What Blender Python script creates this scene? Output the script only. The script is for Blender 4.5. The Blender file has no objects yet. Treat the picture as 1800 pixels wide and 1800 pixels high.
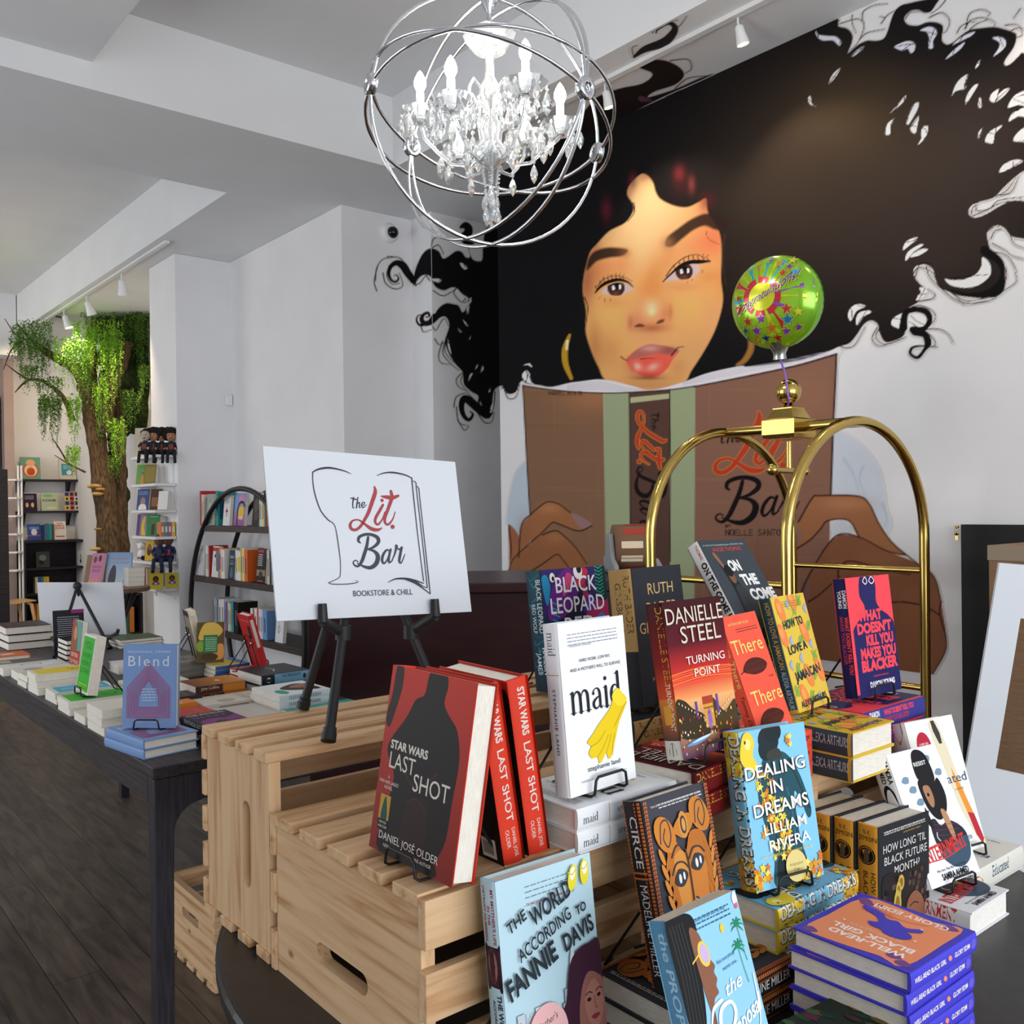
import bpy, math, random
import numpy as np
from mathutils import Matrix, Vector

sc = bpy.context.scene
COL = sc.collection
# ---------------------------------------------------------------- camera
YAW, PITCH, ROLL, FOC, EYE = .691009501, -.00552681658, -.0124298133, 1638.45, 1.44   # focal length in pixels of an 1800 px frame
_cy, _sy, _cp, _sp, _cr, _sr = math.cos(YAW), math.sin(YAW), math.cos(PITCH), math.sin(PITCH), math.cos(ROLL), math.sin(ROLL)
FW = Vector((_sy*_cp, _cy*_cp, _sp)); RT0 = Vector((_cy, -_sy, 0)); UP0 = RT0.cross(FW)
RT = RT0*_cr+UP0*_sr; UP = UP0*_cr-RT0*_sr
cam = bpy.data.objects.new('camera', bpy.data.cameras.new('camera')); COL.objects.link(cam)
cam.matrix_world = Matrix(((RT.x, UP.x, -FW.x, 0), (RT.y, UP.y, -FW.y, 0), (RT.z, UP.z, -FW.z, EYE), (0, 0, 0, 1)))
cam.data.sensor_width = 36; cam.data.lens = FOC/1800*36; cam.data.clip_start = .05
sc.camera = cam
# ---------------------------------------------------------------- exposure, sky, daylight through the windows, added rear fill
sc.view_settings.view_transform = 'Standard'; sc.view_settings.look = 'None'; sc.view_settings.gamma = 1
sc.view_settings.exposure = 0.0; sc.view_settings.use_curve_mapping = False
w = bpy.data.worlds.new('daylight'); sc.world = w; w.use_nodes = True
bg = w.node_tree.nodes['Background']; bg.inputs[0].default_value = (.80, .88, 1, 1); bg.inputs[1].default_value = 1.0
def area(name, loc, target, sx, sy, power, col):
    l = bpy.data.lights.new(name, 'AREA'); l.shape = 'RECTANGLE'; l.size = sx; l.size_y = sy; l.energy = power; l.color = col
    o = bpy.data.objects.new(name, l); COL.objects.link(o); o.location = loc
    o.rotation_euler = (Vector(target)-Vector(loc)).to_track_quat('-Z', 'Y').to_euler(); return o
area('window_light', (.9, -3.7, 1.75), (.9, 4, 1.5), 5.0, 2.6, 200, (.93, .96, 1))
area('side_window_light', (-2.7, 5.2, 1.75), (4, 4.9, 1.6), 4.2, 2.6, 88, (.93, .96, 1))
area('rear_fill_light', (-1.2, 10.5, 2.2), (2.4, 10.8, 1.5), 2.6, 2.0, 70, (1, .97, .93))  # added fill lamp for the back of the room, no window here
# ---------------------------------------------------------------- small helpers
def ray(px, py): return FW+RT*((px-900)/FOC)-UP*((py-900)/FOC)
CAM = Vector((0, 0, EYE))
def on_z(px, py, z): d = ray(px, py); return CAM+d*((z-EYE)/d.z)
def on_x(px, py, x): d = ray(px, py); return CAM+d*(x/d.x)
def on_y(px, py, y): d = ray(px, py); return CAM+d*(y/d.y)
def at_d(px, py, t): return CAM+ray(px, py)*t

def srgb(c):
    if isinstance(c, str):
        c = c.lstrip('#'); c = tuple(int(c[i:i+2], 16) for i in (0, 2, 4))
    r = []
    for v in c[:3]:
        v = v/255; r.append(v/12.92 if v <= .04045 else ((v+.055)/1.055)**2.4)
    return tuple(r)+(1,)

MATS = {}
def mat(name, col='#808080', rough=.5, metal=0., spec=.5, coat=0., trans=0., ior=1.45, emit=None, estr=0., alpha=1.):
    if name in MATS: return MATS[name]
    m = bpy.data.materials.new(name); m.use_nodes = True; b = m.node_tree.nodes['Principled BSDF']; I = b.inputs
    I['Base Color'].default_value = srgb(col); I['Roughness'].default_value = rough; I['Metallic'].default_value = metal
    I['Specular IOR Level'].default_value = spec; I['Coat Weight'].default_value = coat; I['Transmission Weight'].default_value = trans; I['IOR'].default_value = ior
    if emit: I['Emission Color'].default_value = srgb(emit); I['Emission Strength'].default_value = estr
    MATS[name] = m; return m
def nodes(m): return m.node_tree.nodes, m.node_tree.links, m.node_tree.nodes['Principled BSDF']
def attr_mat(name, rough, spec=.5, coat=0., metal=0.):
    m = mat(name, rough=rough, spec=spec, coat=coat, metal=metal); N, L, b = nodes(m)
    a = N.new('ShaderNodeAttribute'); a.attribute_name = 'Col'; L.new(a.outputs['Color'], b.inputs['Base Color']); return m
PRINT = attr_mat('printed_jacket', .42, .16)
PAPER = attr_mat('printed_paper', .6, .2)
PAINT = attr_mat('wall_paint', .8, .08)
def noisy(name, c0, c1, scale, rough=.5, stretch=(1, 1, 1), detail=4, bump=0., lo=.35, hi=.65, spec=.4, coat=0., dist=0., metal=0.):
    m = mat(name, rough=rough, spec=spec, coat=coat, metal=metal); N, L, b = nodes(m)
    tc = N.new('ShaderNodeTexCoord'); mp = N.new('ShaderNodeMapping'); mp.inputs['Scale'].default_value = stretch
    n = N.new('ShaderNodeTexNoise'); n.inputs['Scale'].default_value = scale; n.inputs['Detail'].default_value = detail; n.inputs['Distortion'].default_value = dist
    r = N.new('ShaderNodeValToRGB'); r.color_ramp.elements[0].position = lo; r.color_ramp.elements[1].position = hi
    r.color_ramp.elements[0].color = srgb(c0); r.color_ramp.elements[1].color = srgb(c1)
    L.new(tc.outputs['Object'], mp.inputs[0]); L.new(mp.outputs[0], n.inputs['Vector']); L.new(n.outputs['Fac'], r.inputs[0]); L.new(r.outputs[0], b.inputs['Base Color'])
    if bump:
        bp = N.new('ShaderNodeBump'); bp.inputs['Strength'].default_value = bump; bp.inputs['Distance'].default_value = .004
        L.new(n.outputs['Fac'], bp.inputs['Height']); L.new(bp.outputs[0], b.inputs['Normal'])
    return m
WHITE = noisy('white_wall_paint', '#e2e1e2', '#e6e5e6', 3, .75, spec=.2)
CEIL = noisy('white_ceiling_paint', '#e0e1e2', '#e4e5e6', 2, .8, spec=.15)
PAGES = noisy('page_edges', '#d9d2c4', '#efeadd', 60, .8, (1, 24, 1), 3, spec=.1)
PAGESW = noisy('white_page_edges', '#e2ddd4', '#f4f0e8', 60, .8, (1, 24, 1), 3, spec=.1)
BLACK = mat('black_powder_coat', '#17171a', .45)
PLASTIC = mat('black_plastic', '#1b1b1e', .5)
BRASS = mat('polished_brass', '#c9ab5e', .16, 1.)
CHROME = mat('chrome', '#d8dade', .12, 1.)
STEEL = mat('pale_steel', '#b9bbbe', .3, 1.)
WHITEM = mat('white_enamel', '#e4e4e4', .4)
DARKWOOD = noisy('ebony_stained_wood', '#221e20', '#3b3537', 9, .42, (1, 14, 14), 5, .12)
SHELFWOOD = noisy('dark_shelf_wood', '#2b2320', '#40342f', 9, .5, (14, 1, 14), 5, .1)

class MB:
    """collects shapes for ONE mesh object"""
    def __init__(s): s.v = []; s.f = []; s.c = []; s.m = []; s.smooth = []; s.X = Matrix.Identity(4); s.cm = 0; s.cc = (1, 1, 1, 1)
    def add(s, vs, fs, sm=False, cols=None):
        o = len(s.v); s.v += [tuple(s.X @ Vector(v)) for v in vs]
        for i, f in enumerate(fs):
            s.f.append([o+k for k in f]); s.m.append(s.cm); s.smooth.append(sm); s.c.append(cols[i] if cols else s.cc)
    def box(s, x0, x1, y0, y1, z0, z1):
        s.add([(x0,y0,z0),(x1,y0,z0),(x1,y1,z0),(x0,y1,z0),(x0,y0,z1),(x1,y0,z1),(x1,y1,z1),(x0,y1,z1)], [(0,3,2,1),(4,5,6,7),(0,1,5,4),(1,2,6,5),(2,3,7,6),(3,0,4,7)]); return s
    def prism(s, pts, a, b, axis='z'):
        n = len(pts); P = {'z': lambda p, h: (p[0], p[1], h), 'y': lambda p, h: (p[0], h, p[1]), 'x': lambda p, h: (h, p[0], p[1])}[axis]
        s.add([P(p, a) for p in pts]+[P(p, b) for p in pts], [tuple(range(n))[::-1], tuple(range(n, 2*n))]+[(i, (i+1) % n, n+(i+1) % n, n+i) for i in range(n)]); return s
    def tube(s, path, r, n=8, closed=False, r1=None):
        P = [Vector(p) for p in path]; N = len(P); vs = []; fs = []
        pv = None
        for i, p in enumerate(P):
            if closed: t = P[(i+1) % N]-P[i-1]
            else: t = P[min(i+1, N-1)]-P[max(i-1, 0)]
            t.normalize()
            if pv is None: a = t.orthogonal().normalized()
            else: a = (pv-t*pv.dot(t)).normalized() if (pv-t*pv.dot(t)).length > 1e-6 else t.orthogonal().normalized()
            pv = a; b = t.cross(a)
            rr = r if r1 is None else r+(r1-r)*i/(N-1)
            if isinstance(r, (list, tuple)): rr = r[i]
            for k in range(n): q = 2*math.pi*k/n; vs.append(p+a*(rr*math.cos(q))+b*(rr*math.sin(q)))
        for i in range(N if closed else N-1):
            j = (i+1) % N
            for k in range(n): fs.append((i*n+k, i*n+(k+1) % n, j*n+(k+1) % n, j*n+k))
        s.add(vs, fs, True)
        if not closed: s.add([vs[k] for k in range(n)]+[vs[(N-1)*n+k] for k in range(n)], [tuple(range(n))[::-1], tuple(range(n, 2*n))])
        return s
    def lathe(s, prof, n=20, c=(0, 0, 0), axis=None, sm=True):
        X = s.X
        R = Matrix.Translation(c) @ (Vector((0, 0, 1)).rotation_difference(Vector(axis)).to_matrix().to_4x4() if axis else Matrix.Identity(4))
        s.X = X @ R; vs = []; fs = []; N = len(prof)
        for r, z in prof:
            for k in range(n): q = 2*math.pi*k/n; vs.append((r*math.cos(q), r*math.sin(q), z))
        for i in range(N-1):
            for k in range(n): fs.append((i*n+k, i*n+(k+1) % n, (i+1)*n+(k+1) % n, (i+1)*n+k))
        s.add(vs, fs, sm); s.add(vs[:n]+vs[-n:], [tuple(range(n))[::-1], tuple(range(n, 2*n))]); s.X = X; return s
    def ball(s, c, rx, ry=None, rz=None, n=14, m=8):
        ry = rx if ry is None else ry; rz = rx if rz is None else rz; vs = []; fs = []
        for i in range(1, m):
            t = math.pi*i/m
            for k in range(n): q = 2*math.pi*k/n; vs.append((c[0]+rx*math.sin(t)*math.cos(q), c[1]+ry*math.sin(t)*math.sin(q), c[2]+rz*math.cos(t)))
        vs += [(c[0], c[1], c[2]+rz), (c[0], c[1], c[2]-rz)]; T = len(vs)-2
        for k in range(n):
            fs.append((T, k, (k+1) % n)); fs.append((T+1, (m-2)*n+(k+1) % n, (m-2)*n+k))
            for i in range(m-2): fs.append((i*n+k, (i+1)*n+k, (i+1)*n+(k+1) % n, i*n+(k+1) % n))
        s.add(vs, fs, True); return s
    def obj(s, name, mats, parent=None, bevel=0., loc=None):
        me = bpy.data.meshes.new(name); me.from_pydata(s.v, [], s.f)
        ms = mats if isinstance(mats, (list, tuple)) else [mats]
        for m in ms: me.materials.append(m)
        me.polygons.foreach_set('material_index', s.m); me.polygons.foreach_set('use_smooth', s.smooth)
        if any(m in (PRINT, PAPER, PAINT) or m.name.startswith('attr') for m in ms):
            ca = me.color_attributes.new('Col', 'FLOAT_COLOR', 'CORNER'); buf = []
            for f, c in zip(s.f, s.c):
                if isinstance(c[0], (tuple, list)): 
                    for k in range(len(f)): buf += list(c[k])
                else: buf += list(c)*len(f)
            ca.data.foreach_set('color', buf)
        me.validate(); me.update()
        o = bpy.data.objects.new(name, me); COL.objects.link(o)
        if bevel:
            b = o.modifiers.new('bevel', 'BEVEL'); b.width = bevel; b.segments = 2; b.limit_method = 'ANGLE'; b.angle_limit = .7
        if parent: o.parent = parent
        if loc is not None: o.location = loc
        return o

def tag(o, label, cat, group=None, kind=None):
    o['label'] = label; o['category'] = cat
    if group: o['group'] = group
    if kind: o['kind'] = kind
    return o
def thing(name, label, cat, M=None, group=None):
    o = bpy.data.objects.new(name, None); COL.objects.link(o); o.empty_display_size = .05
    if M is not None: o.matrix_world = M if isinstance(M, Matrix) else Matrix.Translation(M)
    return tag(o, label, cat, group)
def struct(name, mb, m, bevel=0.):
    o = mb.obj(name, m, None, bevel); o['kind'] = 'structure'; return o
def copy_tree(o, parent=None):
    c = o.copy(); COL.objects.link(c); c.parent = parent
    for ch in o.children: copy_tree(ch, c)
    return c
def pose(x, y, z, yaw=0, tilt=0):
    """columns: width, depth (away from the reader), height; yaw and tilt in degrees"""
    a = math.radians(yaw); t = math.radians(tilt)
    wv = Vector((math.cos(a), math.sin(a), 0)); bk = Vector((-math.sin(a), math.cos(a), 0)); u = Vector((0, 0, 1))*math.cos(t)+bk*math.sin(t); m = bk*math.cos(t)-Vector((0, 0, 1))*math.sin(t)
    return Matrix(((wv.x, m.x, u.x, x), (wv.y, m.y, u.y, y), (wv.z, m.z, u.z, z), (0, 0, 0, 1)))
def lying(x, y, z, yaw=0):
    """cover up: width along yaw, head 90 degrees further round; z is the height of the upper cover"""
    a = math.radians(yaw); wv = (math.cos(a), math.sin(a)); 
    return Matrix(((wv[0], 0, -wv[1], x), (wv[1], 0, wv[0], y), (0, -1, 0, z), (0, 0, 0, 1)))
# ---------------------------------------------------------------- mural painting (procedural, numpy)
def lin(c):
    c = np.asarray(c, float)/255.0
    return np.where(c <= .04045, c/12.92, ((c+.055)/1.055)**2.4)

def smooth(pts, n=6, closed=True):
    P = np.asarray(pts, float); N = len(P); out = []
    rng = range(N if closed else N-1)
    for i in rng:
        if closed: p0, p1, p2, p3 = P[(i-1) % N], P[i], P[(i+1) % N], P[(i+2) % N]
        else: p0, p1, p2, p3 = P[max(i-1, 0)], P[i], P[i+1], P[min(i+2, N-1)]
        for t in np.linspace(0, 1, n, endpoint=False):
            out.append(.5*((2*p1)+(-p0+p2)*t+(2*p0-5*p1+4*p2-p3)*t*t+(-p0+3*p1-3*p2+p3)*t**3))
    if not closed: out.append(P[-1])
    return np.array(out)

class Paint:
    """Colours a cloud of wall points; u,v are the drawing coordinates of each point."""
    def __init__(s, u, v):
        s.u = u; s.v = v; s.c = np.tile(lin((206, 200, 197)), (len(u), 1)); s.a = np.zeros(len(u))
    def _mix(s, idx, al, col):
        s.c[idx] = s.c[idx]*(1-al[:, None])+np.asarray(col)*al[:, None]
        s.a[idx] = np.maximum(s.a[idx], al)
    def fill(s, pts, col, soft=1.4, a=1., n=5, sm=True):
        P = smooth(pts, n) if sm else np.asarray(pts, float)
        lo = P.min(0)-soft*2; hi = P.max(0)+soft*2
        idx = np.nonzero((s.u > lo[0]) & (s.u < hi[0]) & (s.v > lo[1]) & (s.v < hi[1]))[0]
        if not len(idx): return
        x = s.u[idx]; y = s.v[idx]; ins = np.zeros(len(idx), bool); d2 = np.full(len(idx), 1e9)
        for (x0, y0), (x1, y1) in zip(P, np.roll(P, -1, 0)):
            if y0 != y1:
                m = (y0 > y) != (y1 > y); ins ^= m & (x < (x1-x0)*(y-y0)/(y1-y0)+x0)
            L = (x1-x0)**2+(y1-y0)**2+1e-9
            t = np.clip(((x-x0)*(x1-x0)+(y-y0)*(y1-y0))/L, 0, 1)
            np.minimum(d2, (x-x0-t*(x1-x0))**2+(y-y0-t*(y1-y0))**2, out=d2)
        d = np.sqrt(d2)*np.where(ins, 1, -1)
        al = np.clip(d/(2*soft)+.5, 0, 1); al = al*al*(3-2*al)*a
        s._mix(idx, al, lin(col))
    def stroke(s, pts, col, w=3., w1=None, soft=1., a=1., n=7):
        P = np.asarray(pts, float)
        if P.shape[1] == 2:
            ws = np.linspace(w, w if w1 is None else w1, len(P)); P = np.c_[P, ws]
        Q = smooth(P, n, False); mw = Q[:, 2].max()/2+soft*2
        lo = Q.min(0)[:2]-mw; hi = Q.max(0)[:2]+mw
        idx = np.nonzero((s.u > lo[0]) & (s.u < hi[0]) & (s.v > lo[1]) & (s.v < hi[1]))[0]
        if not len(idx): return
        x = s.u[idx]; y = s.v[idx]; d = np.full(len(idx), -1e9)
        for a0, b0 in zip(Q[:-1], Q[1:]):
            L = (b0[0]-a0[0])**2+(b0[1]-a0[1])**2+1e-9
            t = np.clip(((x-a0[0])*(b0[0]-a0[0])+(y-a0[1])*(b0[1]-a0[1]))/L, 0, 1)
            r = np.hypot(x-a0[0]-t*(b0[0]-a0[0]), y-a0[1]-t*(b0[1]-a0[1]))
            np.maximum(d, (a0[2]+t*(b0[2]-a0[2]))/2-r, out=d)
        al = np.clip(d/(2*soft)+.5, 0, 1)*a
        s._mix(idx, al, lin(col))
    def blob(s, x, y, rx, ry, col, a=.6, rot=0., mask=None):
        c, q = math.cos(rot), math.sin(rot); R = 2.4*max(rx, ry)
        idx = np.nonzero((abs(s.u-x) < R) & (abs(s.v-y) < R) & (s.a > .5))[0]
        if not len(idx): return
        dx = s.u[idx]-x; dy = s.v[idx]-y
        e = ((dx*c+dy*q)/rx)**2+((-dx*q+dy*c)/ry)**2
        al = np.exp(-e)*a
        if mask is not None: al = al*mask[idx]
        s.c[idx] = s.c[idx]*(1-al[:, None])+lin(col)*al[:, None]

def TR(ox, oy, sc):
    return lambda pts: [(ox+p[0]/sc, oy+p[1]/sc)+tuple(q/sc for q in p[2:]) for p in pts]

# the shop's lettering, stroke by stroke: (ink, [(x, y, width)...]) in its own square
LOGO = [
 ('k', [(166,1098,9),(160,1140,9),(162,1172,6),(172,1168,4)]), ('k', [(146,1102,6),(165,1108,11),(186,1112,6)]),
 ('k', [(196,1098,7),(190,1140,9),(186,1172,8)]), ('k', [(188,1150,5),(204,1132,7),(208,1145,8),(206,1168,7),(216,1168,4)]),
 ('k', [(222,1156,5),(240,1148,6),(243,1134,6),(230,1134,7),(222,1152,8),(232,1170,7),(256,1150,4)]),
 ('r', [(312,1022,10),(318,1060,24),(296,1130,25),(272,1200,23),(246,1250,20),(215,1300,18),(180,1326,18),(150,1318,20),(142,1290,18),(160,1262,12),(200,1256,10),(240,1282,14),(290,1318,24),(335,1326,20),(366,1312,6)]),
 ('r', [(372,1150,16),(350,1190,19),(322,1240,19),(318,1272,17),(338,1288,14),(368,1250,9),(386,1200,7)]), ('r', [(366,1118,22),(366,1119,22)]),
 ('r', [(428,1054,18),(434,1100,24),(408,1180,21),(386,1240,20),(388,1276,17),(410,1288,14),(440,1252,9),(458,1200,6)]),
 ('r', [(362,1090,10),(400,1096,24),(440,1100,26),(480,1086,16)]), ('r', [(440,1304,28),(440,1305,28)]),
 ('k', [(214,1418,8),(200,1404,16),(206,1376,18),(250,1358,18),(300,1362,20),(336,1384,24),(338,1416,22),(304,1448,16),(266,1462,10)]),
 ('k', [(268,1378,16),(258,1440,20),(240,1500,22),(222,1550,20),(196,1582,14),(170,1572,10),(164,1552,8),(180,1540,7),(196,1550,7)]),
 ('k', [(264,1462,10),(310,1476,18),(336,1510,28),(326,1560,28),(290,1590,24),(250,1588,18),(214,1572,10),(190,1560,5)]),
 ('k', [(420,1476,8),(398,1468,12),(374,1500,16),(366,1540,16),(378,1562,12),(400,1540,9),(420,1490,10)]), ('k', [(426,1464,14),(414,1520,15),(416,1556,12),(440,1540,5)]),
 ('k', [(436,1540,6),(456,1492,11),(466,1446,15)]), ('k', [(466,1440,20),(467,1441,20)]), ('k', [(468,1450,10),(486,1464,9),(504,1450,13)]), ('k', [(504,1450,15),(492,1505,17),(487,1548,14),(502,1556,8),(526,1498,5)]),
]
def logo_map(ax, ay, bx, by, px, py):
    """affine from the lettering square: origin (330,1310) -> (px,py), x axis -> (ax,ay), y axis -> (bx,by)"""
    k = math.sqrt(abs(ax*by-ay*bx))
    return lambda pts: [(px+(x-330)*ax+(y-1310)*bx, py+(x-330)*ay+(y-1310)*by, w*k) for x, y, w in pts]

INK = (17, 16, 18)
def mural_wall(p):
    R1 = TR(660, 360, 4.5); C2 = TR(1400, 0, 4.5); C3 = TR(1440, 280, 4.736); FC = TR(940, 280, 4.286)
    B4 = TR(880, 620, 4.091); C5 = TR(1180, 600, 2.904); A = TR(650, 0, 1.5652); BA = TR(1260, 430, 6.668)
    rnd = random.Random(5)
    left = R1([(940,20),(905,160),(868,200),(850,330),(845,430),(815,447),(765,425),(742,340),(790,300),(762,262),(768,205),(742,152),(692,145),(665,185),(700,190),(712,235),(672,262),(700,318),(735,350),(748,410),(715,415),(682,372),(640,365),(600,390),(560,418),(530,420),(500,366),(440,345),(390,368),(345,440),(312,530),(300,640),(340,585),(382,556),(432,566),(452,615),(482,655),(540,678),(600,655),(642,660),(682,702),(742,742),(760,760),(730,800),(690,850),(660,800),(620,785),(560,778),(505,812),(470,862),(446,905),(452,940),(500,900),(545,884),(575,915),(582,965),(562,1030),(548,1085),(575,1165),(620,1245),(662,1292),(692,1332),(700,1420),(760,1480),(812,1512),(808,1580),(835,1670),(890,1692),(930,1645),(925,1560),(940,1470),(980,1436),(1010,1452),(1040,1492),(1080,1495),(1118,1472),(1140,1412),(1165,1392),(1195,1412),(1300,1428),(1400,1440)])
    low = FC([(350,1675),(700,1720),(870,1745),(1100,1700),(1300,1625),(1550,1570)]) + C5([(400,140),(640,110),(800,58),(850,38)])
    right = C3([(160,1562),(250,1532),(312,1462),(372,1374),(430,1342),(485,1372),(500,1440),(545,1520),(620,1512),(700,1472),(720,1400),(700,1330),(690,1290),(740,1240),(832,1182),(815,1140),(880,1085),(840,1040),(800,990),(782,940),(805,890),(880,875),(945,915),(970,1000),(1000,1062),(1100,1112),(1200,1142),(1380,1142),(1480,1082),(1532,975),(1520,865),(1480,822),(1432,772),(1402,665),(1400,600),(1470,550),(1540,572),(1600,640),(1705,662),(1900,690),(2050,600),(2000,440),(1850,380),(1705,350),(1600,348),(1500,392),(1400,452),(1300,487),(1242,450),(1262,390),(1332,356),(1450,320),(1540,230),(1640,140),(1720,95),(1900,90),(2080,0)])
    top = C2([(2060,700),(1950,520),(1800,420),(1760,442),(1700,500),(1655,518),(1648,480),(1720,372),(1742,285),(1720,255),(1640,228),(1560,213),(1450,223),(1370,236),(1300,282),(1242,332),(1190,352),(1150,312),(1160,212),(1120,180),(1040,174),(960,202),(882,192),(853,142),(900,90),(962,80),(1010,102),(1062,92),(1100,40),(1130,-20),(1000,0),(900,22),(832,40),(782,82),(750,152),(722,242),(692,302),(632,322),(560,320),(490,352),(430,402),(408,415),(440,332),(442,272),(402,225),(330,202),(335,130),(300,60),(-400,60),(-1500,500)])
    p.fill(left+low+right+top+[(1060,118),(960,185),(884,280),(866,330)], INK, 1.2, n=4)
    hm = p.a.copy()
    for x, y, rx, ry, c, a in [(1560,330,260,190,(56,46,40),.95),(1510,205,130,90,(72,58,40),.8),(1380,330,120,110,(58,47,38),.8),(1650,430,120,90,(52,42,38),.8),(1700,250,140,110,(60,50,45),.8),(1640,60,120,60,(24,22,24),.7),(1330,470,60,80,(46,36,30),.7)]:  # brown tones in the hair; the warmest patch is a painted-in glow
        p.blob(x, y, rx, ry, c, a, 0, hm)
    W = (228, 222, 220); V = (205, 204, 214)
    # white gaps between the curls
    for g in [C2([(150,245),(180,275),(250,285),(310,290),(352,330),(338,362),(290,320),(210,320),(165,290)]),C2([(775,372),(830,340),(890,325),(935,345),(935,395),(905,420),(880,385),(840,400)]),C2([(980,240),(1040,212),(1095,225),(1110,270),(1082,320),(1080,380),(1045,375),(1050,300),(1030,255)]),C2([(1180,465),(1250,390),(1330,335),(1300,385),(1230,440)]),C2([(1235,355),(1310,290),(1410,250),(1380,285),(1290,330)]),C2([(1550,300),(1610,292),(1655,325),(1645,380),(1560,445),(1600,380),(1605,335)]),C2([(430,452),(480,395),(540,368),(490,420)]),
              C2([(258,660),(285,590),(345,540),(310,610)]),C2([(90,780),(110,760),(120,810),(150,840),(110,825)]),C2([(740,895),(800,830),(860,755),(855,795),(800,850)]),C2([(705,1060),(720,980),(775,940),(745,1000),(740,1060)]),C2([(872,970),(890,900),(930,825),(968,812),(955,870),(910,950),(885,985)]),C2([(905,1000),(965,920),(955,1000),(940,1055),(910,1040)]),C2([(985,1060),(1000,1005),(1040,1000),(1035,1050),(1010,1100),(962,1145),(990,1090)]),
              C2([(1232,755),(1255,680),(1300,620),(1355,592),(1335,660),(1335,700),(1260,720)]),C2([(1335,820),(1350,750),(1400,680),(1437,668),(1390,750),(1350,810)]),C2([(1440,845),(1440,790),(1455,775),(1465,845)]),C2([(1530,790),(1545,740),(1600,705),(1590,750),(1640,710),(1685,702),(1640,760),(1570,808)]),C2([(1675,850),(1705,780),(1760,735),(1850,720),(1850,840),(1760,830)]),C2([(1680,960),(1705,900),(1760,865),(1850,850),(1850,930),(1760,920)]),C2([(1435,1090),(1445,1040),(1475,1015),(1450,1080)]),C2([(1492,1110),(1520,1050),(1580,1010),(1628,995),(1570,1060),(1560,1130),(1510,1128)]),C2([(1715,1110),(1740,1060),(1800,1010),(1860,1000),(1850,1110),(1760,1120)]),C2([(1415,540),(1430,500),(1455,475),(1440,520)]),C2([(1612,1345),(1650,1295),(1740,1262),(1790,1280),(1720,1305),(1650,1350)]),
              C3([(697,757),(720,690),(790,652),(820,660),(760,710)]),C3([(715,838),(740,770),(830,712),(865,715),(790,770),(740,830)]),C3([(760,815),(800,770),(870,745),(903,755),(830,800)]),C3([(1045,995),(1100,1005),(1200,1000),(1300,960),(1350,890),(1360,815),(1420,870),(1425,960),(1340,1040),(1230,1070),(1100,1050)]),C3([(805,1165),(850,1125),(835,1070),(880,1075),(890,1120),(830,1172)]),C3([(240,1300),(260,1240),(320,1205),(385,1225),(310,1265),(265,1345)]),C3([(305,1340),(330,1280),(400,1258),(432,1275),(370,1310),(320,1380)]),C3([(600,1370),(620,1320),(690,1285),(690,1330),(700,1410),(640,1400)]),C3([(1505,110),(1530,50),(1620,10),(1690,20),(1620,60)]),C3([(735,1350),(760,1300),(820,1292),(880,1320),(880,1380),(820,1402),(750,1390)]),
              R1([(668,462),(700,470),(728,502),(695,508)]),R1([(448,585),(515,590),(510,612),(470,610)]),R1([(640,670),(690,720),(715,745),(700,765),(650,720)]),R1([(735,755),(760,730),(755,745)]),R1([(720,830),(745,785),(740,840),(728,870)]),R1([(690,905),(735,955),(715,950)]),R1([(655,975),(685,1010),(660,1000)]),R1([(740,1065),(760,1030),(755,1050)]),R1([(570,1060),(580,1090),(600,1180),(575,1130)]),R1([(790,1300),(805,1262),(812,1275)]),R1([(830,1325),(845,1272),(855,1300)]),R1([(735,1390),(750,1340),(775,1335),(755,1370)]),R1([(895,1480),(910,1440),(912,1470)]),R1([(905,1630),(925,1570),(935,1620),(915,1645)]),R1([(820,1600),(830,1555),(845,1600)]),R1([(1160,1350),(1190,1310),(1220,1340),(1230,1400),(1260,1420),(1190,1400)]),R1([(1170,1270),(1210,1250),(1240,1285),(1205,1268)])]:
        P0 = np.array(g); dark = P0[:, 1].mean() < 110
        p.fill(g, V if dark else W, .9)
        c0 = P0.mean(0)
        for k in range(2):   # fine hairs across the gap
            q = P0[rnd.randrange(len(P0))]*.9+c0*.1; e = P0[rnd.randrange(len(P0))]*.9+c0*.1
            p.stroke([q, (q+e)/2+np.array([rnd.uniform(-2, 2), rnd.uniform(-2, 2)]), e], INK, 1.6, 1., .6)
    # curls with tapering tips
    for s in [R1([(300,600,50),(255,540,60),(215,480,62),(165,460,44),(120,490,32),(105,545,26),(125,595,20),(160,608,18),(182,585,14),(168,555,9),(148,560,6)]),R1([(470,890,60),(430,930,46),(385,935,40),(365,905,34),(380,870,26),(415,855,22),(425,880,16),(400,890,10)]),R1([(400,940,36),(350,950,20),(325,915,14),(335,880,10),(365,870,8)]),R1([(850,1640,70),(790,1590,70),(730,1540,66),(695,1540,52),(680,1600,44),(700,1670,36),(740,1700,28),(770,1660,20),(750,1635,10)]),R1([(690,260,60),(740,200,60),(715,155,40),(675,175,18)]),
              C3([(700,1400,70),(720,1280,50),(800,1250,46),(890,1270,56),(920,1340,46),(870,1410,40),(780,1420,60)]),C3([(800,1430,80),(880,1460,60),(905,1530,60),(880,1580,30),(820,1650,28),(760,1620,26),(775,1570,22),(850,1555,16),(980,1562,8)]),C3([(1380,760,80),(1500,850,60),(1530,960,40),(1490,1080,90),(1380,1125,60),(1250,1130,30),(1100,1090,14)])]:
        p.stroke(s, INK, soft=.8)
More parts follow.
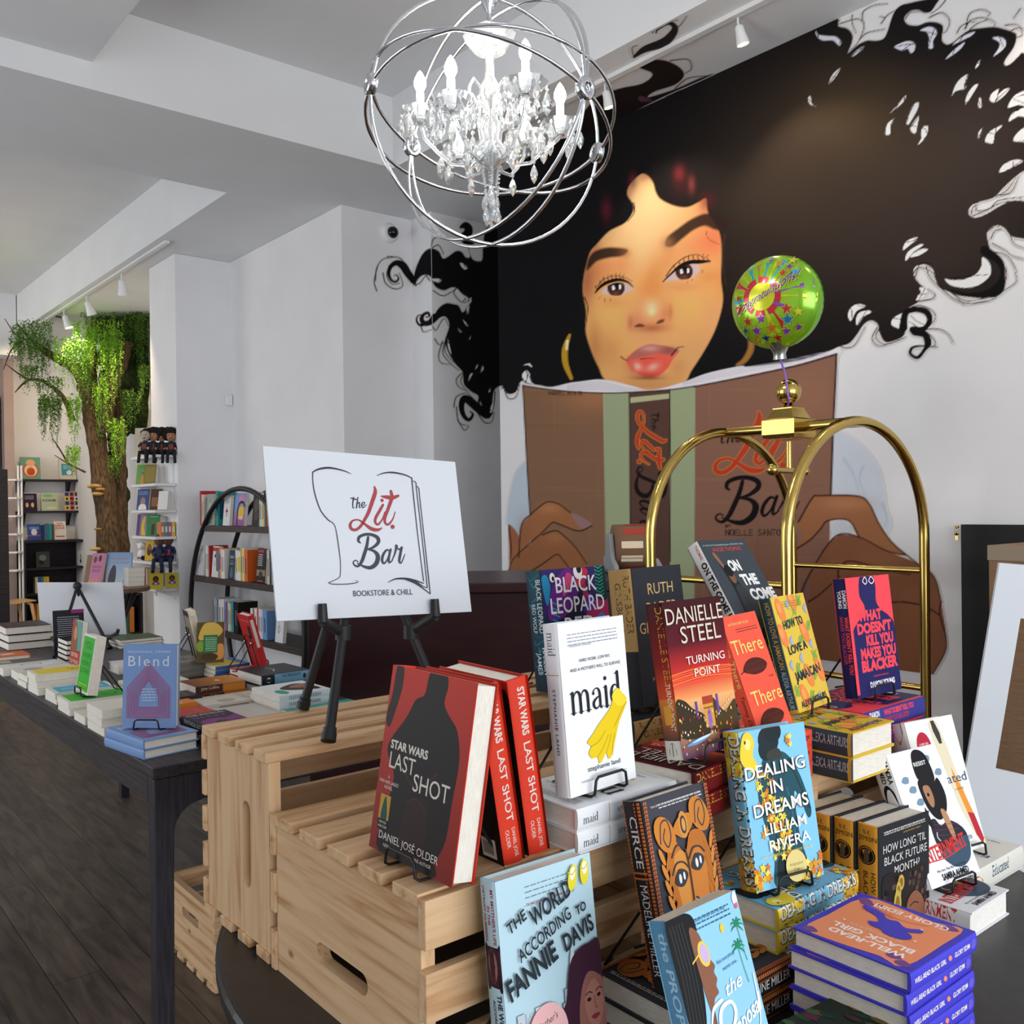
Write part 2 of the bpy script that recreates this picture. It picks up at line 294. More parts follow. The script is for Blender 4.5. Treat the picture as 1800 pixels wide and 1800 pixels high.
    for s in [R1([(95,410),(190,420),(240,480),(290,560)]),R1([(0,600),(10,500),(60,430),(130,420)]),R1([(10,680),(-10,600),(20,480)]),R1([(60,540),(80,620),(150,665),(215,640),(190,540)]),R1([(110,480),(90,560),(130,625),(190,620)]),R1([(440,330),(460,270),(520,245)]),R1([(450,340),(500,320),(540,390)]),R1([(305,630),(350,620),(400,560),(430,600),(400,570)]),R1([(320,640),(310,560),(370,400),(440,350)]),R1([(460,680),(530,720),(600,690),(640,660)]),R1([(640,660),(620,700),(680,770),(740,760)]),R1([(360,960),(380,1005),(440,990)]),R1([(450,960),(480,990),(540,900),(580,960)]),R1([(470,1060),(500,1105),(540,1090)]),R1([(530,1080),(500,1190),(520,1250),(600,1265)]),R1([(545,1090),(535,1180),(600,1260),(660,1310)]),R1([(560,1060),(550,1160),(620,1250)]),R1([(690,1330),(640,1380),(660,1440),(740,1480)]),R1([(700,1335),(675,1400),(720,1470)]),R1([(620,1600),(640,1520),(720,1490),(770,1530)]),R1([(640,1600),(660,1720),(740,1750)]),R1([(650,1700),(700,1780),(735,1760)]),R1([(800,1630),(860,1720),(920,1715),(940,1640)]),R1([(1020,1460),(1050,1530),(1110,1520),(1140,1420)]),R1([(945,1480),(935,1600),(900,1690)]),
              C2([(340,160),(330,190),(480,150),(535,200),(490,330),(420,400)]),C2([(440,120),(440,180),(470,260)]),C2([(520,170),(530,90),(620,40),(720,30)]),C2([(500,310),(560,260),(700,230)]),C2([(670,185),(720,120),(780,80)]),C2([(700,140),(660,130)]),C2([(1050,140),(1150,100),(1210,160),(1190,240),(1150,260)]),C2([(860,150),(900,100),(980,90)]),C2([(1270,260),(1300,210),(1360,180),(1420,170)]),C2([(1340,220),(1370,110),(1460,75),(1530,100),(1510,130)]),C2([(1330,230),(1380,160),(1480,140),(1570,180),(1560,210)]),C2([(1370,235),(1440,180),(1530,150)]),C2([(1650,200),(1740,195),(1800,240)]),C2([(1700,240),(1760,220),(1790,270),(1740,300)]),C2([(1180,0),(1130,60),(1060,110)]),C2([(1770,70),(1720,140)]),
              C3([(170,1555),(230,1570),(300,1540),(380,1400)]),C3([(485,1400),(440,1490),(490,1550),(600,1530),(720,1480)]),C3([(500,1410),(470,1480),(550,1540),(700,1490)]),C3([(740,1250),(830,1215),(940,1260),(965,1330),(890,1410)]),C3([(890,1415),(1000,1415),(1080,1460),(1115,1530)]),C3([(890,1440),(940,1480),(970,1540),(930,1560)]),C3([(830,1180),(940,1160),(960,1120),(900,1080)]),C3([(780,960),(830,900),(940,940),(970,1010)]),C3([(800,980),(840,870),(930,870)]),C3([(890,890),(920,980),(1000,1060),(1100,1110),(1210,1215)]),C3([(1000,1060),(1120,1160),(1250,1200),(1430,1170),(1510,1110),(1640,1020),(1630,940)]),C3([(1100,1110),(1230,1180),(1400,1150)]),C3([(1440,700),(1550,760),(1600,800),(1705,830)]),C3([(1440,770),(1560,800),(1630,900),(1640,940)]),C3([(1550,900),(1560,980),(1510,1110)]),C3([(1400,600),(1460,560),(1500,560)]),C3([(1430,660),(1460,600),(1520,580)]),C3([(1590,620),(1620,700),(1705,740)]),C3([(1300,390),(1320,430),(1420,410),(1500,340),(1705,315)]),C3([(1265,460),(1280,400),(1330,370)]),C3([(1280,470),(1400,420),(1520,360),(1705,345)]),C3([(1470,310),(1560,260),(1640,150)]),C3([(1500,300),(1600,270),(1660,140)])]:
        p.stroke(s, INK, 2.0, 1.1, .7)
    # ------------------------------------------------------------ the face
    face = FC([(700,262),(722,190),(800,115),(850,128),(890,180),(910,250),(950,305),(1050,352),(1150,362),(1240,322),(1290,300),(1302,400),(1385,545),(1405,700),(1400,900),(1415,1040),(1400,1150),(1350,1300),(1270,1450),(1180,1590),(1110,1690),(870,1755),(560,1680),(480,1560),(420,1420),(385,1290),(390,1150),(365,1000),(370,900),(390,800),(420,700),(470,640),(560,545),(680,482),(740,402),(745,340)])
    q = Paint(p.u, p.v); q.fill(face, (219,164,100), 2.2); fm = q.a
    p._mix(np.arange(len(p.u)), fm, lin((219,164,100)))
    def bl(x, y, rx, ry, c, a, rot=0): p.blob(940+x/4.286, 280+y/4.286, rx/4.286, ry/4.286, c, a, rot, fm)
    bl(800,420,330,330,(220,180,134),.9); bl(820,650,150,260,(224,182,126),.8); bl(1250,640,200,130,(226,134,86),.85,-.4); bl(1360,600,110,160,(205,96,66),.6); bl(1330,420,110,90,(206,120,84),.6)
    bl(480,850,150,170,(196,112,70),.65); bl(390,960,70,240,(150,74,54),.75); bl(660,800,90,90,(214,130,80),.6); bl(990,760,90,150,(206,132,76),.6,.3); bl(870,1000,110,180,(213,126,62),.75)
    bl(900,880,60,140,(206,132,72),.5); bl(560,1200,190,180,(226,172,98),.8); bl(1180,1130,220,190,(228,168,96),.85); bl(1340,1150,90,260,(214,152,104),.7); bl(1200,1420,160,180,(206,150,100),.7); bl(560,1450,110,160,(196,134,80),.7); bl(450,1400,60,200,(168,104,62),.6)
    bl(860,1330,150,70,(214,148,104),.6); bl(860,1700,260,70,(186,128,80),.75); bl(1330,1000,80,100,(226,158,90),.7); bl(1390,900,40,180,(220,140,82),.6); bl(720,1560,70,60,(184,120,74),.5); bl(1080,1570,70,80,(190,124,80),.5)
    bl(1310,880,90,60,(196,120,60),.5); bl(600,1080,130,50,(206,140,88),.6); bl(1120,960,150,50,(204,130,90),.55)
    bl(1290,340,60,60,(196,70,60),.5); bl(450,660,50,60,(150,60,50),.5); bl(700,250,40,100,(140,60,50),.5); bl(840,130,60,40,(150,80,64),.5)
    # nose
    bl(860,1180,130,110,(226,150,100),.9); bl(760,1220,70,70,(206,128,94),.8); bl(980,1160,60,80,(206,126,88),.8); bl(880,1120,55,60,(240,196,146),.9); bl(880,1150,26,26,(250,216,160),.7); bl(880,1270,120,34,(164,90,58),.8); bl(720,1230,20,50,(170,96,64),.6); bl(1022,1150,18,60,(180,104,66),.6)
    F = lambda pts, c, s=1., a=1.: p.fill(FC(pts), c, s, a)
    S = lambda pts, c, w, w1=None, s=.8, a=1.: p.stroke(FC(pts), c, w/4.286, None if w1 is None else w1/4.286, s, a)
    F([(750,1262),(775,1242),(805,1240),(830,1258),(790,1264)],(70,30,24),1.6,.85); F([(915,1232),(940,1210),(975,1205),(970,1226),(930,1240)],(70,30,24),1.6,.85)
    # lips
    F([(690,1510),(770,1432),(855,1396),(935,1400),(1010,1412),(1085,1440),(1045,1500),(1000,1575),(930,1632),(850,1642),(765,1612),(712,1562)],(222,92,76),2.)
    F([(692,1508),(770,1434),(855,1398),(935,1402),(1010,1414),(1085,1440),(1020,1468),(930,1462),(860,1478),(780,1500)],(166,98,88),2.2,.95)
    bl(870,1425,70,24,(206,150,140),.8); bl(1010,1440,60,30,(130,66,60),.6); bl(860,1540,120,40,(232,84,68),.7); bl(770,1560,34,26,(250,190,170),.8,.4); bl(890,1565,46,26,(252,170,150),.8,-.4); bl(850,1625,110,22,(176,66,60),.7); bl(735,1560,26,50,(180,86,76),.6)
    S([(800,1505),(850,1500),(900,1500)],(110,30,30),8,3); S([(650,1488),(675,1508),(705,1516)],(64,32,34),10,5); S([(1030,1478),(1060,1440),(1080,1418),(1125,1412)],(56,30,34),12,5); bl(850,1648,110,14,(90,44,40),.7)
    # brows
    F([(388,835),(402,755),(440,700),(520,668),(610,664),(700,682),(660,728),(560,742),(470,768),(415,820)],(36,24,22),3.,.96); bl(680,705,50,40,(140,84,54),.5)
    F([(985,650),(1000,585),(1080,520),(1180,450),(1290,408),(1400,428),(1470,480),(1420,535),(1350,528),(1280,502),(1200,532),(1120,592),(1040,655)],(44,29,24),3.,.96); bl(1000,630,50,50,(160,108,74),.6)
    # left eye, right eye
    for ex, ey, alm, lid, lash in ((612,968,[(500,1005),(545,955),(620,928),(690,940),(745,968),(705,1000),(640,1026),(560,1022)],[(455,1005,10),(500,955,22),(560,922,26),(630,908,24),(700,925,16),(740,962,7)],[(470,985),(505,955),(530,930),(560,915),(590,905),(620,900),(650,902),(675,910)]),
                                  (1125,845,[(975,915),(1040,855),(1110,800),(1180,785),(1240,800),(1235,850),(1180,895),(1090,908)],[(966,922,8),(1030,860,14),(1100,800,22),(1170,775,30),(1240,772,30),(1320,768,12)],[(1060,830),(1100,800),(1135,782),(1170,770),(1205,762),(1240,760),(1275,758),(1310,762)])):
        F(alm, (196,172,170), 1.); ang = np.linspace(0, 6.283, 14)[:-1]
        q = Paint(p.u, p.v); q.fill(FC(alm), INK, 1.); em = q.a
        def eb(x, y, r, c, a): p.blob(940+x/4.286, 280+y/4.286, r/4.286, r/4.286, c, a, 0, em)
        q = Paint(p.u, p.v); q.fill([(940+(ex+66*math.cos(t))/4.286, 280+(ey+66*math.sin(t))/4.286) for t in ang], INK, 1.); im = q.a*em
        p._mix(np.arange(len(im)), im, lin((62,34,28)))
        q = Paint(p.u, p.v); q.fill([(940+(ex+34*math.cos(t))/4.286, 280+(ey-6+34*math.sin(t))/4.286) for t in ang], INK, 1.); p._mix(np.arange(len(im)), q.a*em, lin((14,10,10)))
        eb(ex, ey+44, 26, (110,66,54), .7)
        F([(ex-32,ey-10),(ex-14,ey-16),(ex-8,ey+12),(ex-26,ey+16)],(228,220,222),.7); F([(ex+22,ey-22),(ex+40,ey-18),(ex+38,ey+6),(ex+24,ey+10)],(236,230,232),.7)
        p.stroke(FC(lid), (20,14,14), soft=.7)
        for k, (lx, ly) in enumerate(lash): S([(lx,ly),(lx-12,ly-22),(lx-16+k*2,ly-44)],(24,16,16),8,3,.6)
    S([(470,960),(520,905),(600,878),(680,890),(735,922)],(50,30,24),7,4); S([(990,880),(1040,810),(1120,745),(1210,718),(1285,742)],(50,30,24),9,5)
    for x, y in ((490,1050),(530,1066),(570,1070),(1150,935),(1185,920),(1265,850)): S([(x,y-14),(x-4,y+8)],(70,40,32),6,2,.6,.8)
    # hair over the brow, red lights in it
    for x, y, rx, ry, c, a in [(1090,110,40,60,(120,42,44),.8),(1180,190,26,60,(130,60,54),.7),(540,380,36,80,(90,26,40),.7),(740,170,30,60,(110,40,50),.6),(1300,310,60,60,(84,30,36),.6),(1100,200,60,80,(60,24,28),.6)]:
        p.blob(940+x/4.286, 280+y/4.286, rx/4.286, ry/4.286, c, a, 0, hm)
    S([(745,330),(750,400),(700,470)],INK,10,4); S([(1430,560),(1420,760),(1440,960)],(70,40,30),10,4); S([(375,1040),(400,1120),(385,1260)],INK,10,4); S([(1290,540),(1310,600),(1390,640)],(60,34,28),4,2)
    # hoop earrings
    p.stroke(FC([(262,1325,20),(228,1430,44),(232,1540,42),(275,1650,26)]), (176,136,38), soft=1.); p.stroke(FC([(245,1370,20),(240,1430,16)]), (250,226,170), soft=1.); p.stroke(BA([(395,1090,60),(400,1220,70),(330,1350,60),(240,1410,30)]), (150,104,50), soft=2.)
    # ------------------------------------------------------------ sleeves and the book
    B = lambda pts, c, s=1.2, a=1., sm=True: p.fill(B4(pts), c, s, a, sm=sm)
    D = lambda pts, c, s=1.2, a=1., sm=True: p.fill(C5(pts), c, s, a, sm=sm)
    B([(190,780),(110,860),(70,1000),(45,1180),(52,1240),(130,1325),(215,1190),(215,900)],(176,188,198),2.); B([(60,1240),(130,1320),(130,1460),(70,1640),(60,1400)],(146,92,68)); 
    D([(800,470),(900,480),(1000,560),(1060,650),(1085,750),(1100,860),(1125,910),(1100,965),(1040,890),(960,810),(800,790)],(190,196,206),2.)
    for s in ([(880,600),(930,680),(960,780)],[(980,640),(960,700),(985,780)],[(1080,830),(1100,900),(1090,950)]): p.stroke(C5(s), (160,172,190), 5, 2, 2.5, .6)
    pg = B4([(160,240),(230,252),(330,262),(400,246),(500,222),(620,200),(720,192),(830,208),(950,240),(1085,268)]) + FC([(1100,1685),(1300,1612),(1550,1558)]) + C5([(400,130),(640,100),(800,52),(852,32),(845,75),(640,125),(400,178),(120,235),(0,250)])+B4([(1085,290),(930,300),(740,296),(500,280),(300,272)])
    p.fill(pg, (212,208,214), 1.2)
    for k in range(4): p.stroke(B4([(480,236+k*10),(700,214+k*16),(900,250+k*9),(1070,276+k*3)]), (170,160,172), 1.2, 1., .7, .6); p.stroke(C5([(60,225-k*6),(300,172-k*9),(560,120-k*6),(800,66-k*5)]), (170,166,180), 1.2, 1., .7, .6)
    br = (124,92,70)
    B([(160,236),(330,262),(540,282),(740,290),(740,300),(760,1500),(770,2500),(240,2500),(212,1180),(190,800),(172,500)],br,1.2,1.,False)
    D([(115,232),(400,176),(640,124),(800,78),(843,66),(838,200),(826,450),(812,800),(800,1400),(800,1900),(115,1900)],(128,92,76),1.2,1.,False)
    cm = np.zeros(len(p.u)); q = Paint(p.u, p.v); q.fill(B4([(160,236),(330,262),(540,282),(740,290),(740,300),(760,1500),(770,2500),(240,2500),(212,1180),(190,800),(172,500)]), INK, 1.2, 1., sm=False); q.fill(C5([(115,232),(400,176),(640,124),(800,78),(843,66),(838,200),(826,450),(812,800),(800,1400),(800,1900),(115,1900)]), INK, 1.2, 1., sm=False); cm = q.a
    for k in range(90):      # woven grain of the painted cloth
        x = rnd.uniform(925, 1465); y = rnd.uniform(660, 1180); h = rnd.random() < .5
        p.blob(x, y, 40 if h else 1.6, 1.6 if h else 40, (150,112,84) if rnd.random() < .5 else (104,76,58), .22, 0, cm)
    p.blob(1040, 700, 50, 26, (166,112,74), .6, 0, cm); p.blob(1420, 700, 60, 50, (150,104,80), .5, 0, cm)
    gr = (146,156,122)
    B([(740,290),(925,286),(935,1400),(938,2500),(772,2500),(755,1400)],gr,1.1,1.,False); B([(925,286),(1216,266),(1218,1400),(1218,2500),(938,2500)],(84,60,52),1.1,1.,False); B([(1216,264),(1400,240),(1394,1400),(1394,2500),(1218,2500)],gr,1.1,1.,False)
    B([(932,322),(1210,294),(1210,330),(932,362)],(168,172,132),1.,1.,False)
    for s in ([(160,236),(330,262),(540,282),(740,290),(925,286),(1216,266),(1400,240)],[(160,236),(175,500),(190,800),(212,1180)],[(925,286),(930,700),(936,1500)],[(1216,266),(1218,700),(1218,1500)]): p.stroke(B4(s), (48,34,32), 2.2, 2.2, .8)
    p.stroke(C5([(115,232),(400,176),(640,124),(800,78),(843,66)]), (60,40,40), 3, 4, 1.); p.stroke(C5([(843,66),(838,200),(826,450),(814,800)]), (44,32,32), 3.5, 3.5, 1.)
    # lettering on the spine and the cover
    for m, LG in ((lambda S: [(1171-(y-1022)*.167, 725+(x-146)*.293, w*.225) for x, y, w in S], LOGO[:11]), (lambda S: [(1172-(y-1352)*.225, 818+(x-156)*.297, w*.26) for x, y, w in S], LOGO[11:]), (logo_map(.40, -.02, -.03, .34, 1332, 822), LOGO)):
        for ink, st in LG:
            P = m(st)
            if ink == 'r': p.stroke([(x, y, w*1.12+2.6) for x, y, w in P], (188,120,52), soft=.8)
        for ink, st in LG:
            P = [(x, y, w*1.12) for x, y, w in m(st)]
            p.stroke(P, (176,58,38) if ink == 'r' else (22,18,20), soft=.7)
    def vec(s, x, y, h, w, c, lw):      # simple capital letters
        G = {'N':[[(0,1),(0,0),(1,1),(1,0)]],'O':[[(.5,0),(0,.2),(0,.8),(.5,1),(1,.8),(1,.2),(.5,0)]],'E':[[(1,0),(0,0),(0,1),(1,1)],[(0,.5),(.8,.5)]],'L':[[(0,0),(0,1),(1,1)]],'S':[[(1,.1),(.5,0),(0,.25),(1,.75),(.5,1),(0,.9)]],'A':[[(0,1),(.5,0),(1,1)],[(.2,.6),(.8,.6)]],'T':[[(0,0),(1,0)],[(.5,0),(.5,1)]],'B':[[(0,0),(0,1),(1,.75),(0,.5),(1,.25),(0,0)]],'Y':[[(0,0),(.5,.5),(1,0)],[(.5,.5),(.5,1)]],'D':[[(0,0),(0,1),(1,.7),(1,.3),(0,0)]],'R':[[(0,1),(0,0),(1,.25),(0,.5),(1,1)]],'I':[[(.5,0),(.5,1)]],'_':[[(0,1),(1,1)]],'@':[[(1,.6),(.5,.3),(.5,.7),(1,.5),(.5,0),(0,.5),(.5,1)]]}
        for ch in s:
            for L in G.get(ch, []):
                pts = np.array([(x+a*w*.7, y+b*h) for a, b in L])
                for a, b in zip(pts[:-1], pts[1:]): p.stroke([a, (a+b)/2, b], c, lw, lw, .6, n=2)
            x += w
    vec('@ANDRE_TRENIER', 964, 688, 6, 4.4, (78,52,40), 1.1); vec('BY', 1276, 922, 5, 5, (50,36,34), 1.2); vec('NOELLE', 1276, 931, 10, 8.2, (44,34,34), 1.5); vec('SANTOS', 1333, 931, 10, 8.2, (44,34,34), 1.5)
    # ------------------------------------------------------------ hands, skin darkened for the weaker light low on the wall
    sk = (148,98,64)
    B([(60,1640),(90,1470),(130,1330),(150,1240),(220,1160),(300,1092),(350,1072),(420,1090),(500,1150),(600,1200),(655,1245),(600,1266),(560,1282),(500,1272),(430,1236),(372,1222),(300,1292),(200,1380),(140,1640)],sk)
    B([(510,1152),(600,1192),(655,1240),(590,1262),(540,1222)],(140,108,108))
    B([(60,1560),(90,1480),(200,1385),(330,1292),(390,1282),(450,1312),(540,1402),(620,1520),(660,2400),(120,2400),(55,1640)],(138,90,60))
    p.blob(*B4([(350,1120)])[0], 18, 10, (178,122,80), .6); p.blob(*B4([(390,1330)])[0], 22, 12, (166,112,74), .5); p.blob(*B4([(170,1300)])[0], 14, 30, (140,88,60), .5)
    for s in ([(130,1470),(150,1240),(220,1160),(300,1092),(350,1072),(420,1090),(500,1150)],[(655,1245),(560,1282),(430,1236),(372,1222),(300,1292),(200,1380),(80,1500),(60,1640)],[(300,1310),(390,1280),(450,1312),(540,1402),(620,1520)],[(190,1590),(300,1520),(400,1452),(440,1480),(500,1560)],[(60,1240),(75,1400),(70,1480)]): p.stroke(B4(s), (58,34,30), 2.6, 2., .9)
    hd = (126,82,58)
    D([(660,1290),(680,1240),(750,1120),(820,1010),(860,985),(960,1000),(1100,1070),(1250,1130),(1340,1200),(1378,1330),(1405,1540),(1370,1640),(1290,1760),(1230,1900),(700,1900),(690,1500)],hd)
    D([(592,1085),(598,1005),(650,920),(720,800),(762,788),(950,790),(1010,830),(1060,930),(1130,1030),(1200,1090),(1100,1072),(960,1002),(905,915),(800,915),(760,960),(700,1020),(640,1055)],(148,98,66))
    D([(588,1075),(600,1005),(640,960),(670,985),(640,1050)],(130,98,92)); D([(662,1290),(672,1225),(700,1215),(715,1250),(700,1310)],(120,84,78))
    D([(828,925),(890,920),(915,985),(862,985),(828,1002)],(190,194,202),1.)
    p.blob(*C5([(900,830)])[0], 40, 12, (178,124,86), .6); p.blob(*C5([(1040,1120)])[0], 50, 20, (148,98,68), .5); p.blob(*C5([(1250,1400)])[0], 40, 60, (142,92,64), .5); p.blob(*C5([(1000,1350)])[0], 50, 40, (112,70,52), .6); p.blob(*C5([(1100,1600)])[0], 60, 40, (122,76,54), .5)
    for s in ([(650,920),(720,800),(762,788),(950,790),(1010,830),(1060,930),(1130,1030),(1250,1130),(1340,1200),(1378,1330)],[(1378,1330),(1370,1390),(1400,1500),(1400,1580),(1340,1690),(1280,1770)],[(592,1085),(700,1020),(760,960),(800,915),(905,915),(960,1002)],[(662,1290),(700,1200),(790,1050),(860,985),(960,1000),(1100,1070),(1200,1092)],[(850,1200),(860,1150),(910,1122),(1000,1140),(1100,1170),(1220,1190)],[(700,1330),(760,1290),(860,1200)],[(1180,1330),(1290,1350),(1372,1400)],[(980,1300),(1080,1330),(1180,1330)]): p.stroke(C5(s), (58,34,30), 3.2, 2.4, 1.)

def mural_soffit(p):
    M = TR(1000, 0, 2.25)
    p.fill(M([(-400,760),(-60,560),(60,440),(110,385),(200,350),(290,330),(330,292),(270,262),(320,238),(385,240),(440,268),(455,300),(420,335),(340,362),(316,384),(420,352),(520,308),(560,300),(300,420),(0,600),(-300,760)]), (36,28,26), 1.2)
    p.stroke(M([(258,225,10),(300,195,26),(380,165,36),(420,115,26),(395,92,14),(352,116,8),(345,130,6)]), (36,32,32), soft=.8)
    for s in ([(258,225),(250,190),(270,180)],[(400,130),(440,100),(465,65)],[(330,130),(360,95),(430,80)],[(400,240),(470,235),(485,270),(460,290)],[(420,350),(470,310),(545,300)]): p.stroke(M(s), (40,36,36), 2, 1.2, .7)
    p.fill(M([(275,385),(290,380),(330,398),(285,402)]), (90,60,74), 1.)
# ---------------------------------------------------------------- the room
m = mat('plank_floor', rough=.42, spec=.4); N, L, b = nodes(m)
geo = N.new('ShaderNodeNewGeometry'); mp = N.new('ShaderNodeMapping'); mp.inputs['Rotation'].default_value = (0, 0, math.pi/2); mp.inputs['Location'].default_value = (.34, .0, 0)
br = N.new('ShaderNodeTexBrick'); br.offset = .37; br.inputs['Scale'].default_value = 1; br.inputs['Brick Width'].default_value = .915; br.inputs['Row Height'].default_value = .1425; br.inputs['Mortar Size'].default_value = .0018; br.inputs['Mortar Smooth'].default_value = .1; br.inputs['Bias'].default_value = 0
br.inputs['Color1'].default_value = (0, 0, 0, 1); br.inputs['Color2'].default_value = (1, 1, 1, 1); br.inputs['Mortar'].default_value = (.5, .5, .5, 1)
mp2 = N.new('ShaderNodeMapping'); mp2.inputs['Scale'].default_value = (9, 1.2, 1)
nz = N.new('ShaderNodeTexNoise'); nz.inputs['Scale'].default_value = 3.2; nz.inputs['Detail'].default_value = 8; nz.inputs['Distortion'].default_value = .7
rp = N.new('ShaderNodeValToRGB'); rp.color_ramp.elements[0].position = .3; rp.color_ramp.elements[0].color = srgb('#3c332e'); rp.color_ramp.elements[1].position = .72; rp.color_ramp.elements[1].color = srgb('#6a5c51')
mx = N.new('ShaderNodeMix'); mx.data_type = 'RGBA'; mx.blend_type = 'MULTIPLY'; mx.inputs[0].default_value = .35
mo = N.new('ShaderNodeMix'); mo.data_type = 'RGBA'; mo.inputs[7].default_value = srgb('#1d1816')
L.new(geo.outputs['Position'], mp.inputs[0]); L.new(mp.outputs[0], br.inputs['Vector']); L.new(geo.outputs['Position'], mp2.inputs[0]); L.new(mp2.outputs[0], nz.inputs['Vector'])
L.new(nz.outputs['Fac'], rp.inputs[0]); L.new(rp.outputs[0], mx.inputs[6]); L.new(br.outputs['Color'], mx.inputs[7]); L.new(mx.outputs[2], mo.inputs[6]); L.new(br.outputs['Fac'], mo.inputs[0]); L.new(mo.outputs[2], b.inputs['Base Color'])
struct('floor', MB().box(-3.2, 4.6, -4.2, 13.6, -.1, 0), m)
struct('ceiling', MB().box(-3.2, 4.6, -4.2, 13.6, 3.95, 4.05), CEIL)
struct('ceiling_panel', MB().box(-3.0, 1.36, -4.0, 4.845, 3.655, 3.95), CEIL)
struct('ceiling_beam', MB().box(-3.0, 4.6, 4.845, 5.885, 3.52, 3.95), CEIL)
struct('ceiling_soffit_back', MB().box(2.48, 4.4, 5.885, 13.2, 3.522, 3.95), CEIL)
struct('ceiling_soffit_right', MB().box(3.1, 4.6, -4.0, 4.845, 3.52, 3.95), CEIL)
struct('ceiling_header_back', MB().box(-3.0, 2.47, 11.9, 12.2, 3.25, 3.95), CEIL)
struct('wall_right', MB().box(3.66, 3.86, -4.0, 4.53, 0, 3.52), WHITE)
struct('wall_right_alcove', MB().box(3.76, 4.8, 5.4, 5.65, 0, 3.52), WHITE)
struct('wall_right_middle', MB().box(3.19, 4.6, 5.65, 7.53, 0, 3.52), WHITE)
struct('wall_right_pillar', MB().box(2.725, 3.5, 7.53, 8.14, 0, 3.52), WHITE)
struct('wall_right_back', MB().box(3.4, 3.6, 8.14, 13.2, 0, 3.52), WHITE)
struct('wall_back', MB().box(-3.2, 4.6, 13.2, 13.4, 0, 3.95), WHITE)
struct('wall_right_outer', MB().box(4.6, 4.8, -4.0, 5.4, 0, 3.95), WHITE)
struct('wall_left', MB().box(-3.2, -3.0, -4.0, 2.9, 0, 3.95).box(-3.2, -3.0, 7.5, 13.2, 0, 3.95).box(-3.2, -3.0, 2.9, 7.5, 0, .4).box(-3.2, -3.0, 2.9, 7.5, 3.1, 3.95), WHITE)
struct('wall_front', MB().box(-3.2, -1.7, -4.2, -4.0, 0, 3.95).box(3.5, 4.6, -4.2, -4.0, 0, 3.95).box(-1.7, 3.5, -4.2, -4.0, 0, .4).box(-1.7, 3.5, -4.2, -4.0, 3.1, 3.95), WHITE)
FR = mat('window_frame_black', '#222326', .4)
fm = MB(); 
for x in (-1.7, .0, 1.75, 3.44): fm.box(x, x+.06, -4.15, -4.05, .4, 3.1)
fm.box(-1.7, 3.5, -4.15, -4.05, .4, .46).box(-1.7, 3.5, -4.15, -4.05, 3.04, 3.1); struct('window_1', fm, FR)
fm = MB()
for y in (2.9, 4.4, 5.9, 7.44): fm.box(-3.15, -3.05, y, y+.06, .4, 3.1)
fm.box(-3.15, -3.05, 2.9, 7.5, .4, .46).box(-3.15, -3.05, 2.9, 7.5, 3.04, 3.1); struct('window_2', fm, FR)
BASE = mat('baseboard_white', '#dcdcdd', .5)
struct('baseboard_right', MB().box(3.64, 3.66, -4, 4.53, 0, .12), BASE)
struct('baseboard_middle', MB().box(3.17, 3.19, 5.63, 7.53, 0, .12).box(3.17, 3.76, 5.63, 5.65, 0, .12), BASE)
struct('baseboard_pillar', MB().box(2.705, 2.725, 7.51, 8.14, 0, .12).box(2.705, 3.19, 7.51, 7.53, 0, .12), BASE)
struct('wall_back_column', MB().box(2.535, 2.645, 12.95, 13.2, 0, 3.52), noisy('shaded_taupe_wall', '#a8928c', '#b09a94', 3, .7))  # shade on this end of the wall is put into the taupe
struct('door_1', MB().box(1.5, 2.52, 13.1, 13.2, 0, 2.9), mat('black_door', '#26242a', .5))
# ---------------------------------------------------------------- the mural
def grid_mesh(P, painter):
    """P: (n,m,3) wall points -> drop the bare ones, keep the painted quads"""
    n, m_, _ = P.shape; Q = P.reshape(-1, 3)
    d = Q-np.array(CAM); f = d @ np.array(FW); u = 900+FOC*(d @ np.array(RT))/f; v = 900-FOC*(d @ np.array(UP))/f
    p = Paint(u, v); painter(p)
    A = p.a.reshape(n, m_); k = np.maximum(np.maximum(A[:-1, :-1], A[1:, :-1]), np.maximum(A[:-1, 1:], A[1:, 1:])) > .02
    i, j = np.nonzero(k); a = i*m_+j; F = np.c_[a, a+m_, a+m_+1, a+1]
    us, inv = np.unique(F, return_inverse=True); return Q[us], inv.reshape(-1, 4), p.c[us]
def plane_grid(us, vs, f): return np.array([[f(a, b) for b in vs] for a in us])
ALB = 1.2     # paint albedo against the brightness of the photographed wall
pieces = []
ys = [on_x(px, 600, 3.658).y for px in np.arange(884, 2040, 2.)]; ys = [4.53]+[y for y in ys if y < 4.528]
pieces.append(grid_mesh(plane_grid(ys, np.arange(.75, 3.52, .0042).tolist()+[3.5195], lambda a, b: (3.658, a, b)), mural_wall))
xs = np.linspace(3.762, 4.59, 140)
pieces.append(grid_mesh(plane_grid(xs, np.arange(1.6, 3.52, .0075), lambda a, b: (a, 5.398, b)), mural_wall))
pieces.append(grid_mesh(plane_grid(np.linspace(5.4, 5.648, 60), np.arange(2.4, 3.5, .0075), lambda a, b: (3.758, a, b)), mural_wall))
pieces.append(grid_mesh(plane_grid(np.linspace(3.3, 3.758, 100), np.arange(2.6, 3.5, .0075), lambda a, b: (a, 5.648, b)), mural_wall))
pieces.append(grid_mesh(plane_grid(np.linspace(3.11, 3.658, 110), np.linspace(2.2, 4.83, 420), lambda a, b: (a, b, 3.518)), mural_soffit))
vo = 0; V_, F_, C_ = [], [], []
for q, f, c in pieces: V_.append(q); F_.append(f+vo); C_.append(c); vo += len(q)
V_ = np.concatenate(V_); F_ = np.concatenate(F_); C_ = np.clip(np.concatenate(C_)*ALB, 0, .83)
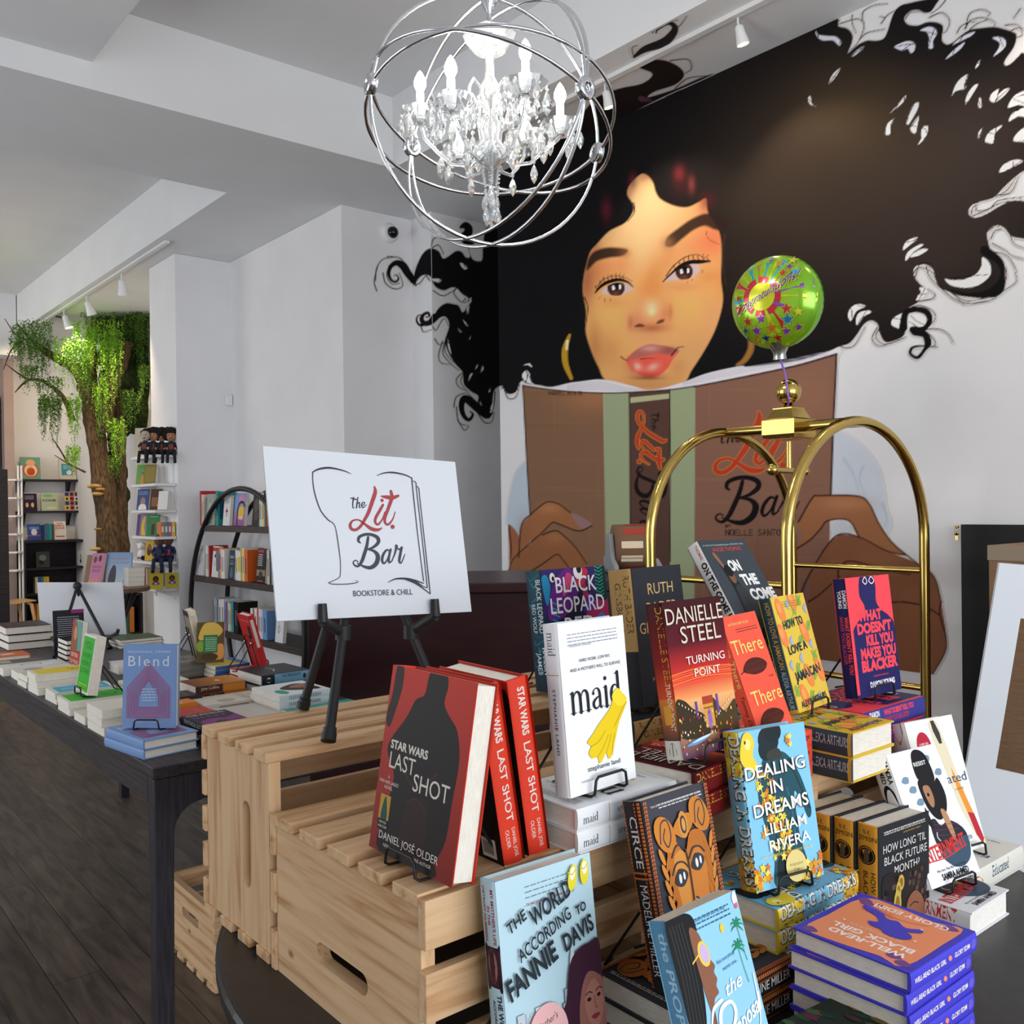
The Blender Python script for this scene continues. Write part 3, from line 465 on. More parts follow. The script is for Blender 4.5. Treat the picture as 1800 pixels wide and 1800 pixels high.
me = bpy.data.meshes.new('wall_mural'); me.vertices.add(len(V_)); me.vertices.foreach_set('co', V_.ravel())
me.loops.add(len(F_)*4); me.loops.foreach_set('vertex_index', F_.ravel().astype(np.int32)); me.polygons.add(len(F_)); me.polygons.foreach_set('loop_start', np.arange(0, len(F_)*4, 4, dtype=np.int32)); me.polygons.foreach_set('loop_total', np.full(len(F_), 4, np.int32))
me.update(calc_edges=True); ca = me.color_attributes.new('Col', 'FLOAT_COLOR', 'POINT'); ca.data.foreach_set('color', np.c_[C_, np.ones(len(C_))].ravel()); me.materials.append(PAINT)
o = bpy.data.objects.new('wall_mural', me); COL.objects.link(o)
tag(o, 'huge painted mural of a woman with black curls behind an open brown book', 'mural')
# ---------------------------------------------------------------- crystal chandelier in a wire orb
m = mat('crystal_glass', '#f2f6f8', .02, trans=.85, ior=1.5, spec=.8); GLASS = m
BULB = mat('lit_bulb', '#ffffff', .4, emit='#fff4e4', estr=90)
CC = at_d(862, 212, 2.6); RAD = .345
ch = thing('chandelier', 'crystal chandelier inside a chrome wire orb hanging from the ceiling', 'chandelier', Matrix.Translation(CC))
def ring(nx, r=RAD, tilt=0):
    n = Vector(nx).normalized(); a = n.orthogonal().normalized(); b_ = n.cross(a)
    return [a*(r*math.cos(q))+b_*(r*math.sin(q)) for q in np.linspace(0, 2*math.pi, 65)[:-1]]
hL = (RT*-.90+UP*.10-FW*.42).normalized(); hR = (RT*.71-UP*.06-FW*.70).normalized(); hT = Vector((0, 0, 1))
def rot_about(v, a, q): return Matrix.Rotation(math.radians(q), 3, a) @ v
for n in (hL.cross(hT), hR.cross(hT), rot_about(hR.cross(hT), hR, -12), rot_about(hL.cross(hR), hL, 16), rot_about(hL.cross(hR), hR, -14)):
    MB().tube(ring(n), .0052, 8, True).obj('orb_ring', CHROME, ch)
for d in (hL, -hL, hR, -hR):
    MB().lathe([(.026,-.012),(.03,-.006),(.03,.006),(.026,.012),(.012,.014),(.012,-.014),(.026,-.012)], 20, d*RAD, d).obj('orb_hub', CHROME, ch)
MB().lathe([(.004,.345),(.022,.34),(.022,.325),(.008,.30),(.006,.24),(.012,.235),(.006,.22)], 16).obj('top_hub', CHROME, ch)
cb = MB(); ztop = 3.95-CC.z; k = 0; z = .345
while z < ztop-.06: cb.tube([Vector((.011*math.cos(q)*(k % 2), .011*math.cos(q)*((k+1) % 2), z+.018+.02*math.sin(q))) for q in np.linspace(0, 6.283, 13)[:-1]], .0025, 6, True); z += .032; k += 1
cb.obj('hanging_chain', CHROME, ch); MB().lathe([(.012,ztop-.06),(.06,ztop-.03),(.07,ztop-.001)], 24).obj('ceiling_canopy', CHROME, ch)
MB().lathe([(.004,.235),(.02,.20),(.012,.17),(.014,.12),(.03,.09),(.03,.06),(.014,.04),(.022,0),(.034,-.03),(.03,-.06),(.05,-.085),(.045,-.11),(.016,-.13),(.004,-.14)], 18).obj('center_column', GLASS, ch)
def cup(n=16, r=.052):
    b_ = MB(); N_ = 24; vs = []; fs = []
    for i, (rr, zz) in enumerate(((.012,-.012),(.035,-.008),(.05,.008),(.056,.022))):
        for k in range(N_): q = 2*math.pi*k/N_; s_ = 1+(.07*math.cos(8*q) if i > 1 else 0); vs.append((rr*s_*math.cos(q), rr*s_*math.sin(q), zz))
    for i in range(3):
        for k in range(N_): fs.append((i*N_+k, i*N_+(k+1) % N_, (i+1)*N_+(k+1) % N_, (i+1)*N_+k))
    b_.add(vs, fs, False); b_.add(vs[:N_], [tuple(range(N_))]); return b_
def drop(s=1.):
    return MB().lathe([(.0006*s,.0),(.004*s,-.004*s),(.0035*s,-.008*s),(.0008*s,-.011*s),(.0045*s,-.018*s),(.0085*s,-.03*s),(.0065*s,-.042*s),(.0008*s,-.052*s)], 8, sm=False)
cup0 = cup().obj('drip_cup', GLASS, ch); cup0.location = (0, 0, .205); cup0.scale = (1.25, 1.25, 1.6)
drops = []; dm = drop().obj('crystal_drop', GLASS, ch); dm.location = (0, 0, -.16); dm.scale = (1.6,)*3
def add_drop(p, s=1.):
    c = dm.copy(); COL.objects.link(c); c.parent = ch; c.location = p; c.scale = (s,)*3; drops.append(c)
def beads(p0, p1, sag, n=14):
    b_ = MB()
    for t in np.linspace(0, 1, n): p = Vector(p0).lerp(Vector(p1), t)-Vector((0, 0, sag*4*t*(1-t))); b_.ball(p, .0042, n=6, m=4)
    return b_.obj('bead_swag', GLASS, ch)
bulb0 = None; ends = []
for k in range(6):
    q = math.radians(60*k+20); dx, dy = math.cos(q), math.sin(q); r = .195; lv = (.03, -.01)[k % 2]
    MB().tube([(dx*a, dy*a, z) for a, z in ((.02,-.085),(.06,-.125),(.11,-.12),(.15,-.085),(.185,-.055+lv*.3),(r,-.035+lv))], .0055, 8).obj('arm', GLASS, ch)
    c = cup0.copy(); COL.objects.link(c); c.parent = ch; c.location = (dx*r, dy*r, -.022+lv); c.scale = (1, 1, 1)
    MB().lathe([(.009,-.01),(.011,0),(.011,.05),(.009,.054)], 12, (dx*r, dy*r, lv)).obj('candle_sleeve', mat('white_candle_sleeve', '#e9ecee', .4), ch)
    MB().lathe([(.005,.0),(.011,.008),(.0165,.02),(.017,.03),(.013,.042),(.007,.054),(.001,.062)], 14, (dx*r, dy*r, lv+.05)).obj('bulb', BULB, ch)
    l = bpy.data.lights.new('bulb_light', 'POINT'); l.energy = 4.5; l.color = (1, .95, .88); l.shadow_soft_size = .03; lo = bpy.data.objects.new('bulb_light', l); COL.objects.link(lo); lo.location = CC+Vector((dx*r, dy*r, lv+.085))
    for j in range(6):
        e = q+j*1.047; add_drop((dx*r+.055*math.cos(e), dy*r+.055*math.sin(e), lv-.008), 1.25+.35*(j % 2))
    MB().tube([(dx*a, dy*a, z) for a, z in ((.02,.02),(.05,.075),(.085,.085),(.105,.055),(.108,.03))], .0045, 6).obj('upper_arm', GLASS, ch)
    MB().ball((dx*.108, dy*.108, .024), .011, n=10, m=6).obj('crystal_ball', GLASS, ch); add_drop((dx*.108, dy*.108, .012), 1.5); add_drop((dx*.06, dy*.06, .05), 1.3); add_drop((dx*.12, dy*.12, -.11), 1.3)
    ends.append((dx*r, dy*r, lv-.02))
for k in range(6): beads(ends[k], (ends[k][0]*.25, ends[k][1]*.25, -.09), .03); beads(ends[k], ends[(k+1) % 6], .05, 18)
for k in range(6):
    q = k*1.047; p = (.03*math.cos(q), .03*math.sin(q), -.10); beads(p, (p[0]*.6, p[1]*.6, -.10-(.08, .12)[k % 2]), 0, 12); add_drop((p[0]*.6, p[1]*.6, -.11-(.08, .12)[k % 2]), 1.3)
MB().ball((0, 0, -.262), .019, n=12, m=8).obj('crystal_ball', GLASS, ch)
# ---------------------------------------------------------------- track lights
def spot_head(p, aim, label, power=0, col=(1, .82, .6), size=1.5, k=1.):
    aim = Vector(aim).normalized()
    t = thing('track_spotlight', label, 'spotlight', Matrix.Translation(p) @ Matrix.Scale(k, 4), 'white track spotlights')
    MB().tube([(0,0,-.012),(0,0,-.05),aim*.03+Vector((0,0,-.05))], .007, 8).obj('stem', WHITEM, t)
    o_ = Vector((0,0,-.045))+aim*.02
    MB().lathe([(.02,0),(.03,.01),(.032,.05),(.045,.12),(.047,.13),(.042,.13),(.04,.118),(.001,.11)], 20, o_, aim).obj('lamp_housing', WHITEM, t)
    MB().lathe([(.001,.121),(.036,.121),(.036,.123),(.001,.124)], 18, o_, aim).obj('lamp_face', mat('lit_lamp_face', '#fff4e0', .5, emit='#ffdcae', estr=14 if power else 5), t)
    if power:
        l = bpy.data.lights.new('spot_beam', 'SPOT'); l.energy = power; l.color = col; l.spot_size = size; l.spot_blend = .6; l.shadow_soft_size = .04
        o = bpy.data.objects.new('spot_beam', l); COL.objects.link(o); o.location = Vector(p)+(o_+aim*.14)*k; o.rotation_euler = aim.to_track_quat('-Z', 'Y').to_euler()
    return t
MSP = 17
def track(x, y0, y1, label):
    return tag(MB().box(x-.017, x+.017, y0, y1, 3.5, 3.52).obj('lighting_track', WHITEM), label, 'lighting track')
track(3.27, -1.0, 4.6, 'white lighting track along the soffit above the mural')
track(2.55, 7.2, 11.6, 'white lighting track in front of the mossy tree')
for px, py, n in ((1297, 22, 'white track spotlight above the mural, nearer the right'), (1063, 136, 'white track spotlight above the mural, behind the chandelier')):
    P = on_x(px, py, 3.27); P.z = 3.5; spot_head(P, (.25, -.1, -1), n, MSP, (1, .86, .7), 1.9, .62)
P = Vector((3.27, 1.1, 3.5)); spot_head(P, (.3, .2, -1), 'white track spotlight over the right end of the mural', MSP, (1, .86, .7), 1.9, .62)
for px, n, am in ((214, 'rightmost white track spotlight by the tree', (.2, .3, -1)), (152, 'middle white track spotlight by the tree', (.35, .12, -.9)), (112, 'white track spotlight lighting up the hanging moss', (.3, -.15, -1)), (84, 'white track spotlight half hidden in the moss', (.15, .8, -.75))):
    P = on_x(px, 520, 2.55); P.z = 3.5; spot_head(P, am, n, 85, (1, .76, .46), 1.8)
# ---------------------------------------------------------------- dome camera, sensor
d0 = on_y(683, 410, 5.65)
t = thing('dome_camera', 'small white and black security dome camera high on the pillar', 'security camera', Matrix.Translation(d0))
MB().lathe([(.07,0),(.07,.02),(.05,.035)], 24, (0, 0, 0), (0, -1, 0)).obj('base', WHITEM, t); MB().ball((.012, -.035, 0), .042).obj('dome', mat('black_glass_dome', '#0c0c0e', .08), t)
d0 = on_y(401, 704, 7.53); tag(MB().box(d0.x-.03, d0.x+.03, d0.y-.03, d0.y, d0.z-.045, d0.z+.045).obj('motion_sensor', WHITEM, None, .008), 'little white motion sensor on the far pillar', 'sensor')
# ---------------------------------------------------------------- brass luggage cart
XA, XB, YN, YF = 2.49, 3.36, 1.68, 2.24
cart = thing('luggage_cart', 'polished brass hotel luggage cart in front of the mural', 'luggage cart', Matrix.Translation((2.925, 1.96, 0)))
cart_x = [XA-2.925, XB-2.925]
for y in (YN-1.96, YF-1.96):
    r = (XB-XA)/2; zc = 1.315
    path = [(-r, y, .24), (-r, y, .6), (-r, y, 1.0), (-r, y, zc-.08)]+[(-r*math.cos(q), y, zc+.40*math.sin(q)) for q in np.linspace(0, math.pi, 33)]+[(r, y, zc-.08), (r, y, 1.0), (r, y, .6), (r, y, .24)]
    MB().tube(path, .0185, 16).obj('hoop', BRASS, cart)
for s in (-1, 1):
    for z in (1.185, .75): MB().tube([(s*.435, YN-1.96, z), (s*.435, YF-1.96, z)], .012, 12).obj('side_rail', BRASS, cart)
    for y in (YN-1.96, YF-1.96):
        MB().lathe([(.026,0),(.026,.02),(.021,.03)], 16, (s*.435, y, .235)).obj('post_collar', BRASS, cart)
MB().tube([(0, YN-1.96, 1.714), (0, YF-1.96, 1.714)], .0185, 14).obj('top_tube', BRASS, cart)
bm_ = MB(); Z = 1.714
for (a, z0), (b2, z1) in zip(((.045,-.042),(.064,-.038),(.068,-.026),(.068,.026),(.056,.032),(.04,.066)), ((.064,-.038),(.068,-.026),(.068,.026),(.056,.032),(.04,.066),(.04,.07))):
    bm_.add([(-a,-a,Z+z0),(a,-a,Z+z0),(a,a,Z+z0),(-a,a,Z+z0),(-b2,-b2,Z+z1),(b2,-b2,Z+z1),(b2,b2,Z+z1),(-b2,b2,Z+z1)], [(0,1,5,4),(1,2,6,5),(2,3,7,6),(3,0,4,7)])
bm_.box(-.045,.045,-.045,.045,Z-.043,Z-.041); bm_.box(-.04,.04,-.04,.04,Z+.0695,Z+.071); bm_.obj('center_block', BRASS, cart, .003)
MB().lathe([(.03,Z+.07),(.02,Z+.078),(.012,Z+.086)]+[(.046*math.sin(q), Z+.13-.046*math.cos(q)) for q in np.linspace(.25, 3.1, 18)], 28).obj('ball_finial', BRASS, cart)
MB().tube([(0,0,Z-.05),(0,0,Z-.15)], .010, 10).tube([(-.13,-.02,Z-.155),(.13,.02,Z-.155)], .011, 10).ball((-.13,-.02,Z-.155), .022).ball((.13,.02,Z-.155), .018).obj('hanger_bar', BRASS, cart)
MB().box(-.47,.47,-.32,.32,.17,.235).obj('deck', mat('burgundy_deck_carpet', '#4a1c24', .9), cart, .01); MB().box(-.49,.49,-.34,.34,.15,.19).obj('deck_bumper', BRASS, cart, .01)
for sx in (-.38, .38):
    for sy in (-.22, .22): wl = MB().lathe([(.03,-.02),(.075,-.018),(.075,.018),(.03,.02)], 20, (sx, sy, .075), (0, 1, 0)).obj('wheel', mat('black_rubber', '#1a1a1a', .7), cart); MB().box(sx-.015, sx+.015, sy-.03, sy+.03, .08, .155).obj('caster_fork', BRASS, wl)
# ---------------------------------------------------------------- foil balloon
BC = at_d(1366, 532, 3.3)
nrm = (CAM-BC).normalized(); ax = (nrm+RT*-.38+UP*.06).normalized()      # printed face turns a little to the left
bx = Vector((0, 0, 1)).cross(ax).normalized(); by = ax.cross(bx)
rot = math.radians(0); 
BM = Matrix(((bx.x, by.x, ax.x, BC.x), (bx.y, by.y, ax.y, BC.y), (bx.z, by.z, ax.z, BC.z), (0, 0, 0, 1)))
ball = thing('foil_balloon', 'green round foil balloon with stars tied above the luggage cart', 'balloon', BM)
FOIL = attr_mat('attr_foil', .2, .6, .3, .45)
BR, BD = .163, .085
def lens(q, r): return BD*math.sqrt(max(0, 1-r**2.4))
def bpt(x, y, h=0):
    r = min(1, math.hypot(x, y)); wr = .004*math.cos(46*math.atan2(y, x))*max(0, r-.8)/.2
    return (BR*x*(1-wr), BR*y*(1-wr), BD*math.sqrt(max(0, 1-r**2.3))+wr*.6+h)
mb = MB(); vs = []; fs = []; cs = []; NR, NA = 26, 92
for side in (1, -1):
    o0 = len(vs)
    for i in range(NR+1):
        r = math.sin(i/NR*math.pi/2)
        for k in range(NA):
            q = 2*math.pi*k/NA; p = bpt(r*math.cos(q), r*math.sin(q)); vs.append((p[0], p[1], p[2]*side))
    for i in range(NR):
        for k in range(NA):
            f = (o0+i*NA+k, o0+i*NA+(k+1) % NA, o0+(i+1)*NA+(k+1) % NA, o0+(i+1)*NA+k); fs.append(f if side > 0 else f[::-1])
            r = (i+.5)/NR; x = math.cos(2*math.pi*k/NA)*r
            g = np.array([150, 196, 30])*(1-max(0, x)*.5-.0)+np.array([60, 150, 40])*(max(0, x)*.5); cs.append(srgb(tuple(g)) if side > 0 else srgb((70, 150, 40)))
mb.add(vs, fs, True, cs); mb.obj('foil_skin', FOIL, ball)
pr = MB(); hh = [.0008]
def bpoly(pts, c):
    P = [tuple(p) for p in pts]; n = 3 if len(P) < 8 else 1
    cx = sum(p[0] for p in P)/len(P); cy = sum(p[1] for p in P)/len(P); Q = []
    for a, b_ in zip(P, P[1:]+P[:1]):
        for t_ in range(n): Q.append((a[0]+(b_[0]-a[0])*t_/n, a[1]+(b_[1]-a[1])*t_/n))
    rings = [[(cx+(x-cx)*s, cy+(y-cy)*s) for x, y in Q] for s in (1, .5)]
    vs = [bpt(x, y, hh[0]) for R_ in rings for x, y in R_]+[bpt(cx, cy, hh[0])]; n_ = len(Q)
    pr.cc = srgb(c); pr.add(vs, [(k, (k+1) % n_, n_+(k+1) % n_, n_+k) for k in range(n_)]+[(n_+k, n_+(k+1) % n_, 2*n_) for k in range(n_)], True); hh[0] += .00005
def arc(r0, r1, a0, a1, cx=-.16, cy=.12, n=5): 
    A_ = [math.radians(a) for a in np.linspace(a0, a1, n)]
    return [(cx+r0*math.cos(a), cy+r0*math.sin(a)) for a in A_]+[(cx+r1*math.cos(a), cy+r1*math.sin(a)) for a in A_[::-1]]
for a0, a1, r1, c in [(-12,2,1.1,'#c8c820'),(4,14,1.05,'#8a4aa8'),(-36,-24,.62,'#8a4aa8'),(-62,-50,.8,'#c83038'),(-84,-66,.85,'#c8d020'),(30,36,.9,'#8a4aa8'),(40,47,.95,'#c84038'),(52,60,.85,'#38a8d8'),(63,70,.85,'#d8d830'),(74,86,.85,'#2aa8d0'),(90,104,.8,'#b88a30'),(108,122,.78,'#2aa8d0'),(126,140,.75,'#b8c828'),(144,158,.7,'#c83038'),(164,174,.7,'#b8c828'),(178,188,.68,'#38a8d8'),(192,206,.68,'#c83038')]: bpoly(arc(.30, r1, a0, a1), c)
for a0 in range(-70, 290, 45): bpoly(arc(.29, .42, a0, a0+34, n=7), '#c02c3c')
bpoly([(-.16+.29*math.cos(q), .12+.29*math.sin(q)) for q in np.linspace(0, 6.283, 25)[:-1]], '#c8cc1c')
def star(x, y, r, c, a=.3):
    for s_, cc in ((1.25, '#b8d028'), (1, c)): bpoly([(x+r*s_*(1 if k % 2 == 0 else .45)*math.cos(a+k*math.pi/5), y+r*s_*(1 if k % 2 == 0 else .45)*math.sin(a+k*math.pi/5)) for k in range(10)], cc)
for x, y, r, c in [(-.52,-.36,.12,'#b82c34'),(-.2,-.34,.12,'#8a3aa8'),(.36,-.2,.13,'#b82c34'),(.58,-.28,.09,'#e0e040'),(.36,-.42,.15,'#1a7ab8'),(-.62,-.55,.11,'#1a5a98'),(-.34,-.58,.14,'#8a3aa8'),(-.0,-.56,.14,'#c87828'),(.3,-.66,.11,'#8a3aa8'),(.55,-.6,.1,'#7a3a98'),(-.16,-.76,.11,'#223a78'),(.1,-.78,.11,'#a82830'),(-.4,-.78,.1,'#d08a38'),(-.62,-.72,.07,'#8a3aa8'),(.3,.56,.09,'#c83038'),(.55,.56,.1,'#3aa8d0'),(.42,.68,.08,'#7a3a98'),(.2,.78,.09,'#c88a38'),(.45,.82,.08,'#d8d838'),(-.72,.16,.07,'#b82c34'),(.02,.88,.07,'#8a3aa8')]: star(x, y, r, c)
# lettering tools: text outlines become filled faces
_T = {}
def text_faces(s, bold=0., shear=0., space=1.):
    k = (s, bold, shear, space)
    if k in _T: return _T[k]
    c = bpy.data.curves.new('t', 'FONT'); c.body = s; c.size = 1; c.offset = bold; c.shear = shear; c.space_character = space; c.resolution_u = 3; c.fill_mode = 'FRONT'
    o = bpy.data.objects.new('t', c); COL.objects.link(o); dg = bpy.context.evaluated_depsgraph_get(); me = o.evaluated_get(dg).to_mesh()
    vs = np.array([v.co[:2] for v in me.vertices]).reshape(-1, 2); fs = [tuple(p.vertices) for p in me.polygons]
    o.evaluated_get(dg).to_mesh_clear(); bpy.data.objects.remove(o); bpy.data.curves.remove(c)
    if len(vs): vs[:, 0] -= vs[:, 0].min(); wd = vs[:, 0].max()
    else: wd = .1
    _T[k] = (vs, fs, wd); return _T[k]
CAPH = .73
def ribbon(P):
    """tapered stroke (x,y,w) -> quads"""
    Q = smooth(P, 6, False); T = np.gradient(Q[:, :2], axis=0); T /= np.linalg.norm(T, axis=1)[:, None]+1e-9; Nn = np.c_[-T[:, 1], T[:, 0]]
    a = Q[:, :2]+Nn*Q[:, 2:]/2; b_ = Q[:, :2]-Nn*Q[:, 2:]/2; n = len(Q); vs = np.r_[a, b_]; fs = [(i, i+1, n+i+1, n+i) for i in range(n-1)]
    for e, sg in ((0, -1), (n-1, 1)):
        c = Q[e, :2]; r = Q[e, 2]/2; th = math.atan2(*(T[e]*sg)[::-1]); o = len(vs)
        vs = np.r_[vs, [[c[0]+r*math.cos(th+q), c[1]+r*math.sin(th+q)] for q in np.linspace(-1.57, 1.57, 7)]]; fs.append(tuple(range(o, o+7)))
    return vs, fs
class Panel:
    """printing on one face: x 0..100 across, y 0..100 up"""
    def __init__(s, mb, f, W, H, off=.00025, step=.000016): s.mb = mb; s.f = f; s.W = W; s.H = H; s.h = off; s.st = step; s.sub = 1
    def _put(s, vs, fs, c, cols=None):
        s.mb.cc = srgb(c) if isinstance(c, str) else c
        n = len(s.mb.v); s.mb.add([s.f(x*s.W/100, y*s.H/100, s.h) for x, y in vs], fs, False, cols); s.h += s.st
    def poly(s, pts, c): pts = [(min(100, max(0, p[0])), min(100, max(0, p[1]))) for p in pts] if s.W < 50 else pts; s._put(pts, [tuple(range(len(pts)))], c)
    def blob(s, pts, c, n=4): s.poly([tuple(p) for p in smooth(pts, n)], c)
    def rect(s, x0, y0, x1, y1, c): s.grad(x0, y0, x1, y1, c, c)
    def grad(s, x0, y0, x1, y1, c0, c1):
        n = s.sub; X_ = [x0+(x1-x0)*k/n for k in range(n+1)]
        s._put([(x, y0) for x in X_]+[(x, y1) for x in X_], [(k, k+1, n+2+k, n+1+k) for k in range(n)], c0, [[srgb(c0), srgb(c0), srgb(c1), srgb(c1)]]*n)
    def ell(s, x, y, rx, ry, c, a=0., n=18):
        ca, sa = math.cos(a), math.sin(a); k = s.W/s.H
        s.poly([(x+rx*math.cos(q)*ca-ry/k*math.sin(q)*sa, y+(rx*k*math.cos(q)*sa+ry*math.sin(q)*ca)) for q in np.linspace(0, 2*math.pi, n+1)[:-1]], c)
    def line(s, pts, w, c, w1=None):
        P = np.array(pts, float)*[s.W/100, s.H/100]; ws = np.linspace(w, w if w1 is None else w1, len(P))*s.W/100
        vs, fs = ribbon(np.c_[P, ws]); s._put(vs/[s.W/100, s.H/100], fs, c)
    def strokes(s, Ps, c):
        for P in Ps:
            P = np.array(P, float); vs, fs = ribbon(P*[s.W/100, s.H/100, s.W/100]); s._put(vs/[s.W/100, s.H/100], fs, c)
    def text(s, t, x, y, h, c, w=None, al='c', bold=0., rot=0., sh=0., sp=1.):
        """h: capital height in % of H; w: width in % of W (fits), rot degrees about (x,y)"""
        vs, fs, wd = text_faces(t, bold, sh, sp)
        if not len(vs): return
        k = h*s.H/100/CAPH; kx = k if w is None else (w*s.W/100 if not 45 < abs(rot) < 135 else w*s.H/100)/wd
        if 45 < abs(rot) < 135: k = h*s.W/100/CAPH; kx = k if w is None else kx
        v = vs*[kx, k]; ww = wd*kx; v[:, 0] -= {'c': ww/2, 'l': 0, 'r': ww}[al]
        a = math.radians(rot); v = np.c_[v[:, 0]*math.cos(a)-v[:, 1]*math.sin(a), v[:, 0]*math.sin(a)+v[:, 1]*math.cos(a)]
        s._put(v/[s.W/100, s.H/100]+[x, y], fs, c)
    def fine(s, x0, x1, y, c, n=1, dy=2., h=.5, sd=0):
        """rows of small print too fine to read: broken rules"""
        r = random.Random(sd+int(y*7))
        for k in range(n):
            x = x0+r.uniform(0, 3)
            while x < x1-1: e = min(x1, x+r.uniform(2, 7)); s.rect(x, y-k*dy, e, y-k*dy+h, c); x = e+1.2
# Congratulations, in hand lettering across the balloon
bt, bf, bw = text_faces('Congratulations!', .004, .35); kx = 1.42/bw
for c_, o_ in (('#d8d838', .012), ('#6a3a98', 0)):
    pr.cc = srgb(c_); hh[0] += .0002
    pr.add([bpt(-.78+x*kx+o_, -.22+(x*kx)*.46+y*.27-o_, hh[0]) for x, y in bt], bf, False)
pr.obj('printed_design', FOIL, ball)
mb = MB(); nk = BM.inverted() @ (BC+Vector((0, 0, -.17))-Vector((0,0,0))); n0 = Vector((0, -BR*.93, 0)); 
mb.lathe([(.05,.0),(.032,.018),(.022,.04),(.024,.06)], 14, n0+Vector((0, .012, 0)), (0, -1, 0)).obj('neck_tail', mat('silver_foil', '#a8b0a8', .25, .9), ball)
neck = BM @ (n0+Vector((0, -.045, 0))); ctop = Vector((2.925, 1.96, 1.714+.09))
inv = BM.inverted()
MB().tube([inv @ (neck.lerp(ctop+Vector((-.03, -.03, .0)), t_)+Vector((.008*math.sin(t_*5), 0, 0))) for t_ in np.linspace(0, 1, 12)]+[inv @ (ctop+Vector((.02*math.cos(q), .02*math.sin(q), -.004*q))) for q in np.linspace(3.5, 12, 14)], .0035, 6).obj('ribbon', mat('purple_ribbon', '#8a5cc8', .35), ball)
# ---------------------------------------------------------------- service counter
CA = math.radians(-39.6); BURG = noisy('burgundy_counter', '#230b0f', '#2e1014', 5, .35, (1, 1, 4)); 
c0 = at_d(540, 1040, 3.6); c1 = at_d(1120, 1040, 3.6)
Lc = math.hypot(c1.x-c0.x, c1.y-c0.y); M = Matrix.Translation((c0.x, c0.y, 0)) @ Matrix.Rotation(math.atan2(c1.y-c0.y, c1.x-c0.x), 4, 'Z')
ct = thing('service_counter', 'dark burgundy service counter behind the sign', 'counter', M)
MB().box(0, Lc, 0, .55, 0, 1.11).obj('counter_body', BURG, ct, .004); MB().box(-.02, Lc+.02, -.03, .66, 1.11, 1.15).obj('countertop', BURG, ct, .005); MB().box(.05, Lc-.05, .01, .02, .02, .1).obj('kick_plate', BLACK, ct)
# tape dispenser on it
td = at_d(1093, 1000, 3.98); t = thing('tape_dispenser', 'grey tape dispenser with a roll of printed packing tape on the counter', 'tape dispenser', Matrix.Translation((td.x, td.y, 1.151)) @ Matrix.Rotation(-2.2, 4, 'Z') @ Matrix.Scale(1.3, 4))
GREYP = mat('grey_plastic', '#8f9296', .45)
MB().prism([(-.10,0),(.12,0),(.12,.03),(.06,.05),(.02,.13),(-.03,.13),(-.06,.06),(-.10,.05)], -.045, -.03, 'y').prism([(-.10,0),(.12,0),(.12,.03),(.06,.05),(-.10,.05)], .095, .11, 'y').box(-.10, .12, -.045, .11, 0, .015).obj('frame', GREYP, t, .003)
mb = MB(); mb.cc = srgb('#7a5a44'); mb.lathe([(.03,-.0),(.075,0),(.075,.12),(.03,.12)], 28, (.0, -.028, .085), (0, 1, 0)); pr2 = mb
for k in range(10):
    q = k*.63; mb.cc = srgb('#a83a30' if k % 3 else '#e0cdb0'); mb.add([((.0757)*math.cos(q+a)+0, -.028+.015+.01*(k % 3)+b_, .085+.0757*math.sin(q+a)) for a, b_ in ((0,0),(.3,0),(.3,.07),(0,.07))], [(0,1,2,3)])
mb.obj('tape_roll', PAPER, t)
# ---------------------------------------------------------------- right edge: black panel, carton, foam photo frame, keys
def at_zd(px, d): p = at_d(px, 900, d); return p
bp = on_x(1690, 922, 3.62)
tag(MB().box(3.615, 3.655, -.2, bp.y, .0, bp.z).obj('black_panel', mat('matte_black_panel', '#0b0b0c', .6)), 'tall matte black panel leaning on the mural wall at right', 'panel')
KH = on_x(1683, 926, 3.64); t = thing('key_ring', 'small brass keys hanging on the wall beside the black panel', 'keys', Matrix.Translation(KH) @ Matrix.Scale(.6, 4))
MB().lathe([(.001,0),(.012,0),(.012,.01),(.001,.012)], 12, (0, 0, 0), (-1, 0, 0)).obj('hook', BRASS, t); MB().tube([(-.012, .012*math.cos(q), -.018+.016*math.sin(q)) for q in np.linspace(0, 6.28, 15)[:-1]], .0016, 6, True).obj('ring', BRASS, t)
for a in (-.25, .2): MB().lathe([(.001,0),(.011,.0),(.011,.003),(.001,.003)], 10, (-.012, .02*a, -.045), (-1, 0, 0)).box(-.015, -.012, .02*a-.003, .02*a+.003, -.085, -.05).obj('key', BRASS, t)
k0 = on_x(1737, 958, 3.2)
CARD = noisy('corrugated_cardboard', '#7d6047', '#8f6f53', 14, .8, (1, 1, 20))
t = thing('cardboard_box', 'tall brown cardboard carton standing behind the white foam frame', 'carton', Matrix.Translation((k0.x, k0.y, 0)) @ Matrix.Rotation(-math.pi/2, 4, 'Z'))
MB().box(0, .7, 0, .38, 0, k0.z).obj('carton', CARD, t, .004); MB().box(-.002, .702, -.002, .382, k0.z-.05, k0.z-.001).obj('packing_tape', mat('tan_packing_tape', '#8d7a62', .35), t)
mb = MB(); mb.cc = srgb('#c4bdb2'); mb.box(.12, .30, -.004, .0, k0.z-.58, k0.z-.44); mb.cc = srgb('#8a8580')
for k in range(5): mb.box(.14, .28-.02*k, -.0046, -.003, k0.z-.56+k*.02, k0.z-.552+k*.02)
mb.obj('shipping_label', PAPER, t)
mb = MB(); mb.cc = srgb('#b5203a'); mb.box(.13, .3, -.004, .0, k0.z-.33, k0.z-.24); mb.obj('red_sticker', PAPER, t)
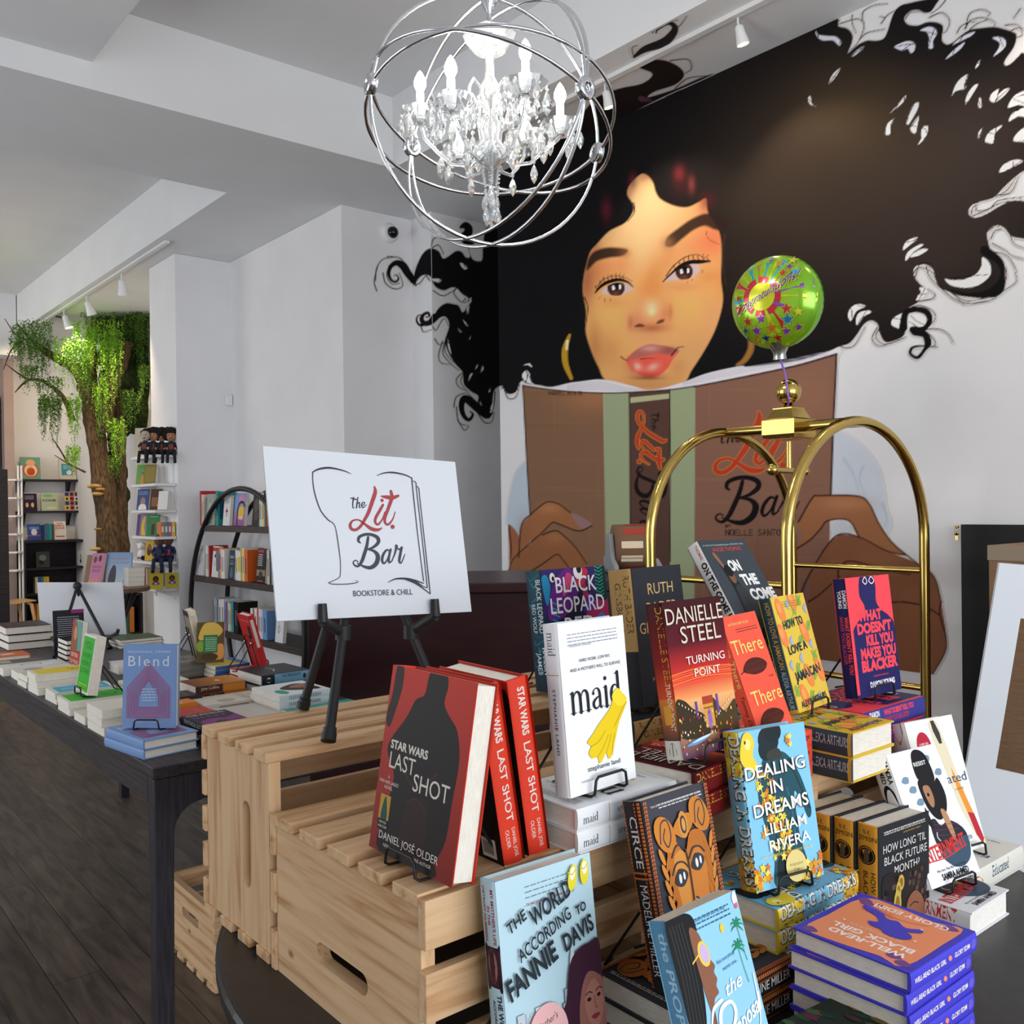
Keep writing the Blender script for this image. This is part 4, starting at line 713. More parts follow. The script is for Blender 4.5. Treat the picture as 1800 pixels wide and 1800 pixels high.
# the white frame: a leaning foam sheet with a window cut in it
F0 = at_d(1757, 990, 2.45); 
fp = [(1757,990),(1700,1340),(1680,1440),(1690,1600),(1990,1660),(2010,1010)]; hp = [(1794,1087),(1750,1352),(1960,1400),(1980,1100)]
Ff = pose(F0.x, F0.y, F0.z, -48, -4)
def flat(px, py):
    d = ray(px, py); n = Ff.col[1].xyz; tt = (F0-CAM).dot(n)/d.dot(n); q = Ff.inverted() @ (CAM+d*tt); return (q.x, q.z)
O_ = [flat(*p) for p in fp]; H_ = [flat(*p) for p in hp]
lo_ = [(H_[1][0]-.3, -1.25), (O_[4][0], -1.25)]
mb = MB(); 
for pts in ([O_[0], O_[1], H_[1], H_[0]], [O_[0], H_[0], H_[3], O_[5]], [H_[3], H_[2], O_[4], O_[5]], [O_[1], O_[2], O_[3], O_[4], H_[2], H_[1]], [O_[3], (O_[3][0], -1.18), (O_[4][0], -1.18), O_[4]]): mb.prism(pts, 0, .012, 'y')
o = mb.obj('photo_frame', mat('white_foam_board', '#d9dde2', .6)); o.matrix_world = Ff; tag(o, 'big white foam photo frame with a cut out window at right', 'foam frame')
# ---------------------------------------------------------------- round table, crates, sign
ZT, ZC = .74, .978          # round table, crate tops
RC = (1.25, 1.157); RR = .737
rt_ = thing('round_table', 'round black display table carrying crates and books', 'table', Matrix.Translation((RC[0], RC[1], 0)))
RTW = noisy('black_laminate', '#1c1a1b', '#262324', 40, .34, spec=.5, bump=.03)
MB().lathe([(RR-.012,.705),(RR-.002,.709),(RR,.72),(RR,.732),(RR-.004,.739),(RR-.01,.74)], 96, sm=False).obj('tabletop', RTW, rt_); MB().lathe([(.05,.03),(.05,.66),(.09,.69),(.26,.705)], 28).obj('pedestal', BLACK, rt_); MB().lathe([(.36,0),(.36,.012),(.30,.022),(.06,.05)], 40).obj('base', BLACK, rt_)
m = mat('raw_pine', rough=.6, spec=.25); N, L, b = nodes(m)
tc = N.new('ShaderNodeTexCoord'); oi = N.new('ShaderNodeObjectInfo'); mp = N.new('ShaderNodeMapping'); ad = N.new('ShaderNodeVectorMath'); ad.operation = 'MULTIPLY_ADD'; ad.inputs[1].default_value = (7.3, 5.1, 3.7)
L.new(oi.outputs['Random'], ad.inputs[0]); L.new(tc.outputs['Object'], ad.inputs[2]); L.new(ad.outputs[0], mp.inputs[0]); mp.inputs['Scale'].default_value = (.9, 11, 11)
nz = N.new('ShaderNodeTexNoise'); nz.inputs['Scale'].default_value = 4.2; nz.inputs['Detail'].default_value = 5; nz.inputs['Distortion'].default_value = .5
rp = N.new('ShaderNodeValToRGB'); rp.color_ramp.elements[0].position = .32; rp.color_ramp.elements[0].color = srgb('#b08358'); rp.color_ramp.elements[1].position = .6; rp.color_ramp.elements[1].color = srgb('#d6b48c'); e = rp.color_ramp.elements.new(.45); e.color = srgb('#cba57c')
vo_ = N.new('ShaderNodeTexVoronoi'); vo_.inputs['Scale'].default_value = 1.; mp2 = N.new('ShaderNodeMapping'); mp2.inputs['Scale'].default_value = (5.5, 9, 9); L.new(ad.outputs[0], mp2.inputs[0]); L.new(mp2.outputs[0], vo_.inputs['Vector'])
kr = N.new('ShaderNodeValToRGB'); kr.color_ramp.elements[0].position = .02; kr.color_ramp.elements[0].color = (1, 1, 1, 1); kr.color_ramp.elements[1].position = .075; kr.color_ramp.elements[1].color = (0, 0, 0, 1)
mk = N.new('ShaderNodeMix'); mk.data_type = 'RGBA'; mk.inputs[7].default_value = srgb('#7a4a28')
L.new(mp.outputs[0], nz.inputs['Vector']); L.new(nz.outputs['Fac'], rp.inputs[0]); L.new(vo_.outputs['Distance'], kr.inputs[0]); L.new(rp.outputs[0], mk.inputs[6]); L.new(kr.outputs[0], mk.inputs[0]); L.new(mk.outputs[2], b.inputs['Base Color'])
PINE = m
pe = m.copy(); pe.name = 'raw_pine_cross_grain'
for n_ in pe.node_tree.nodes:
    if n_.type == 'MAPPING' and n_.inputs['Scale'].default_value[1] > 10: n_.inputs['Scale'].default_value = (14, .8, 14)
    elif n_.type == 'MAPPING': n_.inputs['Scale'].default_value = (9, 5.5, 9)
def crate(label, M, L_=.405, W=.39, H=.238, group='pine crates'):
    """open side up: length x, width y, height z, origin at a bottom corner"""
    t = thing('wooden_crate', label, 'crate', M, group); th = .016; e = .02; 
    def end(x):
        mb = MB(); zc, hr, hw, yc, z0 = H*.68, .015, .055, W/2, th+.0005
        up = [(yc+hw+hr*math.sin(a), zc+hr*math.cos(a)) for a in np.linspace(math.pi/2, 0, 6)]+[(yc-hw-hr*math.sin(a), zc+hr*math.cos(a)) for a in np.linspace(0, math.pi/2, 6)]
        dn = [(y, 2*zc-z) for y, z in up]
        mb.prism([(0, H), (0, zc)]+up[::-1]+[(W, zc), (W, H)], x, x+e, 'x'); mb.prism([(0, z0), (0, zc)]+dn[::-1]+[(W, zc), (W, z0)], x, x+e, 'x'); return mb
    for x in (th*.0+.0, L_-e): end(x).obj('end_board', pe, t)
    sw = W*.1455; n = 5; gap = (W-n*sw)/(n-1)
    for k in range(n): MB().box(-.004, L_+.004, k*(sw+gap), k*(sw+gap)+sw, 0, th).obj('slat', PINE, t, .0015)
    ns = 4 if H > .25 else 3; hs = (H-th*.2)*(.255 if ns == 3 else .175); gp = (H-th*.2-ns*hs)/(ns-1)
    for y in (-th, W):
        for k in range(ns): z = th*.2+k*(hs+gp); MB().box(-.004, L_+.004, y, y+th, z, z+hs).obj('slat', PINE, t, .0015)
    return t
FLIP = lambda x, y, z, H=.238, W=.39: Matrix.Translation((x, y+W, z+H)) @ Matrix.Rotation(math.pi, 4, 'X')
crate('upturned pine crate at the front left of the round table', FLIP(.62, .931, ZT))
crate('upturned pine crate in the middle of the front row', FLIP(1.033, .931, ZT))
crate('upturned pine crate at the right end of the front row', FLIP(1.445, .931, ZT), .39, .37)
# crates lying on their long side: open side towards the viewer (-Y), bottom towards +Y
def side_crate(label, x, y, L_=.405, W=.325, H=.262): return crate(label, Matrix.Translation((x, y+H+.001, ZT)) @ Matrix.Rotation(math.pi/2, 4, 'X') @ Matrix.Translation((0, .016, 0)), L_, W-.032, H)
side_crate('pine crate on its side at the back left under the easel', .62, 1.345); side_crate('pine crate on its side behind the middle of the display', 1.035, 1.345); side_crate('pine crate on its side at the back right of the display', 1.45, 1.345, .36)
crate('pine crate standing on the floor beside the dark table', Matrix.Translation((1.071, 2.715, 0)) @ Matrix.Translation((0, 0, 0)), .46, .385, .238)
# ---------------------------------------------------------------- shop sign on its easel
SM = pose(.666, 1.409, 1.2536, -11, 12.1)
o0 = SM.translation
def flat_s(px, py):
    d = ray(px, py); n = SM.col[1].xyz; q = SM.inverted() @ (CAM+d*((o0-CAM).dot(n)/d.dot(n))); return (q.x, q.z)
cs_ = [flat_s(*p) for p in ((487,1092),(829,1075),(800,812),(462,784))]
mb = MB(); mb.cc = srgb('#d3d7dc'); mb.prism(cs_, 0, .006, 'y'); 
P = Panel(mb, lambda u, v, h: (u, -h, v), 1., 1., .0004, .00004); P.W = P.H = 100.
S4 = lambda pts: [flat_s(580+p[0]/4, 600+p[1]/4)+(p[2]*.00029,) for p in pts]
for ink, st in LOGO:
    vs, fs = ribbon(np.array(S4([(x, y, w*.95) for x, y, w in st]))); P._put(vs, fs, '#a5474a' if ink == 'r' else '#45464d')
SG = lambda pts: [flat_s(440+p[0]/3.102, 760+p[1]/3.102)+(p[2]*.0003,) for p in pts]
G_ = '#3c3d44'
for st in ([(340,218,6),(370,202,10),(420,194,12),(470,200,9),(520,214,6),(550,228,2)],[(340,216,6),(340,260,5),(350,330,6),(380,420,6),(420,474,6),(448,492,4)],[(446,492,4),(462,515,4),(476,590,5),(490,700,4),(490,770,4),(480,795,4),(426,821,4)],[(426,821,4),(450,828,5),(520,828,5),(570,822,5),(588,814,3),(570,808,2)],[(690,236,3),(730,222,7),(780,220,10),(840,232,8),(880,250,6)],[(880,250,6),(884,300,6),(912,560,5),(944,812,5)],[(886,266,4),(902,276,5),(906,320,5),(936,580,5),(964,846,5)],[(904,292,3),(918,308,5),(922,350,5),(950,600,5),(980,880,6)],[(750,818,3),(790,800,8),(840,798,12),(890,806,10),(944,824,5)],[(840,800,3),(900,816,8),(940,840,5),(964,848,4)],[(840,802,3),(900,824,8),(950,858,6),(980,882,4)]):
    vs, fs = ribbon(np.array(SG(st))); P._put(vs, fs, G_)
bt, bf, bw = text_faces('BOOKSTORE & CHILL'); a0 = flat_s(621, 1048.5); a1 = flat_s(725, 1045)
ux, uz = a1[0]-a0[0], a1[1]-a0[1]; k = math.hypot(ux, uz)/bw
P._put([(a0[0]+x*ux/bw-y*uz/bw*.0, a0[1]+x*uz/bw+y*k*1.25) for x, y in bt], bf, G_)
sg = mb.obj('sign_board', PAPER); sg.matrix_world = SM; tag(sg, 'white shop sign with a wine glass and book logo, on the near easel', 'sign')
def prop_easel(label, M, feet, top, hooks, zb, k=1.):
    """tripod: feet (left, right, back), apex, hooks on the two front legs"""
    t = thing('display_easel', label, 'easel', M); inv_ = M.inverted()
    for i, f in enumerate(feet):
        f = Vector(f); MB().tube([inv_ @ f, inv_ @ f.lerp(top, .96)], [.0085*k, .007*k], 10).obj('leg', PLASTIC, t); MB().tube([inv_ @ f, inv_ @ f.lerp(top, .03)], .0125*k, 12).tube([inv_ @ f.lerp(top, .03), inv_ @ f.lerp(top, .05)], .011*k, 12).obj('rubber_foot', PLASTIC, t)
    MB().ball(inv_ @ top, .02*k).obj('apex_joint', PLASTIC, t)
    for h in hooks:
        c_, tip = Vector(h[0]), Vector(h[1]); MB().tube([inv_ @ (c_-Vector((0,0,.012*k))), inv_ @ (c_+Vector((0,0,.012*k)))], .014*k, 12).tube([inv_ @ c_, inv_ @ tip], .009*k, 8).tube([inv_ @ tip, inv_ @ Vector(h[2])], [.009*k, .0075*k], 8).obj('hook', PLASTIC, t)
    return t
FL = on_z(577, 1303, 1.07); apex = at_d(633, 893, 1.71)
fl = [FL, on_z(785, 1262, 1.07), on_z(532, 1245, 1.07)]
def on_leg(f, px_y):
    best = min((abs(900-FOC*((p-CAM).dot(UP))/((p-CAM).dot(FW))-px_y), t_) for t_ in np.linspace(0, 1, 400) for p in [f.lerp(apex, t_)]); return f.lerp(apex, best[1])
h1 = on_leg(fl[0], 1112); h2 = on_leg(fl[1], 1110)
wv = SM.col[0].xyz; nv = -SM.col[1].xyz
def hk(h, s, px, py):
    q = flat_s(px, py); tip = SM @ Vector((q[0], -.006, q[1])); return (h, tip, tip+SM.col[2].xyz*.03-SM.col[1].xyz*.004)
prop_easel('black tripod easel holding the shop sign on the crates', Matrix.Translation((apex.x, apex.y, 1.067)), fl, apex, [hk(h1, -1, 566, 1094), hk(h2, 1, 763, 1084)], 1.067)
# ---------------------------------------------------------------- books
COPPER = attr_mat('attr_copper_foil', .34, .5, 0, .75)
def book(name, label, W, H, T, M, cols, art=None, hard=True, group=None, pages=None, m=None, cat='book'):
    """cols: front, spine, back colours; art(P front, S spine, B back)"""
    if isinstance(cols, str): cols = (cols,)*3
    t = thing(name, label, cat, M, group); th = .0022 if hard else .0007
    mb = MB(); mb.cc = srgb(cols[0]); mb.box(.004, W, 0, th, 0, H); mb.cc = srgb(cols[2]); mb.box(.004, W, T-th, T, 0, H)
    bulge = min(.0045, T*.12) if hard else .001
    sx = lambda y: .005-bulge*max(0, math.sin(math.pi*min(1, max(0, y/T))))**.4
    ys_ = [T*k/10 for k in range(11)]; mb.cc = srgb(cols[1])
    vs = [(sx(y), y, z) for z in (0, H) for y in ys_]; mb.add(vs, [(k, k+1, 12+k, 11+k) for k in range(10)], True)
    mb.add([(sx(y), y, z) for z in (0, H) for y in ys_]+[(.007, T, 0), (.007, 0, 0), (.007, T, H), (.007, 0, H)], [tuple(range(11))+(22, 23), tuple(range(11, 22))+(24, 25), (22, 23, 25, 24)])
    if art:
        P = Panel(mb, lambda u, v, h: (u, -h, v), W, H); S = Panel(mb, lambda u, v, h: (sx(T-u)-h, T-u, v), T, H); S.sub = 10; B = Panel(mb, lambda u, v, h: (W-u, T+h, v), W, H); art(P, S, B)
    mb.obj('cover', [m or PRINT, COPPER], t)
    i = .0035 if hard else .0004
    MB().box(.006, W-i, th+.0001, T-th-.0001, i, H-i).obj('page_block', pages or PAGES, t)
    return t
def easel(M, T, tilt, label, w=.07, h=.12):
    """wire display stand; M: pose of the book it carries (bottom left front corner), w: width"""
    a = math.radians(tilt); W_ = w
    yaw = math.atan2(M.col[0].y, M.col[0].x); base = Matrix.Translation(M.translation) @ Matrix.Rotation(yaw, 4, 'Z')
    t = thing('book_stand', label, 'book stand', base, 'black wire book stands'); z0 = -T*math.sin(a)-.004
    cx = easel.cx; bk = T*math.cos(a)
    R_ = .0021
    MB().tube([(cx-W_/2, bk+.004, z0), (cx-W_/2, -.004, z0+.002), (cx-W_/2+.001, -.010, z0+.006), (cx-W_/2+.004, -.010, z0+.024), (cx-W_/2+.01, -.009, z0+.028), (cx+W_/2-.01, -.009, z0+.028), (cx+W_/2-.004, -.010, z0+.024), (cx+W_/2-.001, -.010, z0+.006), (cx+W_/2, -.004, z0+.002), (cx+W_/2, bk+.004, z0)], R_, 8).obj('front_lip', BLACK, t)
    hb = h; top = (bk+.006+hb*math.tan(a), z0+hb)
    MB().tube([(cx-W_/2, bk+.004, z0), (cx-W_/2+.004, top[0], top[1]), (cx+W_/2-.004, top[0], top[1]), (cx+W_/2, bk+.004, z0)], R_, 8).obj('back_frame', BLACK, t)
    for s in (-1, 1):
        pz = (cx+s*(W_/2-.002), bk+.006+hb*.8*math.tan(a), z0+hb*.8)
        MB().tube([pz, (cx+s*(W_/2+.01), pz[1]+.06, z0+.002), (cx+s*(W_/2-.012), pz[1]+.066, z0+.001)], R_, 8).obj('rear_leg', BLACK, t)
        MB().ball((pz[0]+s*.003, pz[1], pz[2]), .0055, n=10, m=6).obj('pivot', STEEL, t)
    return t
easel.cx = .07
MAID = [[(.18,0,.18),(.18,.5,.18),(.18,.95,.18)],[(0,.93,.04),(.1,.95,.06),(.18,.97,.1)],[(.02,.02,.045),(.36,.02,.045)],[(.24,.72,.04),(.38,.95,.07),(.56,.97,.12),(.68,.8,.18),(.70,.5,.18),(.70,0,.18)],[(.54,.02,.045),(.88,.02,.045)],[(.76,.72,.04),(.9,.95,.07),(1.08,.97,.12),(1.2,.8,.18),(1.22,.5,.18),(1.22,0,.18)],[(1.06,.02,.045),(1.40,.02,.045)],
 [(2.08,.1,.16),(2.08,.7,.16),(1.98,.93,.1),(1.82,.97,.05),(1.66,.88,.06),(1.63,.75,.16)],[(2.08,.58,.04),(1.88,.52,.08),(1.65,.36,.15),(1.61,.18,.16),(1.75,.02,.1),(1.95,.08,.05),(2.08,.25,.04)],[(2.08,.1,.15),(2.15,.0,.07),(2.28,.1,.03)],
 [(2.55,0,.18),(2.55,.5,.18),(2.55,.95,.18)],[(2.38,.93,.04),(2.48,.95,.06),(2.55,.97,.1)],[(2.38,.02,.045),(2.72,.02,.045)],[(2.54,1.36,.2),(2.54,1.37,.2)],
 [(3.38,.85,.04),(3.24,.97,.06),(3.02,.85,.14),(2.92,.5,.18),(3.02,.12,.14),(3.24,.02,.06),(3.38,.15,.04)],[(3.46,.03,.18),(3.46,.8,.18),(3.46,1.55,.18)],[(3.28,1.5,.05),(3.4,1.53,.08)],[(3.46,.03,.06),(3.66,.03,.04)]]
def maid_letters(P, x, y, k, kw, c, rot=False):
    if rot: P.strokes([[(x+b*k*P.H/P.W*.72, y-a*k*.72, w*kw) for a, b, w in s] for s in MAID], c)
    else: P.strokes([[(x+a*k, y+b*k*P.W/P.H, w*kw) for a, b, w in s] for s in MAID], c)
# -------- jackets
def j_shot(P, S, B):
    K = '#1b1210'; R = '#c2301f'
    for q, f in ((P, 0), (B, 1)):
        q.grad(0, 0, 100, 100, '#7a2015', '#c2301f')
        q.blob([(14,0),(12,16),(20,40),(8,52),(10,60),(26,74),(34,84),(44,88),(46,97),(50,101),(66,101),(70,95),(68,86),(76,80),(86,74),(92,60),(90,40),(88,20),(80,8),(78,0)] if not f else [(60,0),(66,20),(60,40),(70,60),(66,74),(74,86),(101,90),(101,0)], K)
        q.blob([(0,70),(4,84),(6,101),(14,101),(16,90),(12,78),(6,66)] if not f else [(0,40),(4,60),(0,70)], '#2a1712')
        q.blob([(36,4),(40,30),(60,34),(66,20),(60,4)], '#2c1612'); q.line([(30,46),(44,40),(56,42),(70,50)], 1.2, '#4a1d16'); q.line([(38,30),(50,34),(64,28)], 1., '#4a1d16')
    W_ = '#d9d2c8'
    P.text('STAR WARS', 34, 55.5, 4.6, W_, 46, bold=.035); P.text('LAST', 12, 45, 9, W_, 32, 'l'); P.text('SHOT', 44, 37.5, 9.5, W_, 42, 'l')
    P.text('A', 14, 39, 1.8, W_, None); P.text('HAN AND LANDO', 15, 36, 1.9, W_, 24); P.text('NOVEL', 15, 33.2, 1.9, W_, 10)
    P.rect(7, 15, 20, 30, '#b8902a'); P.blob([(10,17),(11,25),(13.5,29.4),(16,25),(17.5,17)], '#1e4a44', 3); P.rect(7, 11.5, 20, 17, '#15100e'); P.text('FLIP FOR', 13.5, 14.8, 1.3, W_, 9); P.text('LANDO COVER', 13.5, 12.6, 1.3, W_, 11)
    P.text('DANIEL JOSÉ OLDER', 47, 7, 4.2, W_, 72); P.text('NEW YORK TIMES BESTSELLING AUTHOR', 47, 3.6, 1.8, W_, 58)
    S.text('STAR WARS', 44, 95, 34, W_, 27, 'l', .03, -90); S.text('LAST SHOT', 42, 64, 34, W_, 40, 'l', .01, -90); S.text('DANIEL JOSÉ', 58, 20, 17, W_, 16, 'l', 0, -90); S.text('OLDER', 28, 20, 17, W_, 10, 'l', 0, -90)
    B.rect(74, 4, 92, 15, '#e4ded4'); [B.rect(76+k*1.5, 6, 76.8+k*1.5, 13, '#1a1a1a') for k in range(9)]
def j_maid(P, S, B):
    K = '#23252c'; G = '#8a8d94'
    for k in range(4): P.fine(14, 88, 92.5-k*2., G, 1, sd=3)
    P.text('—SUSANNAH CAHALAN', 14, 85.4, 1., G, 34, 'l'); P.text('HARD WORK, LOW PAY,', 52, 76, 2., K, 46); P.text("AND A MOTHER'S WILL TO SURVIVE", 52, 71, 2., K, 74)
    maid_letters(P, 12, 47, 20.5, 20.5, K)
    Y = '#e8c81e'; D = '#b8981a'
    P.blob([(70,47),(78,56),(92,51),(93,46),(80,36),(72,26),(66,18),(60,16),(57,20),(50,16),(46,15),(44,19),(36,19),(32,23),(36,26),(31,29),(40,33),(50,38),(60,42)], Y)
    P.blob([(72,52),(82,56.5),(94,48),(92,46),(80,46)], '#f0d83a'); 
    for l in ([(36,26),(48,28),(58,33)],[(44,19),(54,24),(62,30)],[(57,20),(62,25),(66,30)],[(66,18),(68,25),(72,30)],[(72,34),(84,42),(93,47)]): P.line(l, .9, D)
    P.text('stephanie land', 53, 12, 3., K, 48); P.text('FOREWORD BY BARBARA EHRENREICH', 52, 6.5, 1.3, G, 66)
    maid_letters(S, 30, 95, 5.2, 22, K, True); S.text('STEPHANIE LAND', 42, 62, 20, K, 38, 'l', 0, -90, 0, 1.15); S.rect(10, 70, 90, 70.5, '#c8b060')
def j_leopard(P, S, B):
    for p_, c in (([(0,100),(0,60),(20,80),(40,70),(60,90),(80,75),(100,95),(100,100)], '#3a2a66'),([(5,60),(20,90),(45,100),(55,80),(30,60)], '#6a2a86'),([(60,100),(75,70),(100,80),(100,40),(70,40)], '#b0285a'),([(0,0),(0,60),(30,40),(50,60),(80,30),(100,50),(100,0)], '#20344a'),([(20,20),(35,50),(50,30),(70,60),(60,10)], '#8a2050'),([(5,70),(12,84),(8,95),(0,92)], '#2a86b0'),([(50,84),(60,99),(72,97),(64,86)], '#c23048'),([(74,50),(90,60),(96,42)], '#2a7ab8'),([(84,74),(88,100),(100,100),(100,72)], '#14363a'),([(30,76),(38,96),(48,90)], '#d0487a'),([(60,62),(72,78),(80,66)], '#5a2a9a')): P.blob(p_, c)
    for k in range(9): P.line([(88+k % 2*2, 74+k*3), (95, 76+k*3)], 1.4, '#2a9a7a'); P.line([(90, 74+k*3), (83, 76+k*3)], 1.4, '#2a9a7a')
    for k in range(6): P.line([(20+k, 70-k*5), (12, 73-k*5)], 1.6, '#1ea0a8')
    P.ell(16, 93, 4, 4, '#e8e4d8'); P.ell(17, 92, 2, 2, '#201a20'); P.ell(56, 97, 7, 7, '#f0ece0'); P.ell(58, 99, 4, 4, '#241a30')
    for k, s in enumerate(('BLACK', 'LEOPARD', 'RED', 'WOLF')): P.text(s, 52, 80-k*17, 13.5, '#f2f0f0', (64, 84, 46, 62)[k], bold=.01)
    S.grad(0, 0, 100, 100, '#142a3a', '#1a4a56'); [S.line([(10+20*(k % 4), 96-k*6), (30+20*(k % 3), 92-k*6), (80-10*(k % 3), 96-k*6)], 5, ('#1e6a86', '#2a8aa0', '#164a66')[k % 3]) for k in range(14)]
    S.text('BLACK LEOPARD', 62, 92, 26, '#e4e8ea', 44, 'l', 0, -90); S.text('RED WOLF', 26, 72, 24, '#d8dce0', 24, 'l', 0, -90); S.text('MARLON', 70, 36, 26, '#e8ecee', 22, 'l', .01, -90); S.text('JAMES', 34, 32, 26, '#c8d4da', 18, 'l', .01, -90)
def j_ruth(P, S, B):
    G = '#c2a068'; P.text('RUTH', 55, 80, 8.5, G, 50); P.text('BADER', 55, 66, 8.5, G, 60); P.text('GINSBURG', 50, 52, 8.5, G, 84); [P.line([(30, 46-k*1.6), (38, 47-k*1.6)], 1, '#d8d8d8') for k in range(12)]; P.text('Jane Sherron De Hart', 50, 18, 2.4, G, 56)
    S.rect(0, 40, 100, 100, '#b8945a'); S.text('RUTH BADER', 66, 95, 26, '#4a3a24', 42, 'l', 0, -90); S.text('GINSBURG', 30, 90, 26, '#4a3a24', 36, 'l', 0, -90)
def j_come(P, S, B):
    P.text('#1 New York Times bestselling author of THE HATE U GIVE', 50, 94, 1.6, '#d0d0d0', 84); P.text('ANGIE THOMAS', 52, 88, 4.2, '#d0452e', 60)
    for k, s in enumerate(('ON', 'THE', 'COME', 'UP')): P.text(s, (50, 66, 78, 70)[k], 68-k*15, 10.5, '#eceae6', (24, 34, 52, 22)[k], bold=.05)
    P.blob([(20,84),(23,84),(30,70),(36,62),(44,52),(50,40),(56,20),(60,0),(20,0),(24,30),(26,50),(24,66)], '#1c1c1e'); P.blob([(18,85),(24,86),(30,71),(27,69)], '#8a6248'); P.ell(34, 62, 6, 7, '#7a543e'); P.ell(33, 68, 8, 6, '#151315'); P.blob([(30,50),(46,50),(56,20),(30,10)], '#33363a')
    S.text('THOMAS', 60, 97, 22, '#b84a38', 14, 'l', .01, -90); S.text('ON THE COME UP', 44, 80, 42, '#23262a', 60, 'l', .05, -90)
def j_steel(P, S, B):
    P.grad(0, 72, 100, 100, '#5a1420', '#3a0f18'); P.grad(0, 48, 100, 72, '#d8342c', '#5a1420'); P.grad(0, 36, 100, 48, '#f0a060', '#d8342c'); P.grad(0, 0, 100, 36, '#4a2a4a', '#f0b070')
    for k in range(8): P.line([(0, 46+k), (50, 47+k+.8*(k % 3)), (100, 46+k)], 1.2, ('#e85a3a', '#f0803a', '#d84a34')[k % 3])
    P.blob([(52,14),(54,30),(62,34),(78,24),(100,30),(100,10)], '#4a3a22'); P.blob([(0,14),(0,36),(14,36),(26,30),(44,24),(48,12)], '#3a3020')
    T_ = '#d89a3a'; P.rect(44, 16, 60, 33, T_); P.rect(43, 31, 61, 36, '#a8402c'); P.blob([(49,16),(49,25),(52,28),(55,25),(55,16)], '#8a6ab8', 3); P.rect(44, 28, 60, 29, '#8a5a20'); P.rect(30, 24, 34, 34, '#5a4a8a'); P.rect(66, 24, 70, 36, '#6a4a9a')
    r = random.Random(4)
    for k in range(70): x = r.uniform(0, 100); y = r.uniform(2, 26); P.ell(x, y, r.uniform(.5, 1.5), r.uniform(.5, 1.3), r.choice(('#f4d070', '#e8e0d8', '#d83a3a', '#e89a3a', '#c83048')), 0, 6)
    for k in range(9): P.ell(4+k*4.6, 35-k*1.5, .8, .8, '#f8dc9a', 0, 6); P.ell(100-k*4.4, 35-k*1.5, .8, .8, '#f8dc9a', 0, 6)
    P.blob([(6,8),(24,11),(46,11.5),(30,8)], '#6a96c8'); P.blob([(16,9),(34,11.4),(50,12),(36,10)], '#d0e4f4'); P.blob([(60,0),(70,12),(100,8),(100,0)], '#4a2a58')
    G = '#d8d0bc'; P.text('DANIELLE', 50, 85, 11, G, 96); P.text('STEEL', 56, 72, 11.5, G, 68); P.text('TURNING', 58, 58, 5.4, '#f4ece0', 66); P.text('POINT', 58, 49.5, 5.4, '#f4ece0', 44)
    S.grad(0, 60, 100, 100, '#8a2020', '#3a1014'); S.grad(0, 38, 100, 60, '#d8502e', '#8a2020'); S.grad(0, 12, 100, 38, '#5a3a3a', '#d8803a'); S.rect(0, 0, 100, 12, '#d8d4cc'); S.blob([(30,3),(40,10),(60,10),(70,3)], '#3a3a3a', 2)
    S.text('DANIELLE STEEL', 58, 97, 34, '#c8983a', 50, 'l', 0, -90); S.text('TURNING POINT', 58, 48, 24, '#f0e8dc', 30, 'l', 0, -90); S.rect(30, 22, 70, 34, '#d89a3a')
def j_there(P, S, B):
    Y = '#f2d878'; K = '#4a1c14'
    P.text('NATIONAL BEST SELLER', 44, 92, 2., Y, 56); P.fine(30, 90, 88, K, 2, 2, .5, 2); P.text('There', 48, 69, 12, Y, 84); P.text('There', 56, 28, 12, Y, 84)
    for dy in (0, -41):
        P.blob([(16,56+dy),(30,62+dy),(50,64+dy),(72,62+dy),(84,57+dy),(70,52+dy),(46,51+dy),(28,53+dy)], K); P.line([(8,54+dy),(30,57+dy),(80,59+dy)], 1., '#2a0f0c')
        for k in range(9): P.line([(24+k*6, 56.5+dy), (30+k*6, 60.5+dy)], .6, '#8a3a28'); P.line([(24+k*6, 56+dy), (31+k*6, 53+dy)], .6, '#8a3a28')
    P.text('A novel', 84, 46, 2., K, 12); P.text('Tommy Orange', 60, 5, 4, K, 58)
    S.text('There There', 50, 90, 44, Y, 46, 'l', 0, -90); S.text('Tommy Orange', 46, 38, 34, K, 34, 'l', 0, -90, .2)
